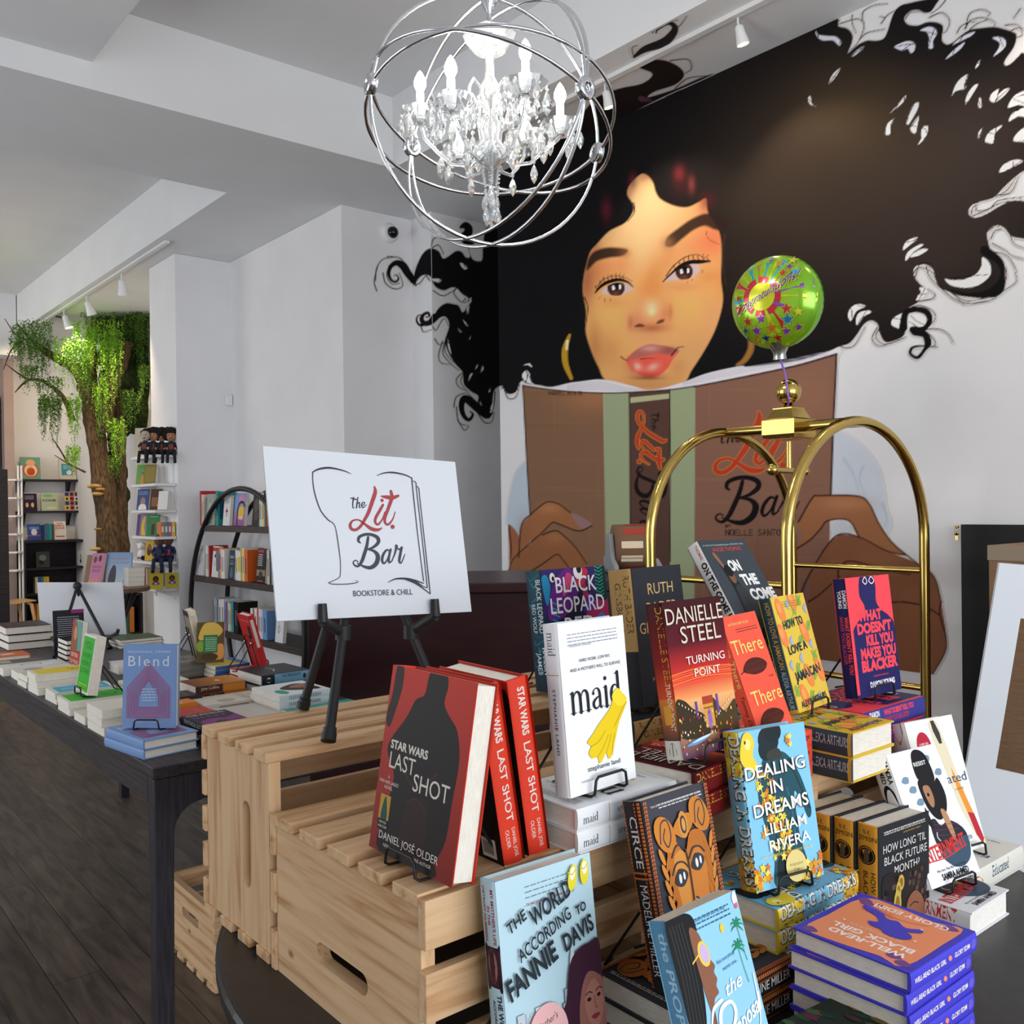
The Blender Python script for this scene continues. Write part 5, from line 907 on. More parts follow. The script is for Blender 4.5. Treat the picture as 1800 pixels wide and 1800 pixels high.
def j_jam(P, S, B):
    r = random.Random(9)
    for x, y, a in ((20,90,.6),(60,86,2.),(90,70,.9),(14,64,1.4),(60,60,.3),(86,44,2.4),(30,36,1.1),(70,26,.4),(12,18,2.),(50,10,1.2),(40,76,.2),(80,94,1.9)): P.ell(x, y, 9, 3.4, '#8fae4a', a, 10); P.line([(x-8, y-5), (x, y), (x+9, y+4)], 1., '#6a8a3a')
    for x, y in ((22,88),(12,66),(74,66),(56,28),(90,30),(30,12),(60,96)): P.ell(x, y, 10, 11, '#ee8a4a', .3, 16); P.ell(x-2, y+2, 5, 5, '#f4a25a', .3, 10)
    for x, y in ((44,92),(92,86),(30,60),(84,54),(70,8),(14,40),(46,44)): P.blob([(x-5,y),(x-1,y+3),(x+5,y+4),(x+2,y-1),(x+4,y-5),(x-2,y-3)], '#9aaede', 3)
    K = '#2c3a44'; P.text('HOW TO', 48, 72, 7.4, K, 58, bold=.03, rot=4); P.text('LOVE A', 44, 50, 7.4, K, 56, bold=.03, rot=4); P.text('JAMAICAN', 54, 27, 8, K, 76, bold=.03, rot=4); P.text('ALEXIA ARTHURS', 52, 4.5, 5.4, K, 76, bold=.02, rot=3); P.fine(30, 80, 94, '#7a8a3a', 3, 2, .5)
    S.text('HOW TO LOVE A JAMAICAN', 42, 96, 40, '#c8983a', 58, 'l', .01, -90); S.text('ALEXIA ARTHURS', 42, 36, 40, '#a8b0b4', 34, 'l', .01, -90); S.rect(0, 0, 100, 3, '#c8983a')
def j_kill(P, S, B):
    N_ = '#23235a'; R = '#f04a55'
    P.blob([(0,0),(0,44),(6,56),(22,64),(36,68),(36,76),(28,84),(30,96),(38,103),(60,103),(66,92),(64,78),(74,70),(90,64),(101,52),(101,0)], N_)
    P.rect(0, 0, 6, 100, R); P.grad(0, 0, 100, 3, N_, N_); P.line([(38,96),(44,99.5),(48,96),(44,93.5),(38,96)], 1.3, '#f0e4e4'); P.line([(52,96),(58,99.5),(64,96),(58,93.5),(52,96)], 1.3, '#f0e4e4')
    for k, (s, x, w_) in enumerate((('WHAT', 46, 54), ("DOESN'T", 54, 78), ('KILL YOU', 63, 62), ('MAKES YOU', 57, 80), ('BLACKER', 57, 82))): P.text(s, x, 63-k*10.5, 8.6 if k != 4 else 9.2, R, w_, bold=.055)
    P.text('A MEMOIR IN ESSAYS', 56, 15, 1.5, R, 34); P.text('DAMON YOUNG', 58, 7, 4.6, '#ece8ee', 56, bold=.05)
    S.text('DAMON', 66, 90, 26, '#e4e0ec', 15, 'l', .04, -90); S.text('YOUNG', 32, 90, 26, '#e4e0ec', 15, 'l', .04, -90); S.text("WHAT DOESN'T KILL YOU", 64, 68, 25, R, 48, 'l', .04, -90); S.text('MAKES YOU BLACKER', 30, 68, 25, '#a83a58', 40, 'l', .04, -90)
def j_deal(P, S, B):
    r = random.Random(3); T_ = '#24505c'; Kk = '#1c2a30'
    P.blob([(30,0),(32,20),(24,40),(20,60),(30,78),(40,82),(56,84),(70,80),(84,66),(94,44),(88,38),(80,50),(72,56),(72,30),(78,0)], T_); P.blob([(36,0),(38,18),(60,18),(72,0)], Kk); P.ell(44, 92, 15, 9, Kk); P.ell(38, 86, 10, 7, Kk); P.ell(52, 97, 12, 7, '#16262a'); P.blob([(40,84),(56,86),(60,80),(42,79)], '#3a3a34')
    P.line([(70,78),(80,62),(92,44)], 2, '#163840'); P.line([(44,80),(40,50),(38,20)], 1.4, '#163840'); P.line([(62,60),(66,40),(64,10)], 1.2, '#3a7a88')
    Y = ('#e8c02a', '#f0d84a', '#e0982a', '#d87a28', '#f4e06a')
    def fl(x, y, s): 
        a = r.uniform(0, 6)
        P.poly([(x+s*(1 if k % 2 else .45)*math.cos(a+k*.628), y+s*.7*(1 if k % 2 else .45)*math.sin(a+k*.628)) for k in range(10)], r.choice(Y))
    for k in range(70): t_ = r.random(); fl(30+t_*18+r.gauss(0, 8), 72-t_*52+r.gauss(0, 5), r.uniform(2.5, 5.5))
    for k in range(26): fl(r.uniform(62, 98), r.uniform(0, 14), r.uniform(3, 6)); fl(r.uniform(0, 22), r.uniform(0, 16), r.uniform(3, 6))
    for k in range(5): fl(72+r.gauss(0, 3), 88+r.gauss(0, 3), 4)
    P.blob([(0,84),(4,94),(10,99),(18,98),(22,92),(18,84),(24,76),(14,74),(4,78)], '#ecd03a'); P.blob([(8,90),(12,95),(17,93),(14,88)], '#f6e88a'); P.ell(9, 93, 1.2, 1.2, '#2a2a2a'); P.ell(46, 8, 1, 1, Kk)
    W_ = '#f6f4ee'
    for s, x, y, w_ in (('DEALING', 48, 70, 88), ('IN', 46, 58.5, 18), ('DREAMS', 50, 46, 80)):
        P.text(s, x+1, y-.5, 8.4, Kk, w_, bold=.02, rot=2); P.text(s, x, y, 8.4, W_, w_, bold=.015, rot=2)
    P.text('LILLIAM', 52, 34, 7, W_, 62, bold=.012, rot=2); P.text('RIVERA', 56, 23.5, 7, W_, 60, bold=.012, rot=2); P.text('Author of THE EDUCATION OF MARGOT SANCHEZ', 50, 19.5, 1.6, '#f0d84a', 74)
    P.ell(60, 10.5, 15, 10, '#e0cf86', 0, 26); P.text('Autographed', 60, 11, 2., '#6a5a2a', 20, sh=.2); P.text('Copy', 60, 7.6, 2., '#6a5a2a', 9, sh=.2)
    S.grad(0, 72, 100, 100, '#e0c43a', '#e8d44a'); S.grad(0, 20, 100, 72, '#7ab8d4', '#7ab8d4'); S.grad(0, 0, 100, 20, '#d8a83a', '#c89a3a')
    for k in range(40): S.poly([(x0+dx, y0+dy) for x0, y0 in [(r.uniform(0, 100), r.choice((r.uniform(0, 22), r.uniform(70, 100))))] for dx, dy in ((-9,-1.2),(0,-1.8),(9,0),(1,2))], r.choice(Y+('#8a7a3a', '#b89a2a')))
    S.text('DEALING IN DREAMS', 46, 97, 58, '#3a3a34', 94, 'l', .05, -90); S.text('DEALING IN DREAMS', 49, 97.3, 56, '#dcdcd8', 93.5, 'l', .025, -90)
def j_circe(P, S, B):
    O = '#c4682e'; C_ = '#b26a30'; D = '#3c3c42'
    P.fine(24, 92, 95, '#d8d4d0', 2, 1.8, .6); P.text('"AN EPIC SPANNING THOUSANDS OF YEARS', 52, 94.5, 1.3, '#dcd8d4', 76)
    for k in range(46):
        for x0 in (5, 97): P.rect(x0-2.4, k*2.17, x0+2.4, k*2.17+1.5, O); P.rect(x0-1.2, k*2.17+.3, x0+1., k*2.17+.9, D)
    P.mb.cm = 1
    P.blob([(24,60),(26,72),(36,76),(50,66),(62,76),(80,74),(86,62),(84,42),(74,22),(60,12),(52,10),(42,14),(32,30),(26,46)], '#c87a34'); P.blob([(32,56),(34,66),(46,68),(50,60),(48,40),(40,30),(34,40)], '#e09a4a'); P.blob([(54,40),(58,62),(72,66),(78,54),(72,34),(62,24)], '#d88a3e')  # lighter blobs put a metallic sheen into the mask's colour
    for x, y in ((26,79),(80,84)):
        P.ell(x, y, 13, 11, '#d88a3a', .5); P.mb.cm = 0; P.line([(x-8,y-4),(x-4,y+6),(x+5,y+7),(x+8,y-1),(x+2,y-7),(x-3,y-2),(x+1,y+3)], 1.6, D); P.mb.cm = 1
    P.blob([(38,80),(50,86),(66,86),(68,80),(54,74),(44,76)], '#d8893a'); P.ell(54, 81, 7, 7.5, '#e09c4c'); 
    for k in range(8):
        for x0, s_ in ((17, 1), (91, -1)): P.ell(x0+s_*k*1.1, 68-k*8.4, 2.6, 5.2, '#e09440', .35*s_, 10); P.ell(x0+s_*(7+k*1.0), 64-k*8.4, 2.4, 5., '#c87a34', -.4*s_, 10)
    P.mb.cm = 0
    P.ell(54, 81, 4, 5, D); P.mb.cm = 1; P.ell(54, 81, 2.6, 3.6, '#e8a858'); P.mb.cm = 0
    for x, y in ((39,53),(66,58)): P.blob([(x-10,y),(x-3,y+5.5),(x+6,y+4.5),(x+10,y+1),(x+2,y-3.6),(x-6,y-3)], D); P.ell(x-2, y+.6, 2, 2.6, '#e8e6e0'); P.ell(x+4, y+1.4, 1.4, 2.2, '#f4f2ee'); P.line([(x-12,y+4),(x-4,y+9),(x+6,y+8.5),(x+12,y+5)], 1.6, D)
    P.line([(30,66),(38,71),(46,70),(52,64),(52,44),(51,40)], 1.5, D); P.line([(48,37),(53,33.5),(59,39),(56,41)], 1.6, D); P.blob([(46,26),(52,29.5),(60,30),(64,29),(56,25),(50,24)], D, 3); P.line([(48,20),(56,20),(60,22)], 1.2, D)
    for k in range(50): S.rect(2, k*2, 14, k*2+1.4, O); S.rect(86, k*2, 98, k*2+1.4, O); S.rect(70, k*2, 76, k*2+1.2, O)
    S.rect(14, 58, 86, 59, O); S.rect(14, 61, 86, 62, O); S.text('CIRCE', 38, 92, 38, '#dcd8d4', 28, 'l', 0, -90); S.text('MADELINE MILLER', 38, 55, 38, '#dcd8d4', 48, 'l', 0, -90)
def j_prop(P, S, B):
    P.fine(34, 86, 94, '#3a6a86', 3, 2.6, .8, 5); P.text('"Guillory writes with the fizzy', 58, 93, 1.6, '#3a6a86', 44)
    P.blob([(2,101),(20,101),(34,98),(38,92),(36,86),(30,88),(34,78),(30,66),(28,54),(22,40),(12,34),(4,44),(2,70)], '#1c1c1e'); [P.line([(6+k*4, 96), (8+k*4, 70), (5+k*4, 42)], 1., '#3a3a3a') for k in range(5)]
    P.blob([(28,90),(38,88),(42,80),(44,74),(50,68),(47,65),(49,61),(46,58),(47,54),(40,52),(34,44),(26,34),(24,22),(30,24),(36,30),(30,60)], '#8a5c46'); P.ell(40, 76, 7, 7, '#e8c84a', .2); P.ell(40.5, 76, 5, 5.2, '#c8b0dc', .2); P.line([(24,74),(34,77)], 1.4, '#e8c84a')
    P.ell(70, 84, 2.6, 2.6, '#f0c83a'); P.text('Not everybody', 66, 68, 2.2, '#3a6a96', 26, sh=.2, rot=4); P.text('wants one...', 70, 63.5, 2.2, '#3a6a96', 22, sh=.2, rot=4)
    for x, y in ((90,82),(85,71)):
        for a in (0, .6, 1.2, 2., 2.6, 3.3, 5.6): P.line([(x, y), (x+6*math.cos(a), y+4*math.sin(a)), (x+9*math.cos(a), y+4.6*math.sin(a)-1.6)], 2., '#1e8a5a', .4)
        P.line([(x, y), (x+1, y-10), (x+3, y-20)], .7, '#3a9a6a')
    P.blob([(92,97),(96,100),(99,96),(97,93),(93,93)], '#f4e0e4', 3); P.rect(93.5, 90.5, 97.5, 93.4, '#d86a7a')
    W_ = '#f4f8fa'; P.text('the', 68, 51, 7.5, W_, 24, bold=.01, sh=.35, rot=6)
    P.strokes([[(34,14,2),(38,32,4),(44,45,4),(58,47,3),(62,41,4),(54,34,4),(42,33,3)], [(30,42,2),(36,48,3),(48,50,3)]], W_)
    P.text('roposal', 76, 32, 9, W_, 50, bold=.02, sh=.4, rot=14); P.line([(40,14),(60,24),(80,23),(92,32),(96,54)], 1.6, W_); P.blob([(84,10),(92,16),(101,18),(101,0),(82,0)], '#1e7ab8')
    P.blob([(0,0),(0,34),(20,24),(44,10),(50,0)], '#c8e4f0')
    S.text('the PROPOSAL', 42, 94, 44, '#a8cce0', 76, 'l', .015, -90, .1)
def j_fannie(P, S, B):
    K = '#2c3238'; R = '#a03050'
    for k in range(3): P.fine(30, 74, 93-k*2.6, '#6a8a94', 1, sd=k)
    P.text('—TAYARI JONES, author of An American Marriage', 54, 84, 1.5, R, 52)
    r = random.Random(8)
    for k in range(46):
        x = r.uniform(2, 96); h = r.uniform(8, 24)+(18 if 62 < x < 74 else 0); y0 = r.uniform(8, 20); c = r.choice(('#c4ccd2', '#b0bac2', '#d4dade', '#98a4ae')); P.rect(x, y0, x+r.uniform(4, 9), y0+h, c)
        for q in range(4): P.rect(x+.8, y0+h*(.2+.2*q), x+3.4, y0+h*(.2+.2*q)+.5, '#7e8a94')
    P.poly([(66,30),(67,52),(69.4,58),(70,66),(70.6,58),(73,52),(74,30)], '#c0c8ce'); P.rect(0, 0, 100, 10, '#c8d4da')
    P.blob([(56,0),(52,27),(60,33),(66,49),(74,55),(88,57),(101,53),(101,0)], '#3c2030'); P.blob([(76,0),(72,21),(76,35),(84,43),(94,41),(101,33),(101,0)], '#8a5a50'); P.blob([(80,23),(80,33),(90,39),(98,31),(97,21),(88,15)], '#9c6a5c'); P.ell(83.5, 30, 2.2, 1., '#2a1618'); P.ell(94, 30.6, 2., 1., '#2a1618'); P.line([(80,32.6),(84,33.6),(87,32.6)], .8, '#2a1618'); P.line([(91,33),(95,34),(98,33)], .8, '#2a1618'); P.line([(89,31),(90,25.4),(92,25)], .7, '#6a3f3a'); P.blob([(84,21.4),(89,22.4),(94,21.6),(89,19.6)], '#7a3038', 3)
    P.text('THE', 20, 77, 5.5, K, 20, bold=.02, rot=24, sh=.15); P.text('WORLD', 55, 79, 8.5, K, 44, bold=.025, rot=20, sh=.1); P.text('ACCORDING', 46, 66, 6.5, K, 58, bold=.012, rot=20, sh=.1); P.text('TO', 84, 73, 4.5, K, 11, bold=.03, rot=14, sh=.1); P.text('FANNIE', 32, 50, 10, K, 54, bold=.03, rot=21, sh=.12); P.text('DAVIS', 80, 60, 8.5, K, 34, bold=.028, rot=17, sh=.12)
    for x, y, a in ((77,91,.25),(90,92,.1)): P.ell(x, y, 4.6, 6.4, '#e8d83a', -a, 16); P.ell(x+.6, y+2, 2.6, 3.2, '#eef0ea', -a, 12); P.line([(x-4,y+3),(x,y+1.6),(x+4,y+3.6)], 1., '#d0c02a')
    P.ell(40, 22, 20, 15, '#eeb8b8', 0, 30); P.text("Mother's", 40, 27, 3.4, K, 22, sh=.3, rot=14); P.text('Life', 42, 2.5, 3., K, 9, sh=.3, rot=14)
    S.text("MY MOTHER'S LIFE", 72, 96, 16, R, 26, 'l', .02, -90); S.text('IN THE', 48, 88, 15, R, 9, 'l', .02, -90); S.text('DETROIT NUMBERS', 22, 97, 16, R, 26, 'l', .02, -90)
    S.rect(0, 50, 100, 69, '#3c2030'); S.ell(56, 60, 26, 8, '#9c6a5c'); S.blob([(14,69),(30,69),(40,66),(80,66),(90,69),(100,69),(100,50),(86,50),(84,62),(60,66),(38,62),(34,50),(10,50)], '#2c1620'); S.ell(47, 60, 5, .7, '#2a1618'); S.ell(66, 60, 5, .7, '#2a1618'); S.line([(48,55),(57,54),(66,55.4)], 5, '#6a2a30')
    S.text('THE WORLD', 68, 47, 24, K, 22, 'l', .03, -88); S.text('ACCORDING TO', 40, 44, 15, K, 22, 'l', .02, -88); S.text('FANNIE DAVIS', 42, 24, 34, '#8a2a50', 40, 'l', .05, -90)
def j_month(P, S, B):
    W_ = '#dcd8d2'; P.fine(12, 92, 94, W_, 2, 2.2, .6); P.text('"Jemisin is now a pillar of speculative fiction"', 52, 93, 1.7, W_, 80); P.text('ENTERTAINMENT WEEKLY', 66, 88.4, 1.6, '#c89a3a', 34)
    P.text("HOW LONG 'TIL", 52, 76, 7.4, W_, 82); P.text('BLACK FUTURE', 54, 65.5, 7.4, W_, 82); P.text('MONTH?', 56, 55, 7.4, W_, 48)
    P.blob([(8,50),(20,58),(50,54),(80,56),(95,48),(96,10),(80,0),(20,0),(10,20)], '#2a2424'); r = random.Random(6)
    for k in range(60): a = r.uniform(0, 6.28); d = r.uniform(18, 46); P.ell(52+d*math.cos(a), 28+d*.7*math.sin(a), 3.2, 2.6, r.choice(('#4a3832', '#3a2c28', '#5c463c', '#1c1818')), 0, 8)
    P.blob([(56,0),(52,14),(56,28),(70,34),(84,26),(90,12),(86,0)], '#8a5a44'); P.ell(66, 14, 5, 3, '#5c3a2e'); P.blob([(60,6),(64,10),(70,9),(72,4)], '#6a4030', 3); P.line([(60,22),(68,24),(76,22)], 1.2, '#2a1a16')
    for x, y, rx, ry in ((43,46,6,7),(38,39,5,9),(36,28,7,13),(32,13,6,8),(30,4,7,7)): P.ell(x, y, rx, ry, '#c8a850'); P.ell(x, y, rx*.6, ry*.6, '#8a6a28')
    S.text('N. K.', 52, 92, 3.6*1.2, '#2a2018', 34); S.text('JEMISIN', 54, 86.5, 4.4, '#2a2018', 82); S.ell(50, 74, 40, 8.2, '#17130f', 0, 26); S.ell(50, 74, 34, 6.9, '#b08838', 0, 26); S.ell(50, 74, 32, 6.4, '#17130f', 0, 26); S.blob([(38,70),(42,78),(54,80),(62,76),(60,68),(48,66)], '#5a4a38', 3)
    S.text('HOW LONG', 70, 60, 22, '#3a2c18', 40, 'l', 0, -90); S.text("'TIL", 70, 17, 22, '#3a2c18', 12, 'l', 0, -90); S.text('BLACK FUTURE', 36, 60, 22, '#3a2c18', 52, 'l', 0, -90)
    B.fine(12, 90, 90, W_, 14, 4, .8)
def j_intern(P, S, B):
    K = '#1c1a1e'
    for x, y in ((22,78),(36,60),(74,90),(88,78),(30,70)): P.blob([(x-8,y),(x-2,y+3),(x+6,y+2),(x+4,y-2),(x-4,y-2)], '#7a94a8', 3)
    P.blob([(44,78),(46,94),(56,99),(70,96),(76,88),(76,74),(60,70)], K); P.text('RESIST', 58, 86.5, 3.2, '#e8e6e2', 24, bold=.02); P.blob([(44,76),(42,62),(48,50),(60,44),(76,48),(86,60),(82,74),(70,72)], K); P.blob([(48,70),(50,58),(56,54),(62,60),(60,70)], '#a87c5a'); P.ell(54, 64, 2.4, 1.4, K)
    P.blob([(40,44),(50,46),(58,40),(76,42),(96,34),(100,10+14),(92,14),(76,8),(60,10),(46,18),(38,30)], '#2a2c36'); P.blob([(66,50),(76,48),(78,30),(72,28)], '#b88a64'); P.blob([(36,44),(40,56),(44,40)], K); P.blob([(40,20),(60,24),(98,28),(94,14),(76,8),(56,10)], '#3c5266')
    for k in range(4): P.line([(44,42-k*4),(66,40-k*4),(90,38-k*4)], .5, '#8a2a2a')
    P.line([(46,36),(44,33),(47,30)], 1.4, '#e4e0dc'); P.text('INTERNMENT', 52, 19, 10.5, '#d8372e', 82, bold=.02, rot=4); P.line([(10,18),(50,17.5),(92,22)], 1.2, '#d8372e'); P.text('We Are The REVOLUTION', 50, 9, 2., K, 56); P.text('SAMIRA AHMED', 54, 3., 4.6, K, 52, bold=.03)
    S.text('SAMIRA', 68, 96, 26, K, 18, 'l', .03, -90); S.text('AHMED', 32, 96, 26, K, 17, 'l', .03, -90); S.blob([(20,64),(24,74),(50,78),(80,72),(86,62),(96,58),(60,54),(10,56)], K); S.text('INTERNMENT', 50, 46, 50, '#d8372e', 36, 'l', .02, -90)
def j_educ(P, S, B):
    P.blob([(48,96),(66,96),(78,60),(92,20),(100,4),(96,-1),(70,30),(56,70)], '#e4d8b8', 2); P.poly([(53,98),(60,98),(66,88),(66,80),(60,80),(54,90)], '#3a3a40'); P.poly([(70,62),(82,44),(92,24),(80,26),(72,44)], '#e8943a'); P.poly([(80,27),(92,25),(99,6),(94,2),(86,10)], '#b82c3a'); P.ell(30, 80, 14, 11, '#b8243c', 0, 22); P.text('#1 NEW YORK', 30, 81, 2, '#f0e4e4', 18); P.text('TIMES', 30, 77, 2, '#f0e4e4', 10)
    P.text('Educated', 54, 50, 7, '#2a4668', 84); P.text('A MEMOIR', 76, 44, 1.6, '#6a6a6a', 18); P.text('TARA WESTOVER', 50, 8, 3, '#2a4668', 54)
    S.poly([(20,100),(80,100),(80,92),(20,92)], '#a8283a'); S.poly([(20,92),(80,92),(56,84),(44,84)], '#e0943a'); S.text('Educated', 44, 66, 48, '#34506e', 34, 'l', 0, -90, .15)
def j_well(P, S, B):
    N_ = '#4640c0'; O = '#f09468'
    P.blob([(10,4),(8,40),(10,94),(30,92),(60,96),(92,94),(94,60),(92,8),(60,5),(30,9)], O, 3)
    for x, y in ((12,90),(88,92),(16,10),(88,12),(22,84),(84,16)): P.blob([(x-6,y),(x,y+5),(x+7,y+2),(x+3,y-5)], '#7a4a8a', 3)
    W_ = '#fbf0e8'; P.text('WELL-READ', 48, 76, 7.6, W_, 64, bold=.03); P.text('BLACK GIRL', 50, 65, 7.6, W_, 68, bold=.03); P.text('GLORY EDIM', 48, 10, 7.2, W_, 62, bold=.02); P.fine(30, 74, 60, '#f8d8c4', 2, 2, .6); P.fine(56, 84, 30, '#c8705a', 6, 2, .6)
    P.blob([(40,56),(46,52),(60,52),(66,46),(60,42),(66,34),(74,28),(70,24),(58,32),(50,30),(40,36),(30,30),(28,36),(38,44)], N_); P.ell(40, 50, 12, 8, N_); P.blob([(60,34),(76,30),(84,24),(80,20),(66,24)], N_); P.line([(30,20),(50,26),(80,22)], .6, '#c8705a')
    for x, y in ((24,52),(80,58),(70,74),(30,30)): P.poly([(x-1.6,y),(x,y+1.2),(x+1.6,y),(x,y-1.2)], W_)
    S.text('WELL-READ BLACK GIRL', 42, 95, 25, W_, 46, 'l', .02, -90); S.blob([(40,43),(60,46),(70,43),(50,40)], O, 2); S.text('GLORY EDIM', 42, 36, 25, W_, 24, 'l', .02, -90); S.ell(50, 6, 26, 4, '#6a60d0', 0, 12)
def j_webl(P, S, B):
    r = random.Random(2)
    for k in range(60): x, y = r.uniform(0, 100), r.uniform(0, 100); P.blob([(x-8,y),(x,y+3),(x+9,y+1),(x,y-3)], r.choice(('#2a4a34', '#4a2a2a', '#6a5a2a', '#1e3a3a', '#5a2a3a', '#3a5a3a', '#8a7a3a')), 2)
    W_ = '#e8ece8'; P.text('BRENTA', 52, 84, 8.5, W_, 80, bold=.03); P.text('WEBLIN', 46, 71, 8.5, W_, 76, bold=.03); S.text('WEBLIN', 46, 80, 50, W_, 50, 'l', .03, -90)
# -------- set them out

def stand_up(name, label, art, cols, x, y, z, yaw, tilt, W, H, T, stand=None, hard=True, cx=None, group=None, pages=None):
    M = pose(x, y, z, yaw, tilt); b_ = book(name, label, W, H, T, M, cols, art, hard, group, pages)
    if stand: easel.cx = cx or W/2; easel(M, T, tilt, stand)
    return b_
def pile(n, labels, art, cols, x, y, z0, yaw, W, H, T, hard=True, group=None, jit=0, pages=None, name='hardcover_book'):
    first = None; r = random.Random(int(x*1000))
    for k in range(n):
        a_ = math.radians(yaw); ox, oy = (H*math.sin(a_), -H*math.cos(a_)) if yaw > 45 else (0, 0)
        M = lying(x+ox+r.uniform(-jit, jit), y+oy+r.uniform(-jit, jit), z0+T*(k+1)+.0004*k, yaw+r.uniform(-jit, jit)*150)
        if first is None: first = book(name, labels[k], W, H, T, M, cols, art, hard, group, pages)
        else: c = copy_tree(first); c.matrix_world = M; c['label'] = labels[k]
    return z0+T*n+.0004*n
HB = 'hardcover_book'; PB = 'paperback_book'
RED = ('#b02c1c', '#d23c28', '#b8301f')
stand_up(HB, 'red and black hardback facing left on the front crate, a dark figure shape on it', j_shot, RED, .640, 1.082, .990, -89.5, 10.1, .185, .241, .035, 'black wire stand under the red and black hardback facing left', cx=.09)
r1 = stand_up(HB, 'red hardback leaning spine out, first behind the front red and black one', j_shot, RED, .785, .931, ZC+.001, 91, 9.3, .160, .241, .035)
c = copy_tree(r1); c.matrix_world = pose(.832, .935, ZC+.001, 88, 8.2); c['label'] = 'red hardback leaning spine out, next to the white stack'
stand_up(HB, 'white hardback with yellow rubber gloves on its cover, standing upright', j_maid, ('#eef0f2', '#e6e8ea', '#eceef0'), .850, .916, 1.047, 3.4, 5.3, .141, .234, .028, 'black wire stand holding the white hardback with yellow gloves', cx=.075)
zt = pile(2, ['white hardback with grey title on its spine, lower of the two beside the red books', 'white hardback with grey title on its spine, upper of the two beside the red books'], j_maid, ('#eef0f2', '#e6e8ea', '#eceef0'), .846, .893, ZC, 90, .141, .200, .030, group='white books lying in the front stack')
for c in (): pass
stand_up(HB, 'thick purple and red patterned hardback with big white capitals at the back left', j_leopard, ('#2a2440', '#1a4050', '#2a2440'), 1.208, 1.347, 1.079, -.3, 6.9, .176, .238, .050, 'black wire stand behind the white hardback with gloves')
pile(2, ['black and gold hardback lying under the standing black and gold one, lower', 'black and gold hardback lying under the standing black and gold one, upper'], j_ruth, ('#2b2d33', '#24262b', '#2b2d33'), 1.172, 1.095, ZC, 90, .155, .240, .046, group='black and gold hardbacks lying flat')
stand_up(HB, 'black hardback with gold capitals and a tan spine, behind the city night cover', j_ruth, ('#2b2d33', '#2b2d33', '#2b2d33'), 1.218, 1.117, 1.083, 5.3, 6.3, .154, .246, .055, 'black wire stand below the black and gold hardback')
pile(5, ['dark slate hardback lying under the leaning slate one, %s' % k for k in ('lowest', 'fourth down', 'third down', 'second down', 'uppermost')], j_come, ('#3a4047', '#d8d6d2', '#3a4047'), 1.42, 1.060, ZC, 90, .145, .218, .036, group='dark slate hardbacks lying flat')
stand_up(HB, 'dark slate hardback with white capitals and red author line, leaning at the back', j_come, ('#3a4047', '#d8d6d2', '#3a4047'), 1.418, 1.04, 1.187, 0, 33, .150, .218, .030, 'black wire stand under the dark slate hardback')
pile(2, ['red and brown hardback lying under the city night cover, lower', 'red and brown hardback lying under the city night cover, upper'], j_steel, ('#5a1a1e', '#5a1c18', '#5a1a1e'), 1.052, .866, ZC, 97, .150, .225, .038, group='red and brown hardbacks lying flat')
stand_up(HB, 'hardback with a red sky, a lit city street and silver capitals', j_steel, ('#5a1a1e', '#6a2018', '#5a1a1e'), 1.034, .872, 1.074, 1.6, 9.7, .141, .227, .035, 'black wire stand under the hardback with the lit city street')
pile(3, ['coral paperback lying under the feather cover, bottom one', 'coral paperback lying under the feather cover, middle one', 'coral paperback lying under the feather cover, top one'], j_there, '#e8543c', 1.19, .890, ZC, 90, .13, .203, .026, False, 'coral paperbacks lying flat', name=PB)
stand_up(PB, 'coral paperback with two dark feathers and yellow title', j_there, '#ee5a42', 1.205, .862, 1.068, 9.7, 20, .124, .204, .020, 'black wire stand under the coral paperback with feathers', False)
pile(2, ['yellow floral hardback with dark spine, lower of two beside the coral books', 'yellow floral hardback with dark spine, upper of two beside the coral books'], j_jam, ('#e0bc3c', '#33424a', '#e0bc3c'), 1.398, .826, ZC, 0, .14, .212, .041, group='yellow floral hardbacks lying flat')
stand_up(HB, 'yellow hardback with oranges and leaves, standing on its own stack', j_jam, ('#e2c04a', '#2c4450', '#e0bc3c'), 1.444, .954, 1.066, 6.4, 15.2, .131, .210, .025, 'black wire stand under the yellow hardback with oranges')
pile(2, ['coral and navy hardback lying in the right hand pair, lower', 'coral and navy hardback lying in the right hand pair, upper'], j_kill, ('#f04a55', '#3c3a86', '#f04a55'), 1.560, .895, ZC, 90, .155, .228, .040, group='coral and navy hardbacks lying flat')
stand_up(HB, 'coral and navy hardback with a bearded profile in glasses, standing at right', j_kill, ('#f04a55', '#26265e', '#f04a55'), 1.617, .939, 1.069, -1.5, 6.5, .155, .228, .030, 'black wire stand under the coral and navy hardback')
pile(4, ['yellow and blue hardback with flowers, %s of the four lying in front' % s for s in ('lowest', 'third', 'second', 'topmost')], j_deal, ('#7cc0e4', '#e0c43a', '#e0c43a'), 1.112, .768, ZT, 90, .140, .208, .0325, group='yellow and blue hardbacks lying flat')
stand_up(HB, 'pale blue hardback with yellow flowers and a gold seal, standing', j_deal, ('#84c8ea', '#e0c43a', '#84c8ea'), 1.108, .805, .884, -10.9, 9.5, .136, .225, .035, 'black wire stand under the pale blue hardback with flowers')
pile(2, ['dark grey hardback with a copper mask lying at the front edge, lower of two', 'dark grey hardback with a copper mask lying at the front edge, upper of two'], j_circe, ('#3a3a40', '#2c2a2c', '#3a3a40'), .890, .752, ZT, 90, .155, .236, .033)
stand_up(HB, 'dark grey hardback with an embossed copper mask face, standing', j_circe, ('#42424a', '#2c2a2c', '#3a3a40'), 0.900, .786, .821, 1, 12, .138, .236, .033, 'black wire stand under the hardback with the copper mask', cx=.05)
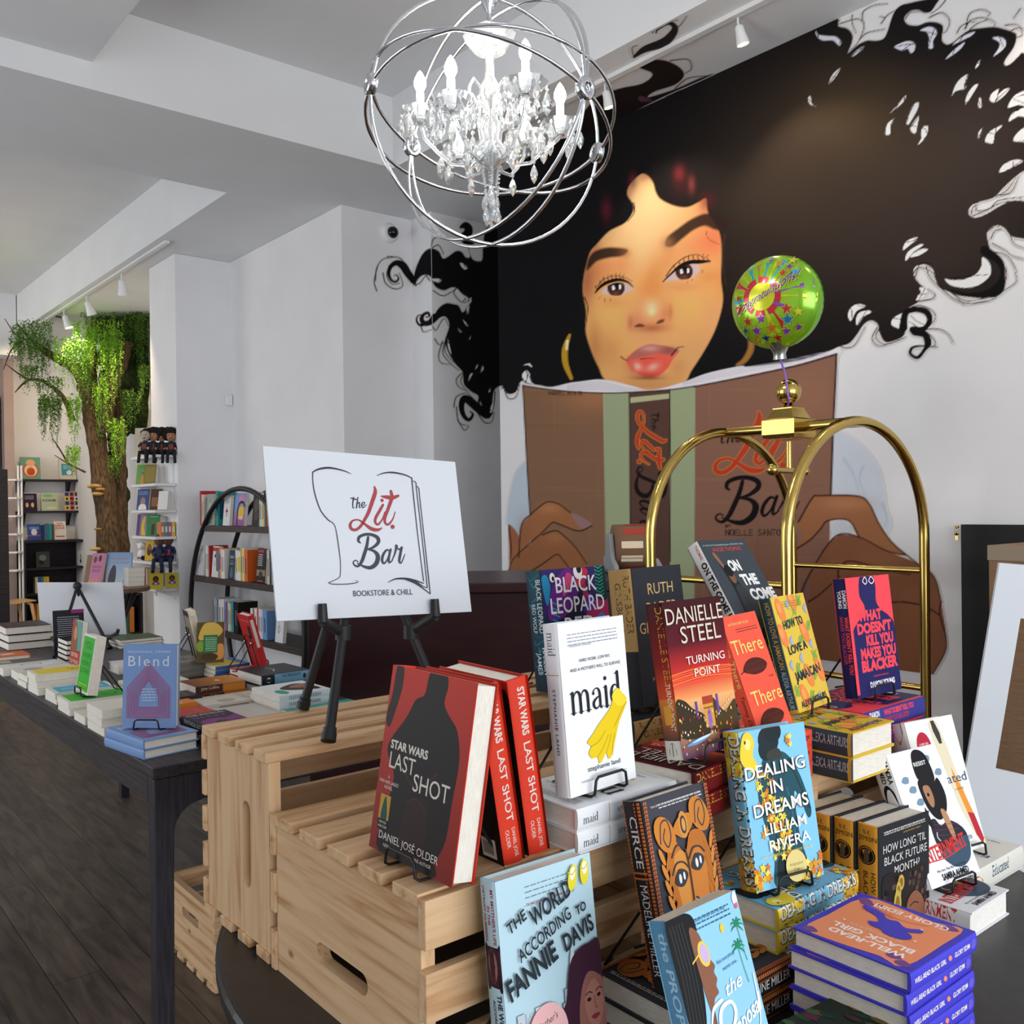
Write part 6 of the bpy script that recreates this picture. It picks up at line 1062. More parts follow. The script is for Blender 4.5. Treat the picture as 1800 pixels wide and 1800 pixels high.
stand_up(PB, 'light blue paperback with a woman in sunglasses and palm trees', j_prop, ('#93cbe8', '#5c92b4', '#93cbe8'), .794, .641, .774, 1.1, 17.3, .135, .205, .026, 'black wire stand under the light blue paperback', False, pages=noisy('rough_page_edges', '#c4b098', '#d8c8b0', 80, .85, (1, 24, 1), 3))
stand_up(HB, 'pale blue hardback with brush lettering and a portrait, nearest the camera', j_fannie, ('#b8d6e0', '#b4d2dc', '#b8d6e0'), .676, .835, .752, -2, 6.8, .155, .246, .031, 'black wire stand under the pale blue hardback with brush lettering', cx=.06)
pile(2, ['dark green jungle patterned hardback lying at the front, lower', 'dark green jungle patterned hardback lying at the front, upper'], j_webl, ('#232f28', '#1c2620', '#232f28'), .905, .545, ZT, 84, .145, .195, .028, group='dark green hardbacks lying flat')
pile(5, ['violet and orange hardback, %s in the stack of five' % s for s in ('lowest', 'second from the bottom', 'middle one', 'second from the top', 'topmost')], j_well, ('#4640c0', '#4a46cc', '#4640c0'), 1.078, .560, ZT, 90, .168, .172, .0257, group='violet and orange hardbacks in one stack', jit=.004)
r1 = stand_up(HB, 'thick black hardback with an ochre spine and gold jewels, first of the row', j_month, ('#2a2c30', '#d99a34', '#2a2c30'), 1.372, .768, .742, -5, -.3, .144, .184, .0385)
for k, s in enumerate(('second from the front', 'third from the front', 'last, against the crate')):
    c = copy_tree(r1); c.matrix_world = pose(1.372+.0012*(k+1)-.005*(k+1), .768+.0396*(k+1), .742, -5, -.3); c['label'] = 'thick black hardback with an ochre spine, %s' % s
pile(1, ['white hardback with a girl in a black cap lying at the table edge'], j_intern, ('#e8e8ea', '#e4e4e6', '#e8e8ea'), 1.500, .682, ZT, 0, .145, .215, .042, pages=PAGESW)
stand_up(HB, 'white hardback with a girl in a black cap, standing', j_intern, ('#ecedf0', '#e6e6e8', '#e8e8ea'), 1.503, .747, .799, -7.2, 22.4, .143, .221, .035, 'black wire stand under the white hardback with the girl in a cap', cx=.08)
pile(1, ['cream hardback with blue spine lettering lying at the right of the table'], j_educ, ('#e8e6dc', '#dddbd0', '#e8e6dc'), 1.668, .748, ZT, 90, .150, .205, .043, pages=PAGESW)
stand_up(HB, 'cream hardback with a pencil on its cover, standing at the far right', j_educ, ('#ecebe4', '#e4e2da', '#e8e6dc'), 1.647, .805, .796, -10.8, 17., .140, .243, .035, 'black wire stand under the cream hardback with a pencil', cx=.09)
# ---------------------------------------------------------------- long dark table with its books
lt = thing('display_table', 'long dark wooden table covered with books on the left', 'table', Matrix.Translation((1.12, 3.57, 0)))
X0, X1, Y0, Y1, ZL = .745-1.12, 1.50-1.12, 2.25-3.57, 4.92-3.57, .83
DWX = noisy('ebony_wood_cross', '#221e20', '#3b3537', 9, .42, (14, 1, 14), 5, .12); DWZ = noisy('ebony_wood_leg', '#221f22', '#37333a', 9, .42, (14, 14, 1), 5, .12)
MB().box(X0, X1, Y0, Y1, ZL-.03, ZL).obj('tabletop', DWX, lt, .003)
MB().box(X0+.01, X0+.035, Y0+.07, Y1-.07, ZL-.10, ZL-.03).box(X1-.035, X1-.01, Y0+.07, Y1-.07, ZL-.10, ZL-.03).box(X0+.07, X1-.07, Y0+.01, Y0+.035, ZL-.10, ZL-.03).box(X0+.07, X1-.07, Y1-.035, Y1-.01, ZL-.10, ZL-.03).obj('apron', DWX, lt, .002)
for sx, x in ((1, X0), (-1, X1)):
    for sy, y in ((1, Y0), (-1, Y1)):
        mb = MB(); q = [(x+sx*.004, ZL-.03), (x+sx*.004, 0), (x+sx*.044, 0), (x+sx*.05, ZL-.17)]+[(x+sx*(.05+.07*(1-math.cos(a))), ZL-.17+.07*math.sin(a)) for a in np.linspace(.2, 1.57, 6)]+[(x+sx*.12, ZL-.03)]
        mb.prism(q, *sorted((y+sy*.004, y+sy*.050)), 'y'); mb.obj('leg', DWZ, lt, .003)
def flatpile(n, labels, cols, x, y, z0, yaw, W, H, T, art=None, hard=False, group=None, pages=None, jit=.003):
    """x,y: nearest corner of the pile's footprint"""
    c, s = round(math.cos(math.radians(yaw))), round(math.sin(math.radians(yaw))); first = None; r = random.Random(int(x*991+y*37))
    k90 = round(yaw/90)*90 % 360; ox, oy = {0: (0, 0), 90: (H, 0), 180: (W, H), 270: (0, W)}[k90]
    for k in range(n):
        M = lying(x+ox+r.uniform(-jit, jit), y+oy+r.uniform(-jit, jit), z0+T*(k+1)+.0004*(k+1), yaw+r.uniform(-jit, jit)*600)
        if first is None: first = book('hardcover_book' if hard else 'paperback_book', labels[k], W, H, T, M, cols, art, hard, group, pages)
        else: q = copy_tree(first); q.matrix_world = M; q['label'] = labels[k]
    return z0+(T+.0004)*n
ORD = {2: ('lower', 'upper'), 3: ('bottom', 'middle', 'top'), 4: ('lowest', 'third from the top', 'second from the top', 'topmost'), 5: ('lowest', 'fourth from the top', 'middle', 'second from the top', 'topmost')}
def names(s, n): return [s] if n == 1 else [s+', %s of the pile' % o for o in ORD[n]]
def plain(tc='#3a3a3a', blocks=(), title=None, th=9, tw=70, ty=70, band=None, fine=True, sp=None):
    def f(P, S, B):
        if band: P.rect(0, band[0], 100, band[1], band[2])
        for b_ in blocks: (P.ell if b_[0] == 'e' else P.rect)(*b_[1:])
        if title: P.text(title, 50, ty, th, tc, tw, bold=.02)
        if fine: P.fine(16, 84, 30, tc, 3, 4, 1.2); P.fine(24, 76, 12, tc, 1, 4, 1.6)
        if sp: S.rect(*sp)
        S.rect(36, 30, 64, 78, tc) if not sp and fine else None
    return f
def j_blend(P, S, B):
    W_ = '#d4dcec'; R = '#b23a62'; P.text('MASHONDA TIFRERE', 50, 90, 2.6, W_, 78, sp=1.2); P.text('Blend', 49, 74, 13, W_, 74, sp=1.25)
    for k in range(8):
        a = k*2.9; P.line([(11+a, 50-a*.55), (11+a, 13+a*.9), (89-a, 13+a*.9), (89-a, 50-a*.55), (50, 79-a*1.15), (11+a, 50-a*.55)], 1.25, (R, '#8a3a8a')[k % 2]) if False else [P.line([p, q], 1.15, ('#b8304e', '#a8305e')[k % 2]) for p, q in zip([(11+a, 48-a*.5), (11+a, 12+a*.62), (89-a, 12+a*.62), (89-a, 48-a*.5), (50, 77-a*.95)], [(11+a, 12+a*.62), (89-a, 12+a*.62), (89-a, 48-a*.5), (50, 77-a*.95), (11+a, 48-a*.5)])]
    for k in range(5): P.fine(36, 64, 46-k*3.4, W_, 1, 2, .9, k)
    P.text('THE SECRET TO CO-PARENTING', 50, 6, 1.8, W_, 52)
BL_ = '#7d9ccb'
flatpile(2, names('blue hardback with a red house pattern at the near table corner', 2), (BL_, BL_, BL_), .752, 2.336, ZL, 8, .148, .213, .023, j_blend, True, 'blue hardbacks with red house pattern')
stand_up(HB, 'blue hardback with a red concentric house drawing, standing at the table corner', j_blend, (BL_, BL_, BL_), .747, 2.498, .883, -43.8, 4, .146, .213, .022, 'black wire stand under the blue hardback with the house')
flatpile(3, names('plain cream paperback beside the blue house books', 3), '#ddd8cc', .747, 2.652, ZL, 180, .135, .15, .0235, None, group='cream paperbacks in a short pile')
flatpile(1, ['small thin book with a floral photo cover at the table edge'], '#d8d0c0', .752, 2.83, ZL, 90, .115, .165, .024, plain('#8a5a3a', [('e', 60, 60, 30, 24, '#b8803a')]))
def j_you(P, S, B): P.rect(6, 4, 94, 96, '#35b02c'); P.text('YOU', 50, 76, 13, '#17301a', 56); [P.text(t, 50, 60-k*13, 9, '#1d5c20', 70) for k, t in enumerate(('WERE', 'HERE', 'LOVER'))]; P.fine(14, 84, 14, '#b8d838', 3, 4, 1.6)
flatpile(2, names('bright green paperback lying under the standing green one', 2), '#e4e0d6', .747, 2.99, ZL, 180, .20, .135, .021, lambda P, S, B: (P.rect(5, 5, 95, 95, '#3ab832'), P.line([(20,40),(30,70),(44,40)], 2, '#17401a'), P.ell(62, 55, 12, 20, '#2c9a28')), group='green paperbacks lying flat')
stand_up(PB, 'bright green paperback standing on a wire stand', j_you, ('#ddd8ce', '#ddd8ce', '#ddd8ce'), .800, 3.125, .884, -89.8, 9.5, .129, .178, .030, 'black wire stand behind the bright green paperback', False)
flatpile(2, names('white paperback with a cyan panel on its cover', 2), '#dfdcd2', .76, 3.20, ZL, 180, .19, .13, .0175, lambda P, S, B: (P.rect(8, 8, 92, 92, '#3aa8c8'), P.fine(16, 84, 60, '#d8ecf0', 3, 8, 3)), group='cyan panel paperbacks')
flatpile(3, names('white paperback with a yellow cover panel', 3), '#e0ddd3', .752, 3.40, ZL, 180, .205, .13, .0225, lambda P, S, B: (P.rect(6, 6, 94, 94, '#e4c92c'), P.line([(20,40),(30,70),(44,40)], 2.4, '#3a3010'), P.ell(30, 55, 10, 14, '#3a3010'), P.ell(30, 55, 7, 10, '#e4c92c')), group='yellow panel paperbacks')
flatpile(2, names('pale green paperback behind the yellow pile', 2), '#c8ceb8', .752, 3.565, ZL, 180, .17, .12, .021, plain('#8a9a7a'), group='pale green paperbacks')
flatpile(1, ['white paperback with a blush illustration'], '#dcd4ce', .765, 3.72, ZL, 180, .21, .14, .03, plain('#b06a6a', [('r', 10, 70, 40, 90, '#c8807a'), ('e', 70, 40, 16, 20, '#a89a9a')], fine=False))
flatpile(1, ['white paperback with a grey line drawing on the table edge'], '#e2e0de', .75, 3.885, ZL, 180, .21, .12, .028, plain('#6a6a6e', [('e', 50, 55, 18, 22, '#8a8a90'), ('e', 50, 55, 15, 18, '#e2e0de')]))
flatpile(1, ['grey brown paperback next to the orange one at the far left'], '#5a544e', .735, 4.03, ZL, 180, .19, .12, .024, plain('#b0a494', [('r', 60, 20, 80, 70, '#c8b89a')]))
flatpile(1, ['orange hardback at the far left end of the dark table'], '#d2622a', .715, 4.18, ZL, 180, .19, .14, .034, plain('#e8c8a8', [('e', 40, 55, 14, 14, '#e0d4c0')], fine=False), True)
flatpile(5, names('black spined hardback standing pile in the table middle', 5), ('#1c1c20', '#dcd8d0', '#1c1c20'), .99, 3.99, ZL, 180, .13, .15, .0195, None, True, 'dark hardbacks in a pile of five')
stand_up(PB, 'black paperback showing its back cover behind the pile of five', lambda P, S, B: (P.fine(14, 86, 84, '#a8a8b0', 14, 4.6, 1.4), P.rect(60, 92, 100, 100, '#8a2a6a')), '#1a1a20', .986, 4.17, .842, -7.6, 14, .121, .194, .02, None, False)
stand_up(PB, 'red paperback with a woman on its cover, standing before the pile of five', lambda P, S, B: (P.rect(40, 40, 100, 100, '#5a9a90'), P.blob([(10,40),(20,90),(40,98),(60,80),(66,40)], '#8a5a3c'), P.ell(40, 74, 16, 14, '#c08a64'), P.text('SISTER', 50, 26, 8, '#e0b8a8', 70, bold=.02), P.text('OUTSIDER', 50, 12, 8, '#e0b8a8', 84, bold=.02)), ('#a83a34', '#a83a34', '#a83a34'), .974, 3.90, .838, -89.8, 6.3, .133, .185, .02, 'black wire stand behind the red paperback with a woman', False)
flatpile(1, ['white paperback in the middle of the table behind the green one'], '#dcd6cc', .985, 3.16, ZL, 90, .15, .19, .034, plain('#9a8a80'))
flatpile(1, ['plain white hardback with a red edge near the small stand'], '#dcd4d2', 1.08, 3.62, ZL, 90, .13, .18, .035, plain('#b04050', [('r', 0, 0, 100, 8, '#b03048')], fine=False), True)
flatpile(1, ['white paperback with thin coloured stripes'], '#ded8cc', 1.0, 2.98, ZL, 90, .14, .19, .028, lambda P, S, B: [P.line([(10, 20+k*18), (60, 30+k*16), (92, 22+k*18)], 3, c) for k, c in enumerate(('#d88a3a', '#6aa86a', '#b04a5a', '#d8a83a'))])
flatpile(1, ['dark brown paperback half hidden behind the blue standing book'], '#3a2c30', .955, 2.99-.12, ZL, 90, .105, .15, .034, plain('#8a7a70'))
flatpile(2, names('copper brown paperback with a sunset cover', 2), ('#a8642c', '#4a2c22', '#a8642c'), 1.10, 2.905, ZL, 92, .145, .165, .0265, lambda P, S, B: (P.grad(0, 0, 100, 100, '#c8802c', '#6a3420'), P.ell(50, 40, 10, 5, '#e8c48a'), S.rect(0, 0, 100, 46, '#c07830'), S.text('Jane Collins', 50, 90, 40, '#d8c8b0', 36, 'l', 0, -90)), group='copper brown paperbacks')
flatpile(1, ['cream paperback with grey print in front of the copper pile'], '#d4ccc0', 1.07, 2.755, ZL, 92, .135, .20, .022, plain('#a09080', [('e', 30, 60, 20, 14, '#b8a898')]))
flatpile(1, ['pale grey paperback next to the crate'], '#c2bab2', 1.085, 2.545, ZL, 92, .19, .155, .013, plain('#a8a098', fine=False))
flatpile(1, ['orange paperback beside the blue house book'], '#d8822c', .945, 2.79, ZL, 92, .075, .115, .03, plain('#e8b04a', [('e', 40, 50, 20, 20, '#e8a83a')], fine=False))
flatpile(1, ['red paperback with gold print near the near corner'], '#bc3a34', .935, 2.585, ZL, 92, .17, .13, .024, plain('#d8883a', [('e', 30, 60, 14, 12, '#c87838')]))
def j_slut(P, S, B): P.blob([(20,0),(10,40),(40,56),(70,50),(100,60),(100,0)], '#7a2a78'); P.ell(50, 24, 16, 14, '#241a26'); P.ell(80, 20, 12, 12, '#3a2038'); P.text('THE ETHICAL', 50, 86, 8, '#d0ccd0', 84, bold=.02); P.text('SLUT', 50, 66, 13, '#8a3a88', 74, bold=.01); S.text('THE ETHICAL SLUT', 46, 88, 44, '#b8b4b8', 60, 'l', .03, -90)
flatpile(2, names('black and purple paperback by the pine crate', 2), '#1e181f', .915, 2.345, ZL, 0, .13, .19, .025, j_slut, group='black and purple paperbacks')
flatpile(3, names('grey cloth hardback at the right back edge of the dark table', 3), ('#8a8278', '#7a746c', '#8a8278'), 1.185, 3.38, ZL, 90, .15, .13, .0195, plain('#5a5450', [('e', 50, 50, 30, 20, '#6a625a')], fine=False), True, 'grey hardbacks in a pile')
flatpile(3, names('thin blue and yellow paperback under the food cover', 3), ('#e0c838', '#3a68a8', '#3a68a8'), 1.315, 3.285, ZL, 90, .17, .13, .0145, plain('#3a68a8', [('r', 0, 0, 100, 20, '#3a68a8')]), group='blue and yellow paperbacks')
flatpile(1, ['violet paperback squeezed behind the copper pile'], '#5a3a90', 1.272, 2.965, ZL, 90, .12, .05, .032, None)
flatpile(2, names('navy hardback with pale blue spine next to the counter', 2), ('#2a2d33', '#6a96b0', '#2a2d33'), 1.297, 2.858, ZL, 91, .19, .175, .035, lambda P, S, B: (P.line([(30,60),(50,50),(70,56)], 3, '#b8a888'), S.rect(0, 74, 100, 100, '#1d2026'), S.text('THE PRESIDENTS', 60, 60, 30, '#23323e', 40, 'l', .01, -90), S.ell(50, 12, 24, 3.4, '#23323e'), S.ell(50, 86, 26, 4, '#c8c4bc')), True, 'navy hardbacks with blue spines')
flatpile(3, names('white paperback with a portrait in profile on its cover', 3), ('#dfe2e0', '#d3dfe4', '#dfe2e0'), 1.225, 2.575, ZL, 92, .195, .175, .018, lambda P, S, B: (P.blob([(20,10),(30,50),(50,70),(70,56),(80,20)], '#2a2226'), P.blob([(40,10),(46,40),(60,50),(74,30),(70,8)], '#9a6a54'), P.ell(30, 80, 18, 10, '#3a9a7a'), S.fine(20, 80, 80, '#8aa0a8', 18, 3.4, 2)), group='white portrait paperbacks')
flatpile(1, ['teal paperback with a big white oval on its cover'], '#34a098', 1.225, 2.405, ZL, 92, .155, .225, .02, lambda P, S, B: (P.ell(50, 26, 34, 20, '#38b0c8'), P.ell(50, 26, 28, 16, '#d4dce0'), P.text('CARLA', 50, 76, 9, '#1c6a68', 70), P.ell(50, 50, 12, 8, '#d8e4e0')))
flatpile(1, ['white and orange paperback half under the pine crate rim'], '#dcd2c8', 1.065, 2.37, ZL, 92, .15, .15, .014, plain('#d86a3a', [('r', 10, 30, 90, 50, '#d86a3a')], fine=False))
# three standing with their backs to the near side
stand_up(HB, 'tan hardback with black ornament standing on the grey pile, seen from behind', lambda P, S, B: ([B.ell(8+k*9, 92+3*(k % 2), 7, 5, '#2a2420', k) for k in range(11)], B.rect(0, 0, 6, 100, '#4a4038'), S.rect(20, 20, 80, 90, '#c8bca8')), ('#8f8170', '#d8d0c0', '#8f8170'), 1.33, 3.40, .892, 78, 12, .13, .185, .03, 'black wire stand behind the tan hardback')
stand_up(PB, 'paperback with a food photo and green label on its back cover', lambda P, S, B: (P.blob([(10,60),(30,96),(70,98),(95,80),(80,64),(40,56)], '#c8a850'), P.blob([(60,10),(70,40),(96,44),(98,10)], '#d0904a'), P.ell(18, 40, 14, 14, '#7a9a3a'), P.ell(50, 14, 30, 10, '#4a3a20'), P.rect(28, 24, 78, 68, '#2c7040'), P.fine(34, 74, 60, '#c8dcc8', 8, 4.4, 1.4)), '#5a4a2c', 1.263, 3.346, .887, -30.6, 14, .101, .147, .02, None, False)
stand_up(HB, 'red hardback standing with its back to us near the navy books', lambda P, S, B: (B.rect(62, 56, 84, 80, '#2a2022'), B.fine(16, 84, 88, '#d8908a', 1, 2, 1.2), S.rect(10, 40, 60, 92, '#c8b8b0')), ('#b02a2c', '#a82628', '#b3292b'), 1.455, 3.14, .875, 84, 15, .135, .20, .022, 'black wire stand behind the red hardback')
flatpile(2, names('coral and blue book lying under the red standing hardback', 2), ('#b8402c', '#4a3a8a', '#b8402c'), 1.345, 3.10, ZL, 90, .14, .14, .021, None, True, 'coral and blue books by the red hardback')
# far end: white board on an easel, thick piles
B0 = at_d(72, 1118, 4.46); BX = at_d(222, 1115, 4.46); yw = math.degrees(math.atan2(BX.y-B0.y, BX.x-B0.x)); SB = pose(B0.x, B0.y, B0.z, yw, -7)
def flat_b(px, py): d = ray(px, py); n = SB.col[1].xyz; q = SB.inverted() @ (CAM+d*((B0-CAM).dot(n)/d.dot(n))); return (q.x, q.z)
o = MB().prism([flat_b(*p) for p in ((72,1118),(222,1115),(215,1024),(65,1024))], 0, .006, 'y').obj('blank_sign_board', mat('grey_white_board', '#d0d1d6', .6)); o.matrix_world = SB; tag(o, 'blank white board seen from behind on the far easel', 'sign')
ap = at_d(136, 1030, 4.40); fl = [on_z(98, 1155, ZL+.002), on_z(193, 1140, ZL+.002), at_d(150, 1112, 4.62)]; fl[2].z = ZL+.002
lerp_ = lambda a, t_: a.lerp(ap, t_)
prop_easel('black tripod easel holding the blank board at the far end of the table', Matrix.Translation((ap.x, ap.y, ZL)), fl, ap, [(lerp_(fl[0], .16), at_d(84, 1114, 4.40), at_d(82, 1108, 4.40)), (lerp_(fl[1], .13), at_d(206, 1113, 4.38), at_d(208, 1106, 4.38))], ZL, 1.)
flatpile(3, names('thick white hardback with dark red cover at the far table end', 3), ('#3a1c20', '#d8d2c8', '#3a1c20'), .90, 4.60, ZL, 180, .19, .22, .034, None, True, 'thick hardbacks at the far table end')
flatpile(3, names('olive green softcover at the far right corner of the dark table', 3), ('#4a5a3a', '#4a5a3a', '#4a5a3a'), 1.29, 4.30, ZL, 180, .19, .19, .012, plain('#8a9a6a', fine=False), group='olive softcovers')
# ---------------------------------------------------------------- round steel bookshelf by the wall
ab = thing('arched_bookshelf', 'round black steel bookshelf standing against the white wall', 'bookshelf', Matrix.Translation((2.9, 6.38, 0))); RA, ZA = .975, .62
a0 = math.asin(-ZA/RA)
for x in (-.15, .15): MB().tube([(x, RA*math.cos(a), ZA+RA*math.sin(a)) for a in np.linspace(a0+.01, math.pi-a0-.01, 60)], .019, 10).obj('ring_frame', BLACK, ab)
SHZ = (.545, .93, 1.325)
for z in SHZ:
    hw = math.sqrt(RA**2-(z-.02-ZA)**2)-.005; MB().box(-.15, .15, -hw, hw, z-.045, z).obj('shelf', SHELFWOOD, ab, .002)
for y in (-.1, .1): MB().box(.14, .16, y-.5-.02, y-.5+.02, .05, 1.3).obj('back_post', BLACK, ab)
def shelf_row(specs, x, y, z, what, grp, face=None, dy=-1):
    """spine-out books going towards the camera; specs: (thickness, height, spine colour[, band colour])"""
    for k, s_ in enumerate(specs):
        T, H, c = s_[:3]; b2 = s_[3] if len(s_) > 3 else None; W = .14 if H < .22 else .155
        y -= T+.0012
        ordn = ('first', 'second', 'third', 'fourth', 'fifth', 'sixth', 'seventh', 'eighth', 'ninth', 'tenth', 'eleventh', 'twelfth', 'thirteenth', 'fourteenth', 'fifteenth', 'sixteenth')[k]
        book('shelved_book', '%s book from the left %s' % (ordn, what), W, H, T, Matrix.Translation((x, y, z)), c, (lambda P, S, B, b2=b2: (S.rect(12, 30, 88, 80, b2), P.rect(10, 20, 90, 90, b2))) if b2 else (lambda P, S, B: (S.rect(34, 24, 66, 74, '#5a5a60'),)), False, grp)
def face_out(label, art, cols, x, y, z, W=.15, H=.22, T=.025, yaw=-90, tilt=5, grp=None, m=None): return book('face_out_book', label, W, H, T, pose(x, y, z+.003, yaw, tilt), cols, art, False, grp)
xs_ = 2.77
yy = lambda px: on_x(px, 1000, xs_).y
top = 'on the top shelf of the round bookshelf'; G1 = 'books on the top shelf of the round bookshelf'
shelf_row([(.03,.27,'#b03030'),(.02,.24,'#cfc0a0'),(.03,.24,'#c8c4bc','#a8a49a')], xs_, yy(352), SHZ[2], top+', left part', G1)
face_out('grey oval patterned book face out at the top of the round bookshelf', lambda P, S, B: (P.ell(50, 50, 34, 34, '#8a9088'), P.ell(50, 50, 26, 26, '#aab0a4'), P.rect(10, 4, 90, 14, '#7a8088')), '#9a9f9a', xs_, yy(362), SHZ[2], .13, .24)
shelf_row([(.022,.26,'#3a9a90'),(.02,.25,'#2a8a84','#1a4a6a')], xs_, yy(380), SHZ[2], top+', teal pair', G1)
face_out('white book with a cross face out on the top round shelf', lambda P, S, B: (P.rect(46, 30, 56, 60, '#a83a34'), P.rect(34, 44, 68, 52, '#a83a34'), P.fine(20, 80, 84, '#6a6a70', 3, 5, 1.6)), '#ddd9d6', xs_, yy(392), SHZ[2], .125, .225)
face_out('pink and blue book with a dark arch and yellow sun on the top round shelf', lambda P, S, B: (P.grad(0, 0, 100, 100, '#9a4a8a', '#8aa0d0'), P.blob([(0,40),(20,60),(10,90),(0,95)], '#5a9ad0'), P.blob([(40,90),(70,96),(90,80),(60,70)], '#d08ab8'), P.ell(66, 40, 26, 22, '#e0b83a'), P.text('SUN', 60, 20, 10, '#e8d8d0', 50), P.line([(34,2),(34,50),(50,70),(80,72),(98,60)], 10, '#1a1a1e')), '#b888b8', xs_, yy(411), SHZ[2], .185, .235)
face_out('black book with a portrait face out at the right of the top round shelf', lambda P, S, B: (P.ell(50, 60, 26, 24, '#5a4a40'), P.ell(56, 30, 30, 14, '#4a3a34'), P.fine(20, 80, 90, '#8a7a70', 1, 4, 2)), '#231f20', xs_, yy(443), SHZ[2], .12, .235)
shelf_row([(.03,.21,'#cfcac4'),(.02,.2,'#e0dcd6'),(.03,.22,'#d8c83a'),(.03,.22,'#3a5a7a'),(.035,.23,'#b84a3a'),(.03,.21,'#d8d0c4'),(.03,.22,'#4a7a5a'),(.04,.23,'#2a2a2e'),(.03,.21,'#c88a3a')], xs_, yy(456), SHZ[2], top+', right part', G1)
mid = 'on the middle shelf of the round bookshelf'; G2 = 'books on the middle shelf of the round bookshelf'
face_out('grey white book with red marks face out at the left of the middle round shelf', lambda P, S, B: (P.ell(44, 44, 6, 8, '#b04a4a'), P.ell(68, 52, 5, 5, '#b04a4a'), P.fine(20, 80, 86, '#9a9aa0', 2, 5, 2), P.blob([(60,20),(80,60),(90,20)], '#b8bcc0')), '#c4c4c6', xs_, yy(344), SHZ[1], .15, .235)
shelf_row([(.026,.24,'#dcd8d2'),(.026,.235,'#c9c6c2'),(.02,.24,'#a83a34')], xs_, yy(361), SHZ[1], mid+', left part', G2)
face_out('white book with a dark bird face out on the middle round shelf', lambda P, S, B: (P.rect(0, 84, 100, 96, '#b83a34'), P.blob([(30,70),(60,80),(90,96),(96,90),(70,70),(50,62)], '#1e2a4a'), P.fine(20, 80, 50, '#9a9aa0', 3, 6, 2)), '#d5d2d0', xs_, yy(371), SHZ[1], .13, .235)
shelf_row([(.035,.2,'#7a8078'),(.022,.215,'#2a78c0'),(.03,.225,'#e0902a','#c03a3a'),(.045,.22,'#dad6d2'),(.02,.215,'#e8e4de')], xs_, yy(379), SHZ[1], mid+', blue part', G2)
face_out('navy book with a grey figure and three letter title on the middle round shelf', lambda P, S, B: (P.text('EGO', 50, 72, 9, '#b8c4cc', 60, bold=.02), P.text('IS THE', 50, 60, 4, '#b8c4cc', 40), P.text('ENEMY', 50, 50, 6, '#b8c4cc', 60), P.blob([(30,8),(36,34),(60,40),(76,10)], '#5a6a74')), '#2a3a48', xs_, yy(400), SHZ[1], .115, .215)
shelf_row([(.035,.22,'#dedad4'),(.05,.215,'#e0dcd4','#d8c030'),(.035,.235,'#c8b838'),(.03,.24,'#d8d0c0'),(.055,.225,'#d8642a')], xs_, yy(413), SHZ[1], mid+', yellow part', G2)
face_out('black book with a red band and group photo on the middle round shelf', lambda P, S, B: (P.rect(8, 88, 70, 96, '#b83a3a'), P.fine(10, 60, 80, '#c8c4c0', 6, 6, 3), P.rect(4, 20, 96, 38, '#8a7a64'), P.ell(50, 24, 20, 10, '#3a3028'), P.rect(20, 4, 80, 8, '#b83a3a')), '#1d1a1b', xs_, yy(449), SHZ[1], .15, .24)
shelf_row([(.04,.235,'#c8c0b4'),(.03,.23,'#3a3a40'),(.03,.22,'#a8b0b8'),(.03,.23,'#7a2a30'),(.035,.22,'#d8d4cc'),(.03,.23,'#3a6a5a'),(.04,.22,'#d8a83a'),(.03,.22,'#24364a')], xs_, yy(468), SHZ[1], mid+', right part', G2)
low = 'on the lowest shelf of the round bookshelf'; G3 = 'books on the lowest shelf of the round bookshelf'
shelf_row([(.018,.22,'#b03038'),(.04,.23,'#7ab0c4'),(.03,.225,'#9a9a98'),(.016,.22,'#2a3a4a'),(.055,.225,'#d8d2c4'),(.05,.23,'#d8d8d8'),(.045,.21,'#7a84b8'),(.02,.205,'#8a2a3a'),(.04,.21,'#cfcac8'),(.022,.2,'#c8c04a'),(.04,.225,'#2a9ab0'),(.085,.225,'#231e20')], xs_, yy(372), SHZ[0], low+', left part', G3)
shelf_row([(.04,.2,'#dad6d4'),(.022,.2,'#b04038'),(.045,.205,'#dcd8d6'),(.022,.205,'#c03a3a'),(.035,.205,'#d8d4d4'),(.03,.205,'#c8ccd4'),(.065,.2,'#6a94c4')], xs_, yy(438), SHZ[0], low+', right part', G3)
face_out('white book with a hanging lamp drawing on the lowest round shelf', lambda P, S, B: (P.line([(40,100),(42,60)], 3, '#5a6a84'), P.ell(44, 44, 16, 14, '#8a9a94'), P.ell(44, 44, 10, 9, '#c8c8a0')), '#d4d6da', xs_, yy(481), SHZ[0], .12, .2)
# ---------------------------------------------------------------- white wall shelves on the pillar
WSX0, WSX1, WSY0, WSY1 = 2.548, 2.722, 7.56, 8.135; WZ = (1.895, 1.665, 1.45, 1.235, 1.03, .815)
for z, nm in zip(WZ, ('topmost', 'second', 'third', 'fourth', 'fifth', 'lowest')):
    t = thing('wall_shelf', 'white wall shelf on the far pillar, %s of six' % nm, 'shelf', Matrix.Translation((WSX1, (WSY0+WSY1)/2, z)), 'white wall shelves on the far pillar')
    MB().box(WSX0-WSX1, -.003, WSY0-(WSY0+WSY1)/2, WSY1-(WSY0+WSY1)/2, -.022, 0).obj('shelf_board', WHITEM, t, .002)
    for y in (-.22, .22): MB().prism([(-.14,-.023),(-.003,-.023),(-.003,-.075)], y-.008, y+.008, 'y').obj('bracket', WHITEM, t)
for y in (7.63, 8.07): tag(MB().box(2.712, 2.724, y-.012, y+.012, .72, 1.93).obj('shelf_standard', WHITEM), 'white slotted standard holding the wall shelves, %s one' % ('near' if y < 7.8 else 'far'), 'shelf standard')
FX = 2.57
fy = lambda px: on_x(px, 900, FX).y
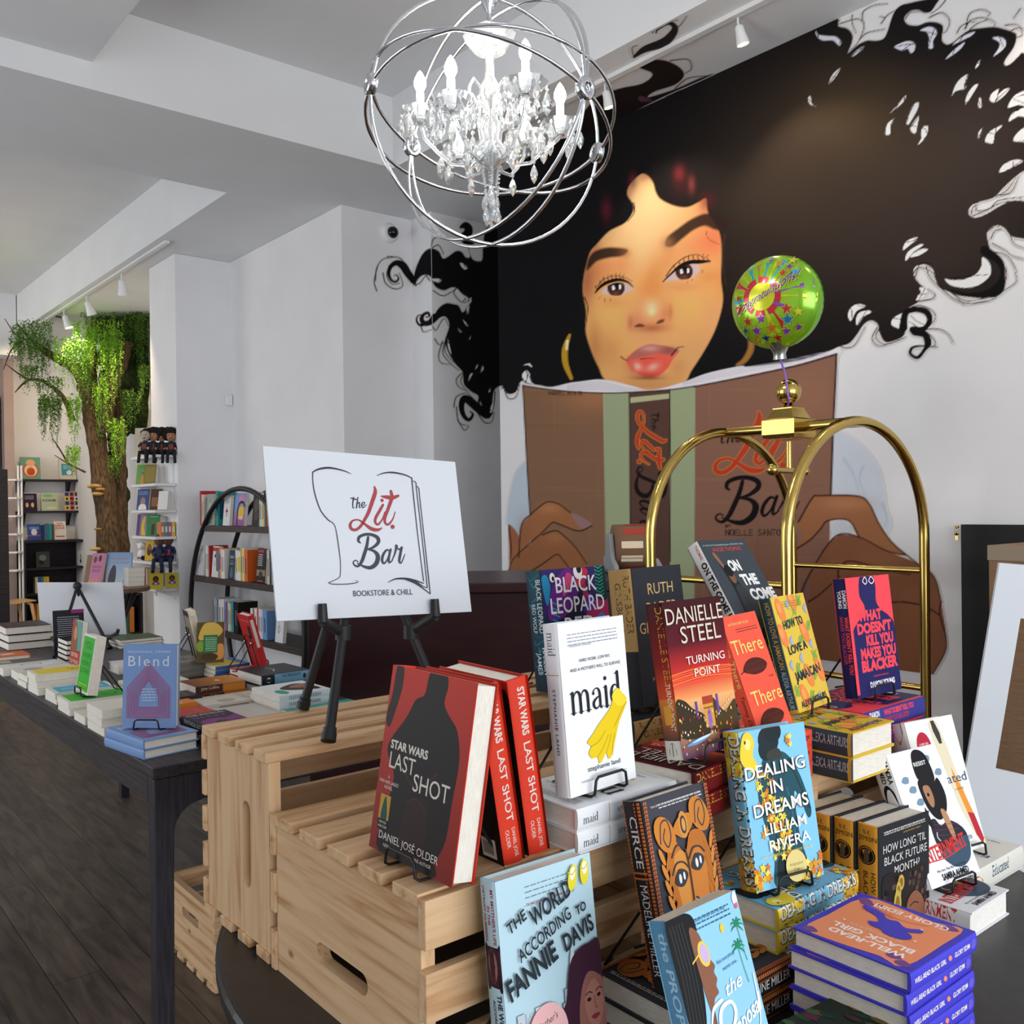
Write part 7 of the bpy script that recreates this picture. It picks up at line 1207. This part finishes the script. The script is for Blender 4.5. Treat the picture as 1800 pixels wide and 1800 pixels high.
def fo(label, art, cols, px, z, W, H, T=.02, tilt=8, yaw=-62, hard=False, grp=None): 
    return book('face_out_book', label, W, H, T, pose(FX, min(8.1, fy(px)), z+.003, yaw, tilt), cols, art, hard, grp)
big = at_d(230, 808, 7.98); book('face_out_book', 'large cream book with a navy spine behind the dolls', .16, .25, .03, pose(FX+.0, 8.13, WZ[0]+.004, -50, 5), ('#bfb59c', '#2a3a6a', '#bfb59c'), lambda P, S, B: (P.ell(64, 56, 8, 6, '#2a2a2a'), P.fine(20, 80, 20, '#8a8270', 1, 4, 2)), True)
fo('green book with a peacock figure on the second white shelf', lambda P, S, B: (P.ell(50, 50, 10, 12, '#3a5a9a'), P.blob([(44,50),(56,50),(62,6),(38,6)], '#c8883a'), P.text('BIRD', 50, 82, 8, '#3a6a3a', 50)), ('#6a9a4a', '#5a7a3a', '#6a9a4a'), 238, WZ[1], .14, .17)
fo('olive book leaning behind the green one on the second white shelf', lambda P, S, B: (P.rect(10, 10, 90, 90, '#8a7a3a'),), '#7a6a30', 252, WZ[1], .13, .16)
fo('blue book with a portrait in the middle of the third white shelf', lambda P, S, B: (P.ell(50, 40, 20, 22, '#a87a5a'), P.blob([(20,0),(30,26),(70,26),(80,0)], '#e0dcd8'), P.text('OUR FRIEND', 50, 84, 6, '#c8d0e0', 74), P.text('IN HISTORY', 50, 74, 6, '#c8d0e0', 70)), '#2f4c86', 239, WZ[2], .135, .175)
fo('brown book on the third white shelf', lambda P, S, B: (P.rect(16, 16, 84, 60, '#8a5a34'), P.ell(70, 20, 6, 5, '#e0883a')), '#4c3222', 262, WZ[2], .12, .17)
fo('white book edge on at the right of the third white shelf', None, '#d8d6d2', 276, WZ[2], .1, .15)
fo('green book with a bear figure on the fourth white shelf', lambda P, S, B: (P.blob([(40,10),(44,60),(60,64),(64,10)], '#4a2c22'), P.ell(52, 64, 9, 9, '#8a5a44'), P.text('WISHES', 54, 88, 6, '#c8d8b8', 60)), ('#2a7a40', '#dcd8d0', '#2a7a40'), 255, WZ[3], .14, .175)
fo('picture book with a yellow giraffe on the fourth white shelf', lambda P, S, B: (P.blob([(40,0),(36,60),(50,90),(60,86),(56,40),(66,0)], '#d8b030'), P.rect(0, 0, 24, 100, '#5a3a7a'), P.ell(80, 60, 14, 14, '#a83a4a')), '#8a7a90', 228, WZ[3], .15, .18)
for k, c in enumerate(('#c87858', '#3a9a9a', '#b85a8a', '#d8b83a')): book('small_book', '%s little paperback at the front of the fourth white shelf' % ('orange', 'teal', 'pink', 'yellow')[k], .1, .115, .028, pose(2.60+.029*k, 7.572, WZ[3]+.001, 0, 0) @ Matrix.Rotation(math.pi/2, 4, 'Z') @ Matrix.Translation((0, -.028, 0)), c, lambda P, S, B: (S.rect(20, 30, 80, 70, '#e0d8c8'),), False, 'little paperbacks on the fourth white shelf')
fo('yellow book with a dark doll figure on the fifth white shelf', lambda P, S, B: (P.ell(50, 54, 26, 30, '#4a2c22'), P.ell(50, 66, 16, 14, '#8a5a44')), '#c8a030', 252, WZ[4], .09, .165)
for k, (px, c) in enumerate(((244, '#5a3a4a'), (247, '#3a7a4a'), (250, '#c86a3a'), (253, '#8a3a6a'), (256, '#c8b088'))): book('small_book', '%s spine standing at the left of the lowest white shelf' % ('plum', 'green', 'orange', 'purple', 'tan')[k], .12, .15, .03, Matrix.Translation((FX, fy(px), WZ[5]+.001)), c, None, False, 'spines on the lowest white shelf')
for px, n in ((262, 'left'), (291, 'right')):
    book('small_book', 'yellow picture book with a smiling face, %s one on the lowest white shelf' % n, .105, .125, .03, pose(*(lambda p: (p.x, p.y, WZ[5]+.003))(on_y(px, 1043, 7.57)), -35 if n == 'left' else -12, 4), '#d8c43a', lambda P, S, B: (P.ell(50, 64, 22, 20, '#3a2018'), P.ell(50, 60, 14, 13, '#7a4a34'), P.blob([(20,34),(34,44),(66,44),(80,34),(60,26),(40,26)], '#7a4a9a'), P.rect(40, 30, 60, 40, '#e0dcd4')), False)
SKN = mat('doll_skin', '#a87858', .7); SKND = mat('doll_skin_dark', '#6a4430', .7); HAIRM = noisy('black_wool_hair', '#0e0c0d', '#221d1e', 60, .9, bump=.6); NAVY = mat('navy_felt', '#232a4c', .8); DTEAL = mat('dark_teal_felt', '#1c3034', .8); BLK = mat('black_felt', '#161518', .8)
def doll(label, p, yaw, skin, cloth, legs, hair, s=1., afro=1., patch='#8a3a34'):
    t = thing('rag_doll', label, 'doll', Matrix.Translation(p) @ Matrix.Rotation(math.radians(yaw), 4, 'Z') @ Matrix.Scale(s, 4), 'rag dolls sitting on the white shelves')
    MB().lathe([(.03,0),(.04,.02),(.036,.07),(.026,.105),(.012,.12)], 14).obj('body', cloth, t)
    hd = MB().ball((0, 0, .158), .038, .036, .046).ball((0, -.037, .152), .007, .008, .009, 8, 6).obj('head', skin, t)
    for sx in (-1, 1): MB().ball((sx*.014, -.034, .166), .0045, n=8, m=5).obj('eye', BLK, hd)
    MB().ball((0, -.034, .136), .012, .005, .004, 8, 5).obj('mouth', mat('doll_lips', '#7a3a34', .6), hd)
    if hair:
        mb = MB(); r = random.Random(int(p.x*1e4))
        for k in range(18): a = k*2.4; h_ = r.uniform(.15, .21); mb.ball((.036*afro*math.cos(a), .012+.034*afro*abs(math.sin(a)), h_), .026*afro, n=8, m=5)
        mb.ball((0, .008, .198), .034*afro, n=10, m=6).obj('hair', HAIRM, hd)
    for sx in (-1, 1):
        MB().tube([(sx*.03, 0, .10), (sx*.05, -.012, .07), (sx*.035, -.04, .05)], [.012, .011, .009], 8).obj('arm', cloth, t); MB().ball((sx*.033, -.043, .05), .011, n=8, m=5).obj('hand', skin, t)
        MB().tube([(sx*.02, -.01, .015), (sx*.026, -.075, .016), (sx*.028, -.085, -.02), (sx*.03, -.09, -.06)], [.016, .014, .013, .012], 8).obj('leg', legs, t); MB().ball((sx*.03, -.098, -.066), .014, .022, .012, 8, 5).obj('shoe', BLK, t)
    mb = MB(); mb.cc = srgb(patch); mb.box(-.018, .018, -.0425, -.036, .045, .085); mb.obj('held_book', PAPER, t)
for px, n, sk, af in ((256, 'pale grey rag doll leftmost on the top white shelf', mat('doll_skin_pale', '#b8a498', .7), .7), (270, 'rag doll with a red scarf and big black curls, second on the top white shelf', SKN, 1.15), (285, 'rag doll with a tall black afro, third on the top white shelf', SKN, 1.2), (301, 'rag doll with black curls against the pillar on the top white shelf', SKN, 1.15)):
    p = on_y(px, 808, 7.64 if px < 300 else 7.58); p.z = WZ[0]+.002; doll(n, p, -35 if px < 300 else -20, sk, DTEAL, BLK, True, .95, af*1.08)
for px, n in ((281, 'bald doll in a navy suit, left one on the fifth white shelf'), (300, 'bald doll in a navy suit with a badge, right one on the fifth white shelf')):
    p = on_y(px, 994, 7.64); p.z = WZ[4]+.002; p.x = min(p.x, 2.68); doll(n, p, -30, SKND, NAVY, NAVY, False, 1.12, 1, '#a84a5a' if px > 290 else '#3a4060')
COW = noisy('cow_plush', '#e8e4e0', '#241c1a', 9, .9, lo=.52, hi=.56); p = on_x(240, 976, 2.50); p = Vector((2.60, 8.02, WZ[4]+.001)); t = thing('plush_cow', 'black and white plush cow on the fifth white shelf', 'soft toy', Matrix.Translation(p) @ Matrix.Rotation(-.7, 4, 'Z'))
MB().ball((0, 0, .05), .045, .04, .05).obj('body', COW, t); MB().ball((0, -.02, .12), .034, .034, .032).ball((0, -.052, .108), .02, .016, .014).obj('head', COW, t)
for sx in (-1, 1): MB().ball((sx*.04, -.01, .135), .014, .006, .008, 8, 5).obj('ear', COW, t); MB().tube([(sx*.025, -.02, .03), (sx*.035, -.07, .012)], .013, 8).obj('leg', COW, t)
# ---------------------------------------------------------------- black wall shelves and low bookcase at the back wall
BSH = noisy('black_stained_shelf', '#17141a', '#2a2326', 8, .5, (1, 14, 14)); BSY = 13.2
for z, n in ((1.866, 'upper'), (1.461, 'lower')):
    t = thing('bracket_shelf', '%s black bracket shelf on the back wall' % n, 'shelf', Matrix.Translation((3.05, BSY, z)), 'black bracket shelves')
    MB().box(-.40, .40, -.2, -.002, -.025, 0).obj('shelf_board', BSH, t, .002)
    for x in (-.28, .26): MB().prism([(-.15,-.026),(-.002,-.026),(-.002,-.19),(-.03,-.19)], x-.018, x+.018, 'x').obj('bracket', BSH, t)
def back_book(label, px, z, W, H, art, cols, y=13.03, tilt=10, T=.02): p = on_y(px, 900, y); return book('face_out_book', label, W, H, T, pose(p.x, p.y, z+.003, -2, tilt), cols, art, True)
back_book('teal book with an orange tiger on the upper black shelf', 37, 1.866, .235, .285, lambda P, S, B: (P.ell(52, 40, 40, 34, '#c8502a'), P.ell(52, 40, 32, 28, '#e0c8a8'), P.ell(52, 74, 22, 16, '#e0a878'), P.ell(52, 34, 20, 20, '#d0602a'), [P.line([(36+k*8, 44), (38+k*7, 22)], 3, '#7a2a1a') for k in range(5)]), '#6a9a88')
back_book('cream book with a teal label on the upper black shelf', 105, 1.866, .205, .27, lambda P, S, B: (P.rect(16, 20, 80, 76, '#3a8aa0'), P.ell(60, 34, 16, 12, '#d8dcd8'), P.fine(24, 74, 66, '#c8dce0', 3, 7, 2.4)), ('#c8bfae', '#3a6a8a', '#c8bfae'))
back_book('dark purple book with two small figures on the lower black shelf', 39, 1.461, .175, .225, lambda P, S, B: (P.ell(34, 34, 10, 14, '#d8a060'), P.ell(70, 34, 10, 14, '#d8b070'), P.fine(20, 80, 84, '#b8b0c0', 3, 8, 3)), '#2c2238')
back_book('pale green book with dark lettering on the lower black shelf', 73, 1.461, .20, .235, lambda P, S, B: (P.text('COOK', 50, 52, 12, '#26302a', 84, bold=.03), P.ell(40, 84, 30, 8, '#7ab07a'), P.ell(60, 16, 30, 8, '#c8c8a0')), '#b0b89c')
back_book('book with a grid of coloured portraits on the lower black shelf', 114, 1.461, .185, .25, lambda P, S, B: [P.rect(4+32*i, 4+24*j, 32+32*i, 26+24*j, ('#c8b030', '#3a6a4a', '#b03a4a', '#3a5a8a', '#c8c4bc', '#8a3a5a')[(i*2+j*3) % 6]) for i in range(3) for j in range(4)]+[P.ell(18+32*i, 14+24*j, 8, 7, '#3a2820') for i in range(3) for j in range(4)], '#c8b0a0')
bz = 1.09
bc = thing('low_bookcase', 'black low bookcase against the back wall', 'bookcase', Matrix.Translation((3.10, 12.99, 0))); CW = .40
MB().box(-CW, CW, -.18, .17, bz-.03, bz).obj('top', BSH, bc, .002)
for x in (-CW, CW-.03): MB().box(x, x+.03, -.18, .17, 0, bz-.03).obj('side_panel', BSH, bc)
for z in (.06, .40, .72): MB().box(-CW+.03, CW-.03, -.17, .16, z, z+.025).obj('shelf', BSH, bc)
MB().box(-CW+.03, CW-.03, .15, .165, .02, bz-.03).obj('back_panel', BSH, bc)
back_book('blue book with a flag on top of the black bookcase', 48, bz, .155, .205, lambda P, S, B: (P.ell(50, 50, 22, 22, '#c8ccd8'), P.rect(0, 26, 100, 32, '#b84a4a'), P.fine(14, 86, 80, '#b8c4d8', 3, 6, 2.4)), '#2f4a8a', 12.96)
for k, c in enumerate(('#2a3a5a', '#4a6a8a', '#3a7a80', '#2a9a9a', '#5a4a44')): p = on_y(74+k*4.4, 950, 12.94); book('shelved_book', '%s book spine on top of the black bookcase' % ('navy', 'steel blue', 'dark teal', 'bright teal', 'brown')[k], .1, .19+.01*(k % 3), .027, pose(p.x, p.y, bz+.001, 90, 0) @ Matrix.Translation((0, -.028, 0)), c, None, False, 'spines on top of the black bookcase')
back_book('white book with red block title on top of the black bookcase', 95, bz, .145, .24, lambda P, S, B: (P.text('THE', 50, 84, 7, '#b83238', 50, bold=.03), P.text('GIRLS', 50, 72, 9, '#b83238', 74, bold=.03), P.text('CODE', 50, 58, 10, '#b83238', 78, bold=.03), P.rect(14, 14, 86, 20, '#b83238')), '#d8d0c8', 12.94, 14)
for px, n, c, W, H in ((62, 'dark grey patterned book inside the black bookcase', '#3a3f3c', .16, .2), (136, 'black and white drawn book inside the black bookcase', '#a8aca8', .1, .2), (148, 'black book with a yellow face inside the black bookcase', '#242420', .1, .18)):
    back_book(n, px, .745, W, H, lambda P, S, B: (P.ell(50, 60, 26, 20, '#6a706c'), P.ell(40, 30, 18, 14, '#1e2020')) if 'yellow' not in n else (P.ell(50, 60, 34, 26, '#b8a830'), P.ell(40, 64, 8, 5, '#202018')), c, 12.90, 6)
for k, c in enumerate(('#c8b89a', '#3a5a7a', '#3a7a9a', '#c8a82c', '#c8a82c')): p = on_y(62+k*5, 1030, 12.88); book('shelved_book', '%s book on the second shelf of the black bookcase' % ('cream', 'slate blue', 'sky blue', 'yellow', 'amber')[k], .12, .2, .03, pose(p.x, p.y, .426, 90, 0) @ Matrix.Translation((0, -.031, 0)), c, None, False, 'books on the second shelf of the black bookcase')
for k, c in enumerate(('#a83a3a', '#c8a82c', '#3a6a8a', '#8a4a6a', '#d8c8a8', '#3a7a5a')): p = on_y(60+k*5, 1080, 12.88); book('shelved_book', '%s book on the bottom shelf of the black bookcase' % ('red', 'yellow', 'blue', 'mauve', 'cream', 'green')[k], .12, .2, .03, pose(p.x, p.y, .086, 90, 0) @ Matrix.Translation((0, -.031, 0)), c, None, False, 'books on the bottom shelf of the black bookcase')
# tall dark cabinet and the white rack at the far left
p = at_d(13.5, 825, 9.3); tag(MB().box(p.x-.5, p.x, p.y, p.y+.3, 0, p.z).obj('tall_cabinet', BSH, None, .003), 'tall black cabinet at the left edge of the picture', 'cabinet')
r0 = at_d(15, 842, 11.25); r1 = at_d(28, 842, 11.25); M = Matrix.Translation((r0.x, r0.y, 0)) @ Matrix.Rotation(math.atan2(r1.y-r0.y, r1.x-r0.x), 4, 'Z'); t = thing('display_rack', 'white ladder like display rack beside the tall black cabinet', 'rack', M); wl_ = (r1-r0).length
for y in (842, 874, 906, 938, 970, 1002): z = at_d(20, y, 11.25).z; MB().box(-.05, wl_, 0, .14, z-.02, z).obj('rung_shelf', WHITEM, t)
for x in (.03, wl_-.02): MB().box(x, x+.018, .14, .158, .0, 2.02).obj('upright', WHITEM, t)
# ---------------------------------------------------------------- bentwood chair
BENT = noisy('bent_birch', '#c8a270', '#d8b684', 6, .4, (1, 12, 12)); t = thing('bentwood_chair', 'light birch chair with three slots in its back at the far left', 'chair', Matrix.Translation((2.43, 12.22, 0)) @ Matrix.Rotation(math.radians(100), 4, 'Z'))
mb = MB(); sl = []
def bent(path, half, th=.012):
    mb = MB(); n = len(path); vs = []
    for i, (y, z) in enumerate(path):
        a = Vector(path[min(i+1, n-1)])-Vector(path[max(i-1, 0)]); a.normalize(); nn = Vector((-a.y, a.x))*th/2; h = half[i] if isinstance(half, list) else half
        vs += [(-h, y+nn.x, z+nn.y), (h, y+nn.x, z+nn.y), (h, y-nn.x, z-nn.y), (-h, y-nn.x, z-nn.y)]
    fs = [(0,1,2,3)]+[(4*i+k, 4*i+(k+1) % 4, 4*i+4+(k+1) % 4, 4*i+4+k) for i in range(n-1) for k in range(4)]+[(4*n-4, 4*n-1, 4*n-2, 4*n-3)]
    mb.add(vs, fs); return mb
bent([(-.2,.40),(-.21,.405),(0,.39),(.14,.395),(.18,.42)], .2).obj('seat', BENT, t)
bk = MB()
for z0, z1 in ((.42,.50),(.522,.555),(.577,.61),(.632,.72)): bk.box(-.16, .16, .185+.0, .197, z0, z1)
bk.box(-.16, -.09, .185, .197, .42, .70).box(.09, .16, .185, .197, .42, .70); bk.obj('backrest', BENT, t)
for sx in (-1, 1):
    for sy in (-1, 1): MB().tube([(sx*.15, sy*.13, .385), (sx*.175, sy*.165, .36), (sx*.185, sy*.19, .2), (sx*.19, sy*.20, 0)], [.02, .022, .018, .015], 8).obj('leg', BENT, t)
# ---------------------------------------------------------------- little table with picture books in the middle distance
DTZ = .885; t = thing('small_table', 'small wooden table on black crossed legs beyond the long table', 'table', Matrix.Translation((2.10, 7.16, 0)))
MB().lathe([(.255,DTZ-.03),(.26,DTZ-.015),(.255,DTZ)], 40).obj('tabletop', noisy('brown_wood', '#6a5240', '#8a6c52', 8, .45, (1, 12, 12)), t)
for a in (.3, 1.87): 
    c_, s_ = math.cos(a), math.sin(a); MB().tube([(.26*c_, .26*s_, 0), (-.2*c_, -.2*s_, DTZ-.03)], .016, 8).obj('leg', BLACK, t); MB().tube([(-.26*c_, -.26*s_, 0), (.2*c_, .2*s_, DTZ-.03)], .016, 8).obj('leg', BLACK, t)
def tb(label, px, W, H, art, cols, d, yaw, tilt=10, T=.02): p = at_d(px, 1036, d); return book('face_out_book', label, W, H, T, pose(p.x, p.y, DTZ+.004, yaw, tilt), cols, art, True)
tb('blue picture book with a grey bird on the small table', 185, .185, .25, lambda P, S, B: (P.grad(0, 0, 100, 100, '#b8c4c8', '#7a9ac0'), P.blob([(10,8),(14,40),(30,62),(40,50),(36,10)], '#4a4a52'), P.text('WAITING', 52, 78, 7, '#a8705a', 70), P.text('FOR PAGES', 58, 66, 6, '#a8705a', 66), P.blob([(70,6),(76,24),(92,30),(98,8)], '#6a9a6a')), '#8aa4c4', 6.95, -38)
tb('pink picture book with faces and flames on the small table', 153, .125, .25, lambda P, S, B: (P.ell(30, 80, 12, 10, '#6a4434'), P.ell(66, 84, 12, 10, '#5a3a30'), P.blob([(10,0),(16,22),(24,8),(40,26),(50,6),(64,24),(76,0)], '#e0903a'), P.text('GROW', 50, 54, 9, '#8a3a5a', 70), P.text('KIND', 50, 42, 9, '#8a3a5a', 60)), '#b87898', 6.95, -60, 14)
tb('brown kraft book behind the pink picture book', 146, .12, .23, None, '#8a7050', 7.05, -55, 12)
flatpile(4, names('white magazine on the small table', 4), '#cfc9c4', 2.19, 7.10, DTZ+.001, 0, .12, .16, .034, None, group='white magazines on the small table')
# ---------------------------------------------------------------- the mossy indoor tree
tr = thing('mossy_tree', 'artificial tree with rough trunk and hanging green moss', 'tree', Matrix.Translation((2.80, 9.6, 0)))
BARK = noisy('rough_bark', '#2e2319', '#665038', 16, .9, (5, 5, .8), 6, 1.); 
def tp(px, py, d=9.2): p = at_d(px, py, d+.6); return (p.x-2.80, p.y-9.6, p.z)
def limb(pts, rad, n=12, nm='branch', seed=1):
    r = random.Random(seed); P = smooth([tp(*q) for q in pts], 5, False); R_ = np.interp(np.linspace(0, 1, len(P)), np.linspace(0, 1, len(rad)), rad)
    return MB().tube([tuple(p) for p in P], [max(.004, x*(1+.12*r.uniform(-1, 1))) for x in R_], n).obj(nm, BARK, tr)
limb([(196,1120),(192,1010),(190,930),(183,860),(174,800),(165,740),(158,690),(150,650)], [.17,.125,.115,.11,.105,.10,.10,.09], 16, 'trunk', 2)
limb([(222,1100,9.35),(214,1000,9.35),(208,900,9.35),(206,800,9.35),(205,700,9.4),(200,600,9.4),(196,530,9.4)], [.13,.10,.09,.09,.09,.09,.09], 14, 'trunk', 3)
limb([(158,700),(140,655),(110,635),(80,618),(58,600),(30,570)], [.09,.07,.05,.04,.02,.006]); limb([(150,690),(158,640),(160,600),(170,560)], [.09,.08,.06,.05]); limb([(186,760,9.1),(190,700,9.1),(210,640,9.1),(222,600,9.1)], [.07,.08,.08,.07]); limb([(128,740),(112,700),(80,672),(50,668),(26,690)], [.03,.025,.02,.012,.005])
for k, pts in enumerate(([(58,600),(30,590),(8,560)],[(50,668),(30,655),(10,640)],[(120,560),(95,555),(84,548)],[(150,830),(120,815),(96,800)],[(120,815),(105,790),(92,770)],[(195,575),(215,570),(222,560)],[(40,600),(20,615),(6,650)])): limb(pts, [.012,.008,.003], 6, 'twig', k)
for k, (px, py, s_) in enumerate(((166,855,.075),(172,868,.06),(176,860,.05),(168,965,.06),(172,930,.04))): MB().ball(tp(px, py, 9.03), s_, s_*.8, s_*.35, 12, 6).obj('bracket_fungus', noisy('ochre_fungus', '#8a6a3a', '#c09a5c', 12, .8), tr)
MOSSD = noisy('dark_moss', '#16200e', '#2c3c18', 24, .95, bump=.8)
mb = MB(); r = random.Random(12)
for k in range(60):
    x = r.uniform(196, 262); y = r.uniform(520, 760) if x > 206 else r.uniform(520, 700); mb.ball(tp(x, y, 9.55+r.uniform(-.1, .1)), r.uniform(.10, .2), r.uniform(.08, .14), r.uniform(.12, .26), 10, 6)
for k in range(26): mb.ball(tp(r.uniform(196, 216), r.uniform(760, 1000), 9.42), r.uniform(.05, .09), .06, r.uniform(.08, .16), 8, 5)
mb.obj('moss_backing', MOSSD, tr)
def moss(name, lst, col, n, seed):
    mm = mat(name, col, .7, spec=.2); N, L, b = nodes(mm); b.inputs['Subsurface Weight'].default_value = .0
    r = random.Random(seed); 
    for (px, py, w, h, d) in lst:
        mb = MB()
        for k in range(n):
            a, b_ = r.uniform(-1, 1), r.random(); x0 = px+a*w*.5; y0 = py+(.35*b_)*h*.5; ln = h*(1-abs(a)**2*.6)*r.uniform(.35, 1)*(1-.2*b_); dd = d+r.uniform(-.16, .16); sway = r.uniform(-3, 3)
            st = max(4, int(ln/3.2))
            for j in range(st):
                t_ = j/st; c = Vector(tp(x0+sway*t_*t_*1.5+r.uniform(-1.4, 1.4), y0+ln*t_, dd)); s_ = r.uniform(.012, .026)*(1.1-.5*t_)
                u_ = Vector((r.uniform(-1, 1), r.uniform(-1, 1), r.uniform(-1.2, .2))).normalized()*s_; v_ = Vector((r.uniform(-1, 1), r.uniform(-1, 1), r.uniform(-.5, .5))).normalized()*s_*.45
                mb.add([c-u_*.2, c+u_*.5+v_, c+u_*1.2, c+u_*.5-v_], [(0,1,2,3)])
        mb.obj('hanging_moss', mm, tr)
moss('fresh_moss_leaf', [(118,590,50,110,8.85),(152,560,50,130,8.9),(185,560,60,130,8.9),(140,600,44,100,8.8),(195,585,40,150,8.95),(178,660,30,130,8.95),(205,730,34,110,8.95),(130,690,26,110,9.0),(128,780,26,70,9.0)], '#76a431', 60, 1)
moss('olive_moss_leaf', [(50,570,60,90,9.0),(62,560,60,70,9.0),(36,590,40,70,9.0),(72,590,40,120,9.1),(50,640,30,60,9.1),(86,660,50,60,9.1),(96,690,24,110,9.1),(76,690,16,100,9.1),(248,530,30,170,9.25),(236,520,40,120,9.25),(252,640,24,60,9.2),(230,680,40,90,9.2),(172,545,60,50,9.2),(200,800,24,60,9.2),(150,620,24,120,8.95),(214,530,40,130,9.3)], '#587a30', 70, 2)

kb = thing('low_bookcase', 'low black bookcase with bright books under the white shelves', 'bookcase', Matrix.Translation((2.52, 8.55, 0)))
MB().box(-.2, .2, -.14, .14, .70, .725).obj('top', BSH, kb, .002)
for x in (-.2, .18): MB().box(x, x+.02, -.14, .14, 0, .70).obj('side_panel', BSH, kb)
for z in (.05, .36): MB().box(-.18, .18, -.13, .13, z, z+.02).obj('shelf', BSH, kb)
MB().box(-.18, .18, .12, .135, .0, .70).obj('back_panel', BSH, kb)
for i, z in enumerate((.07, .38)):
    for k, c in enumerate(('#c85a2a', '#3a8aa0', '#d8b040', '#8a3a4a', '#c8a070', '#3a6a4a', '#d87a3a')): book('shelved_book', '%s book on the %s shelf of the low bookcase under the white shelves' % (('rust', 'teal', 'golden', 'wine', 'sand', 'green', 'orange')[k], ('bottom', 'upper')[i]), .12, .22, .04, Matrix.Translation((2.35+.044*(k+1), 8.45, z)) @ Matrix.Rotation(math.pi/2, 4, 'Z'), c, None, False, 'books in the low bookcase under the white shelves')
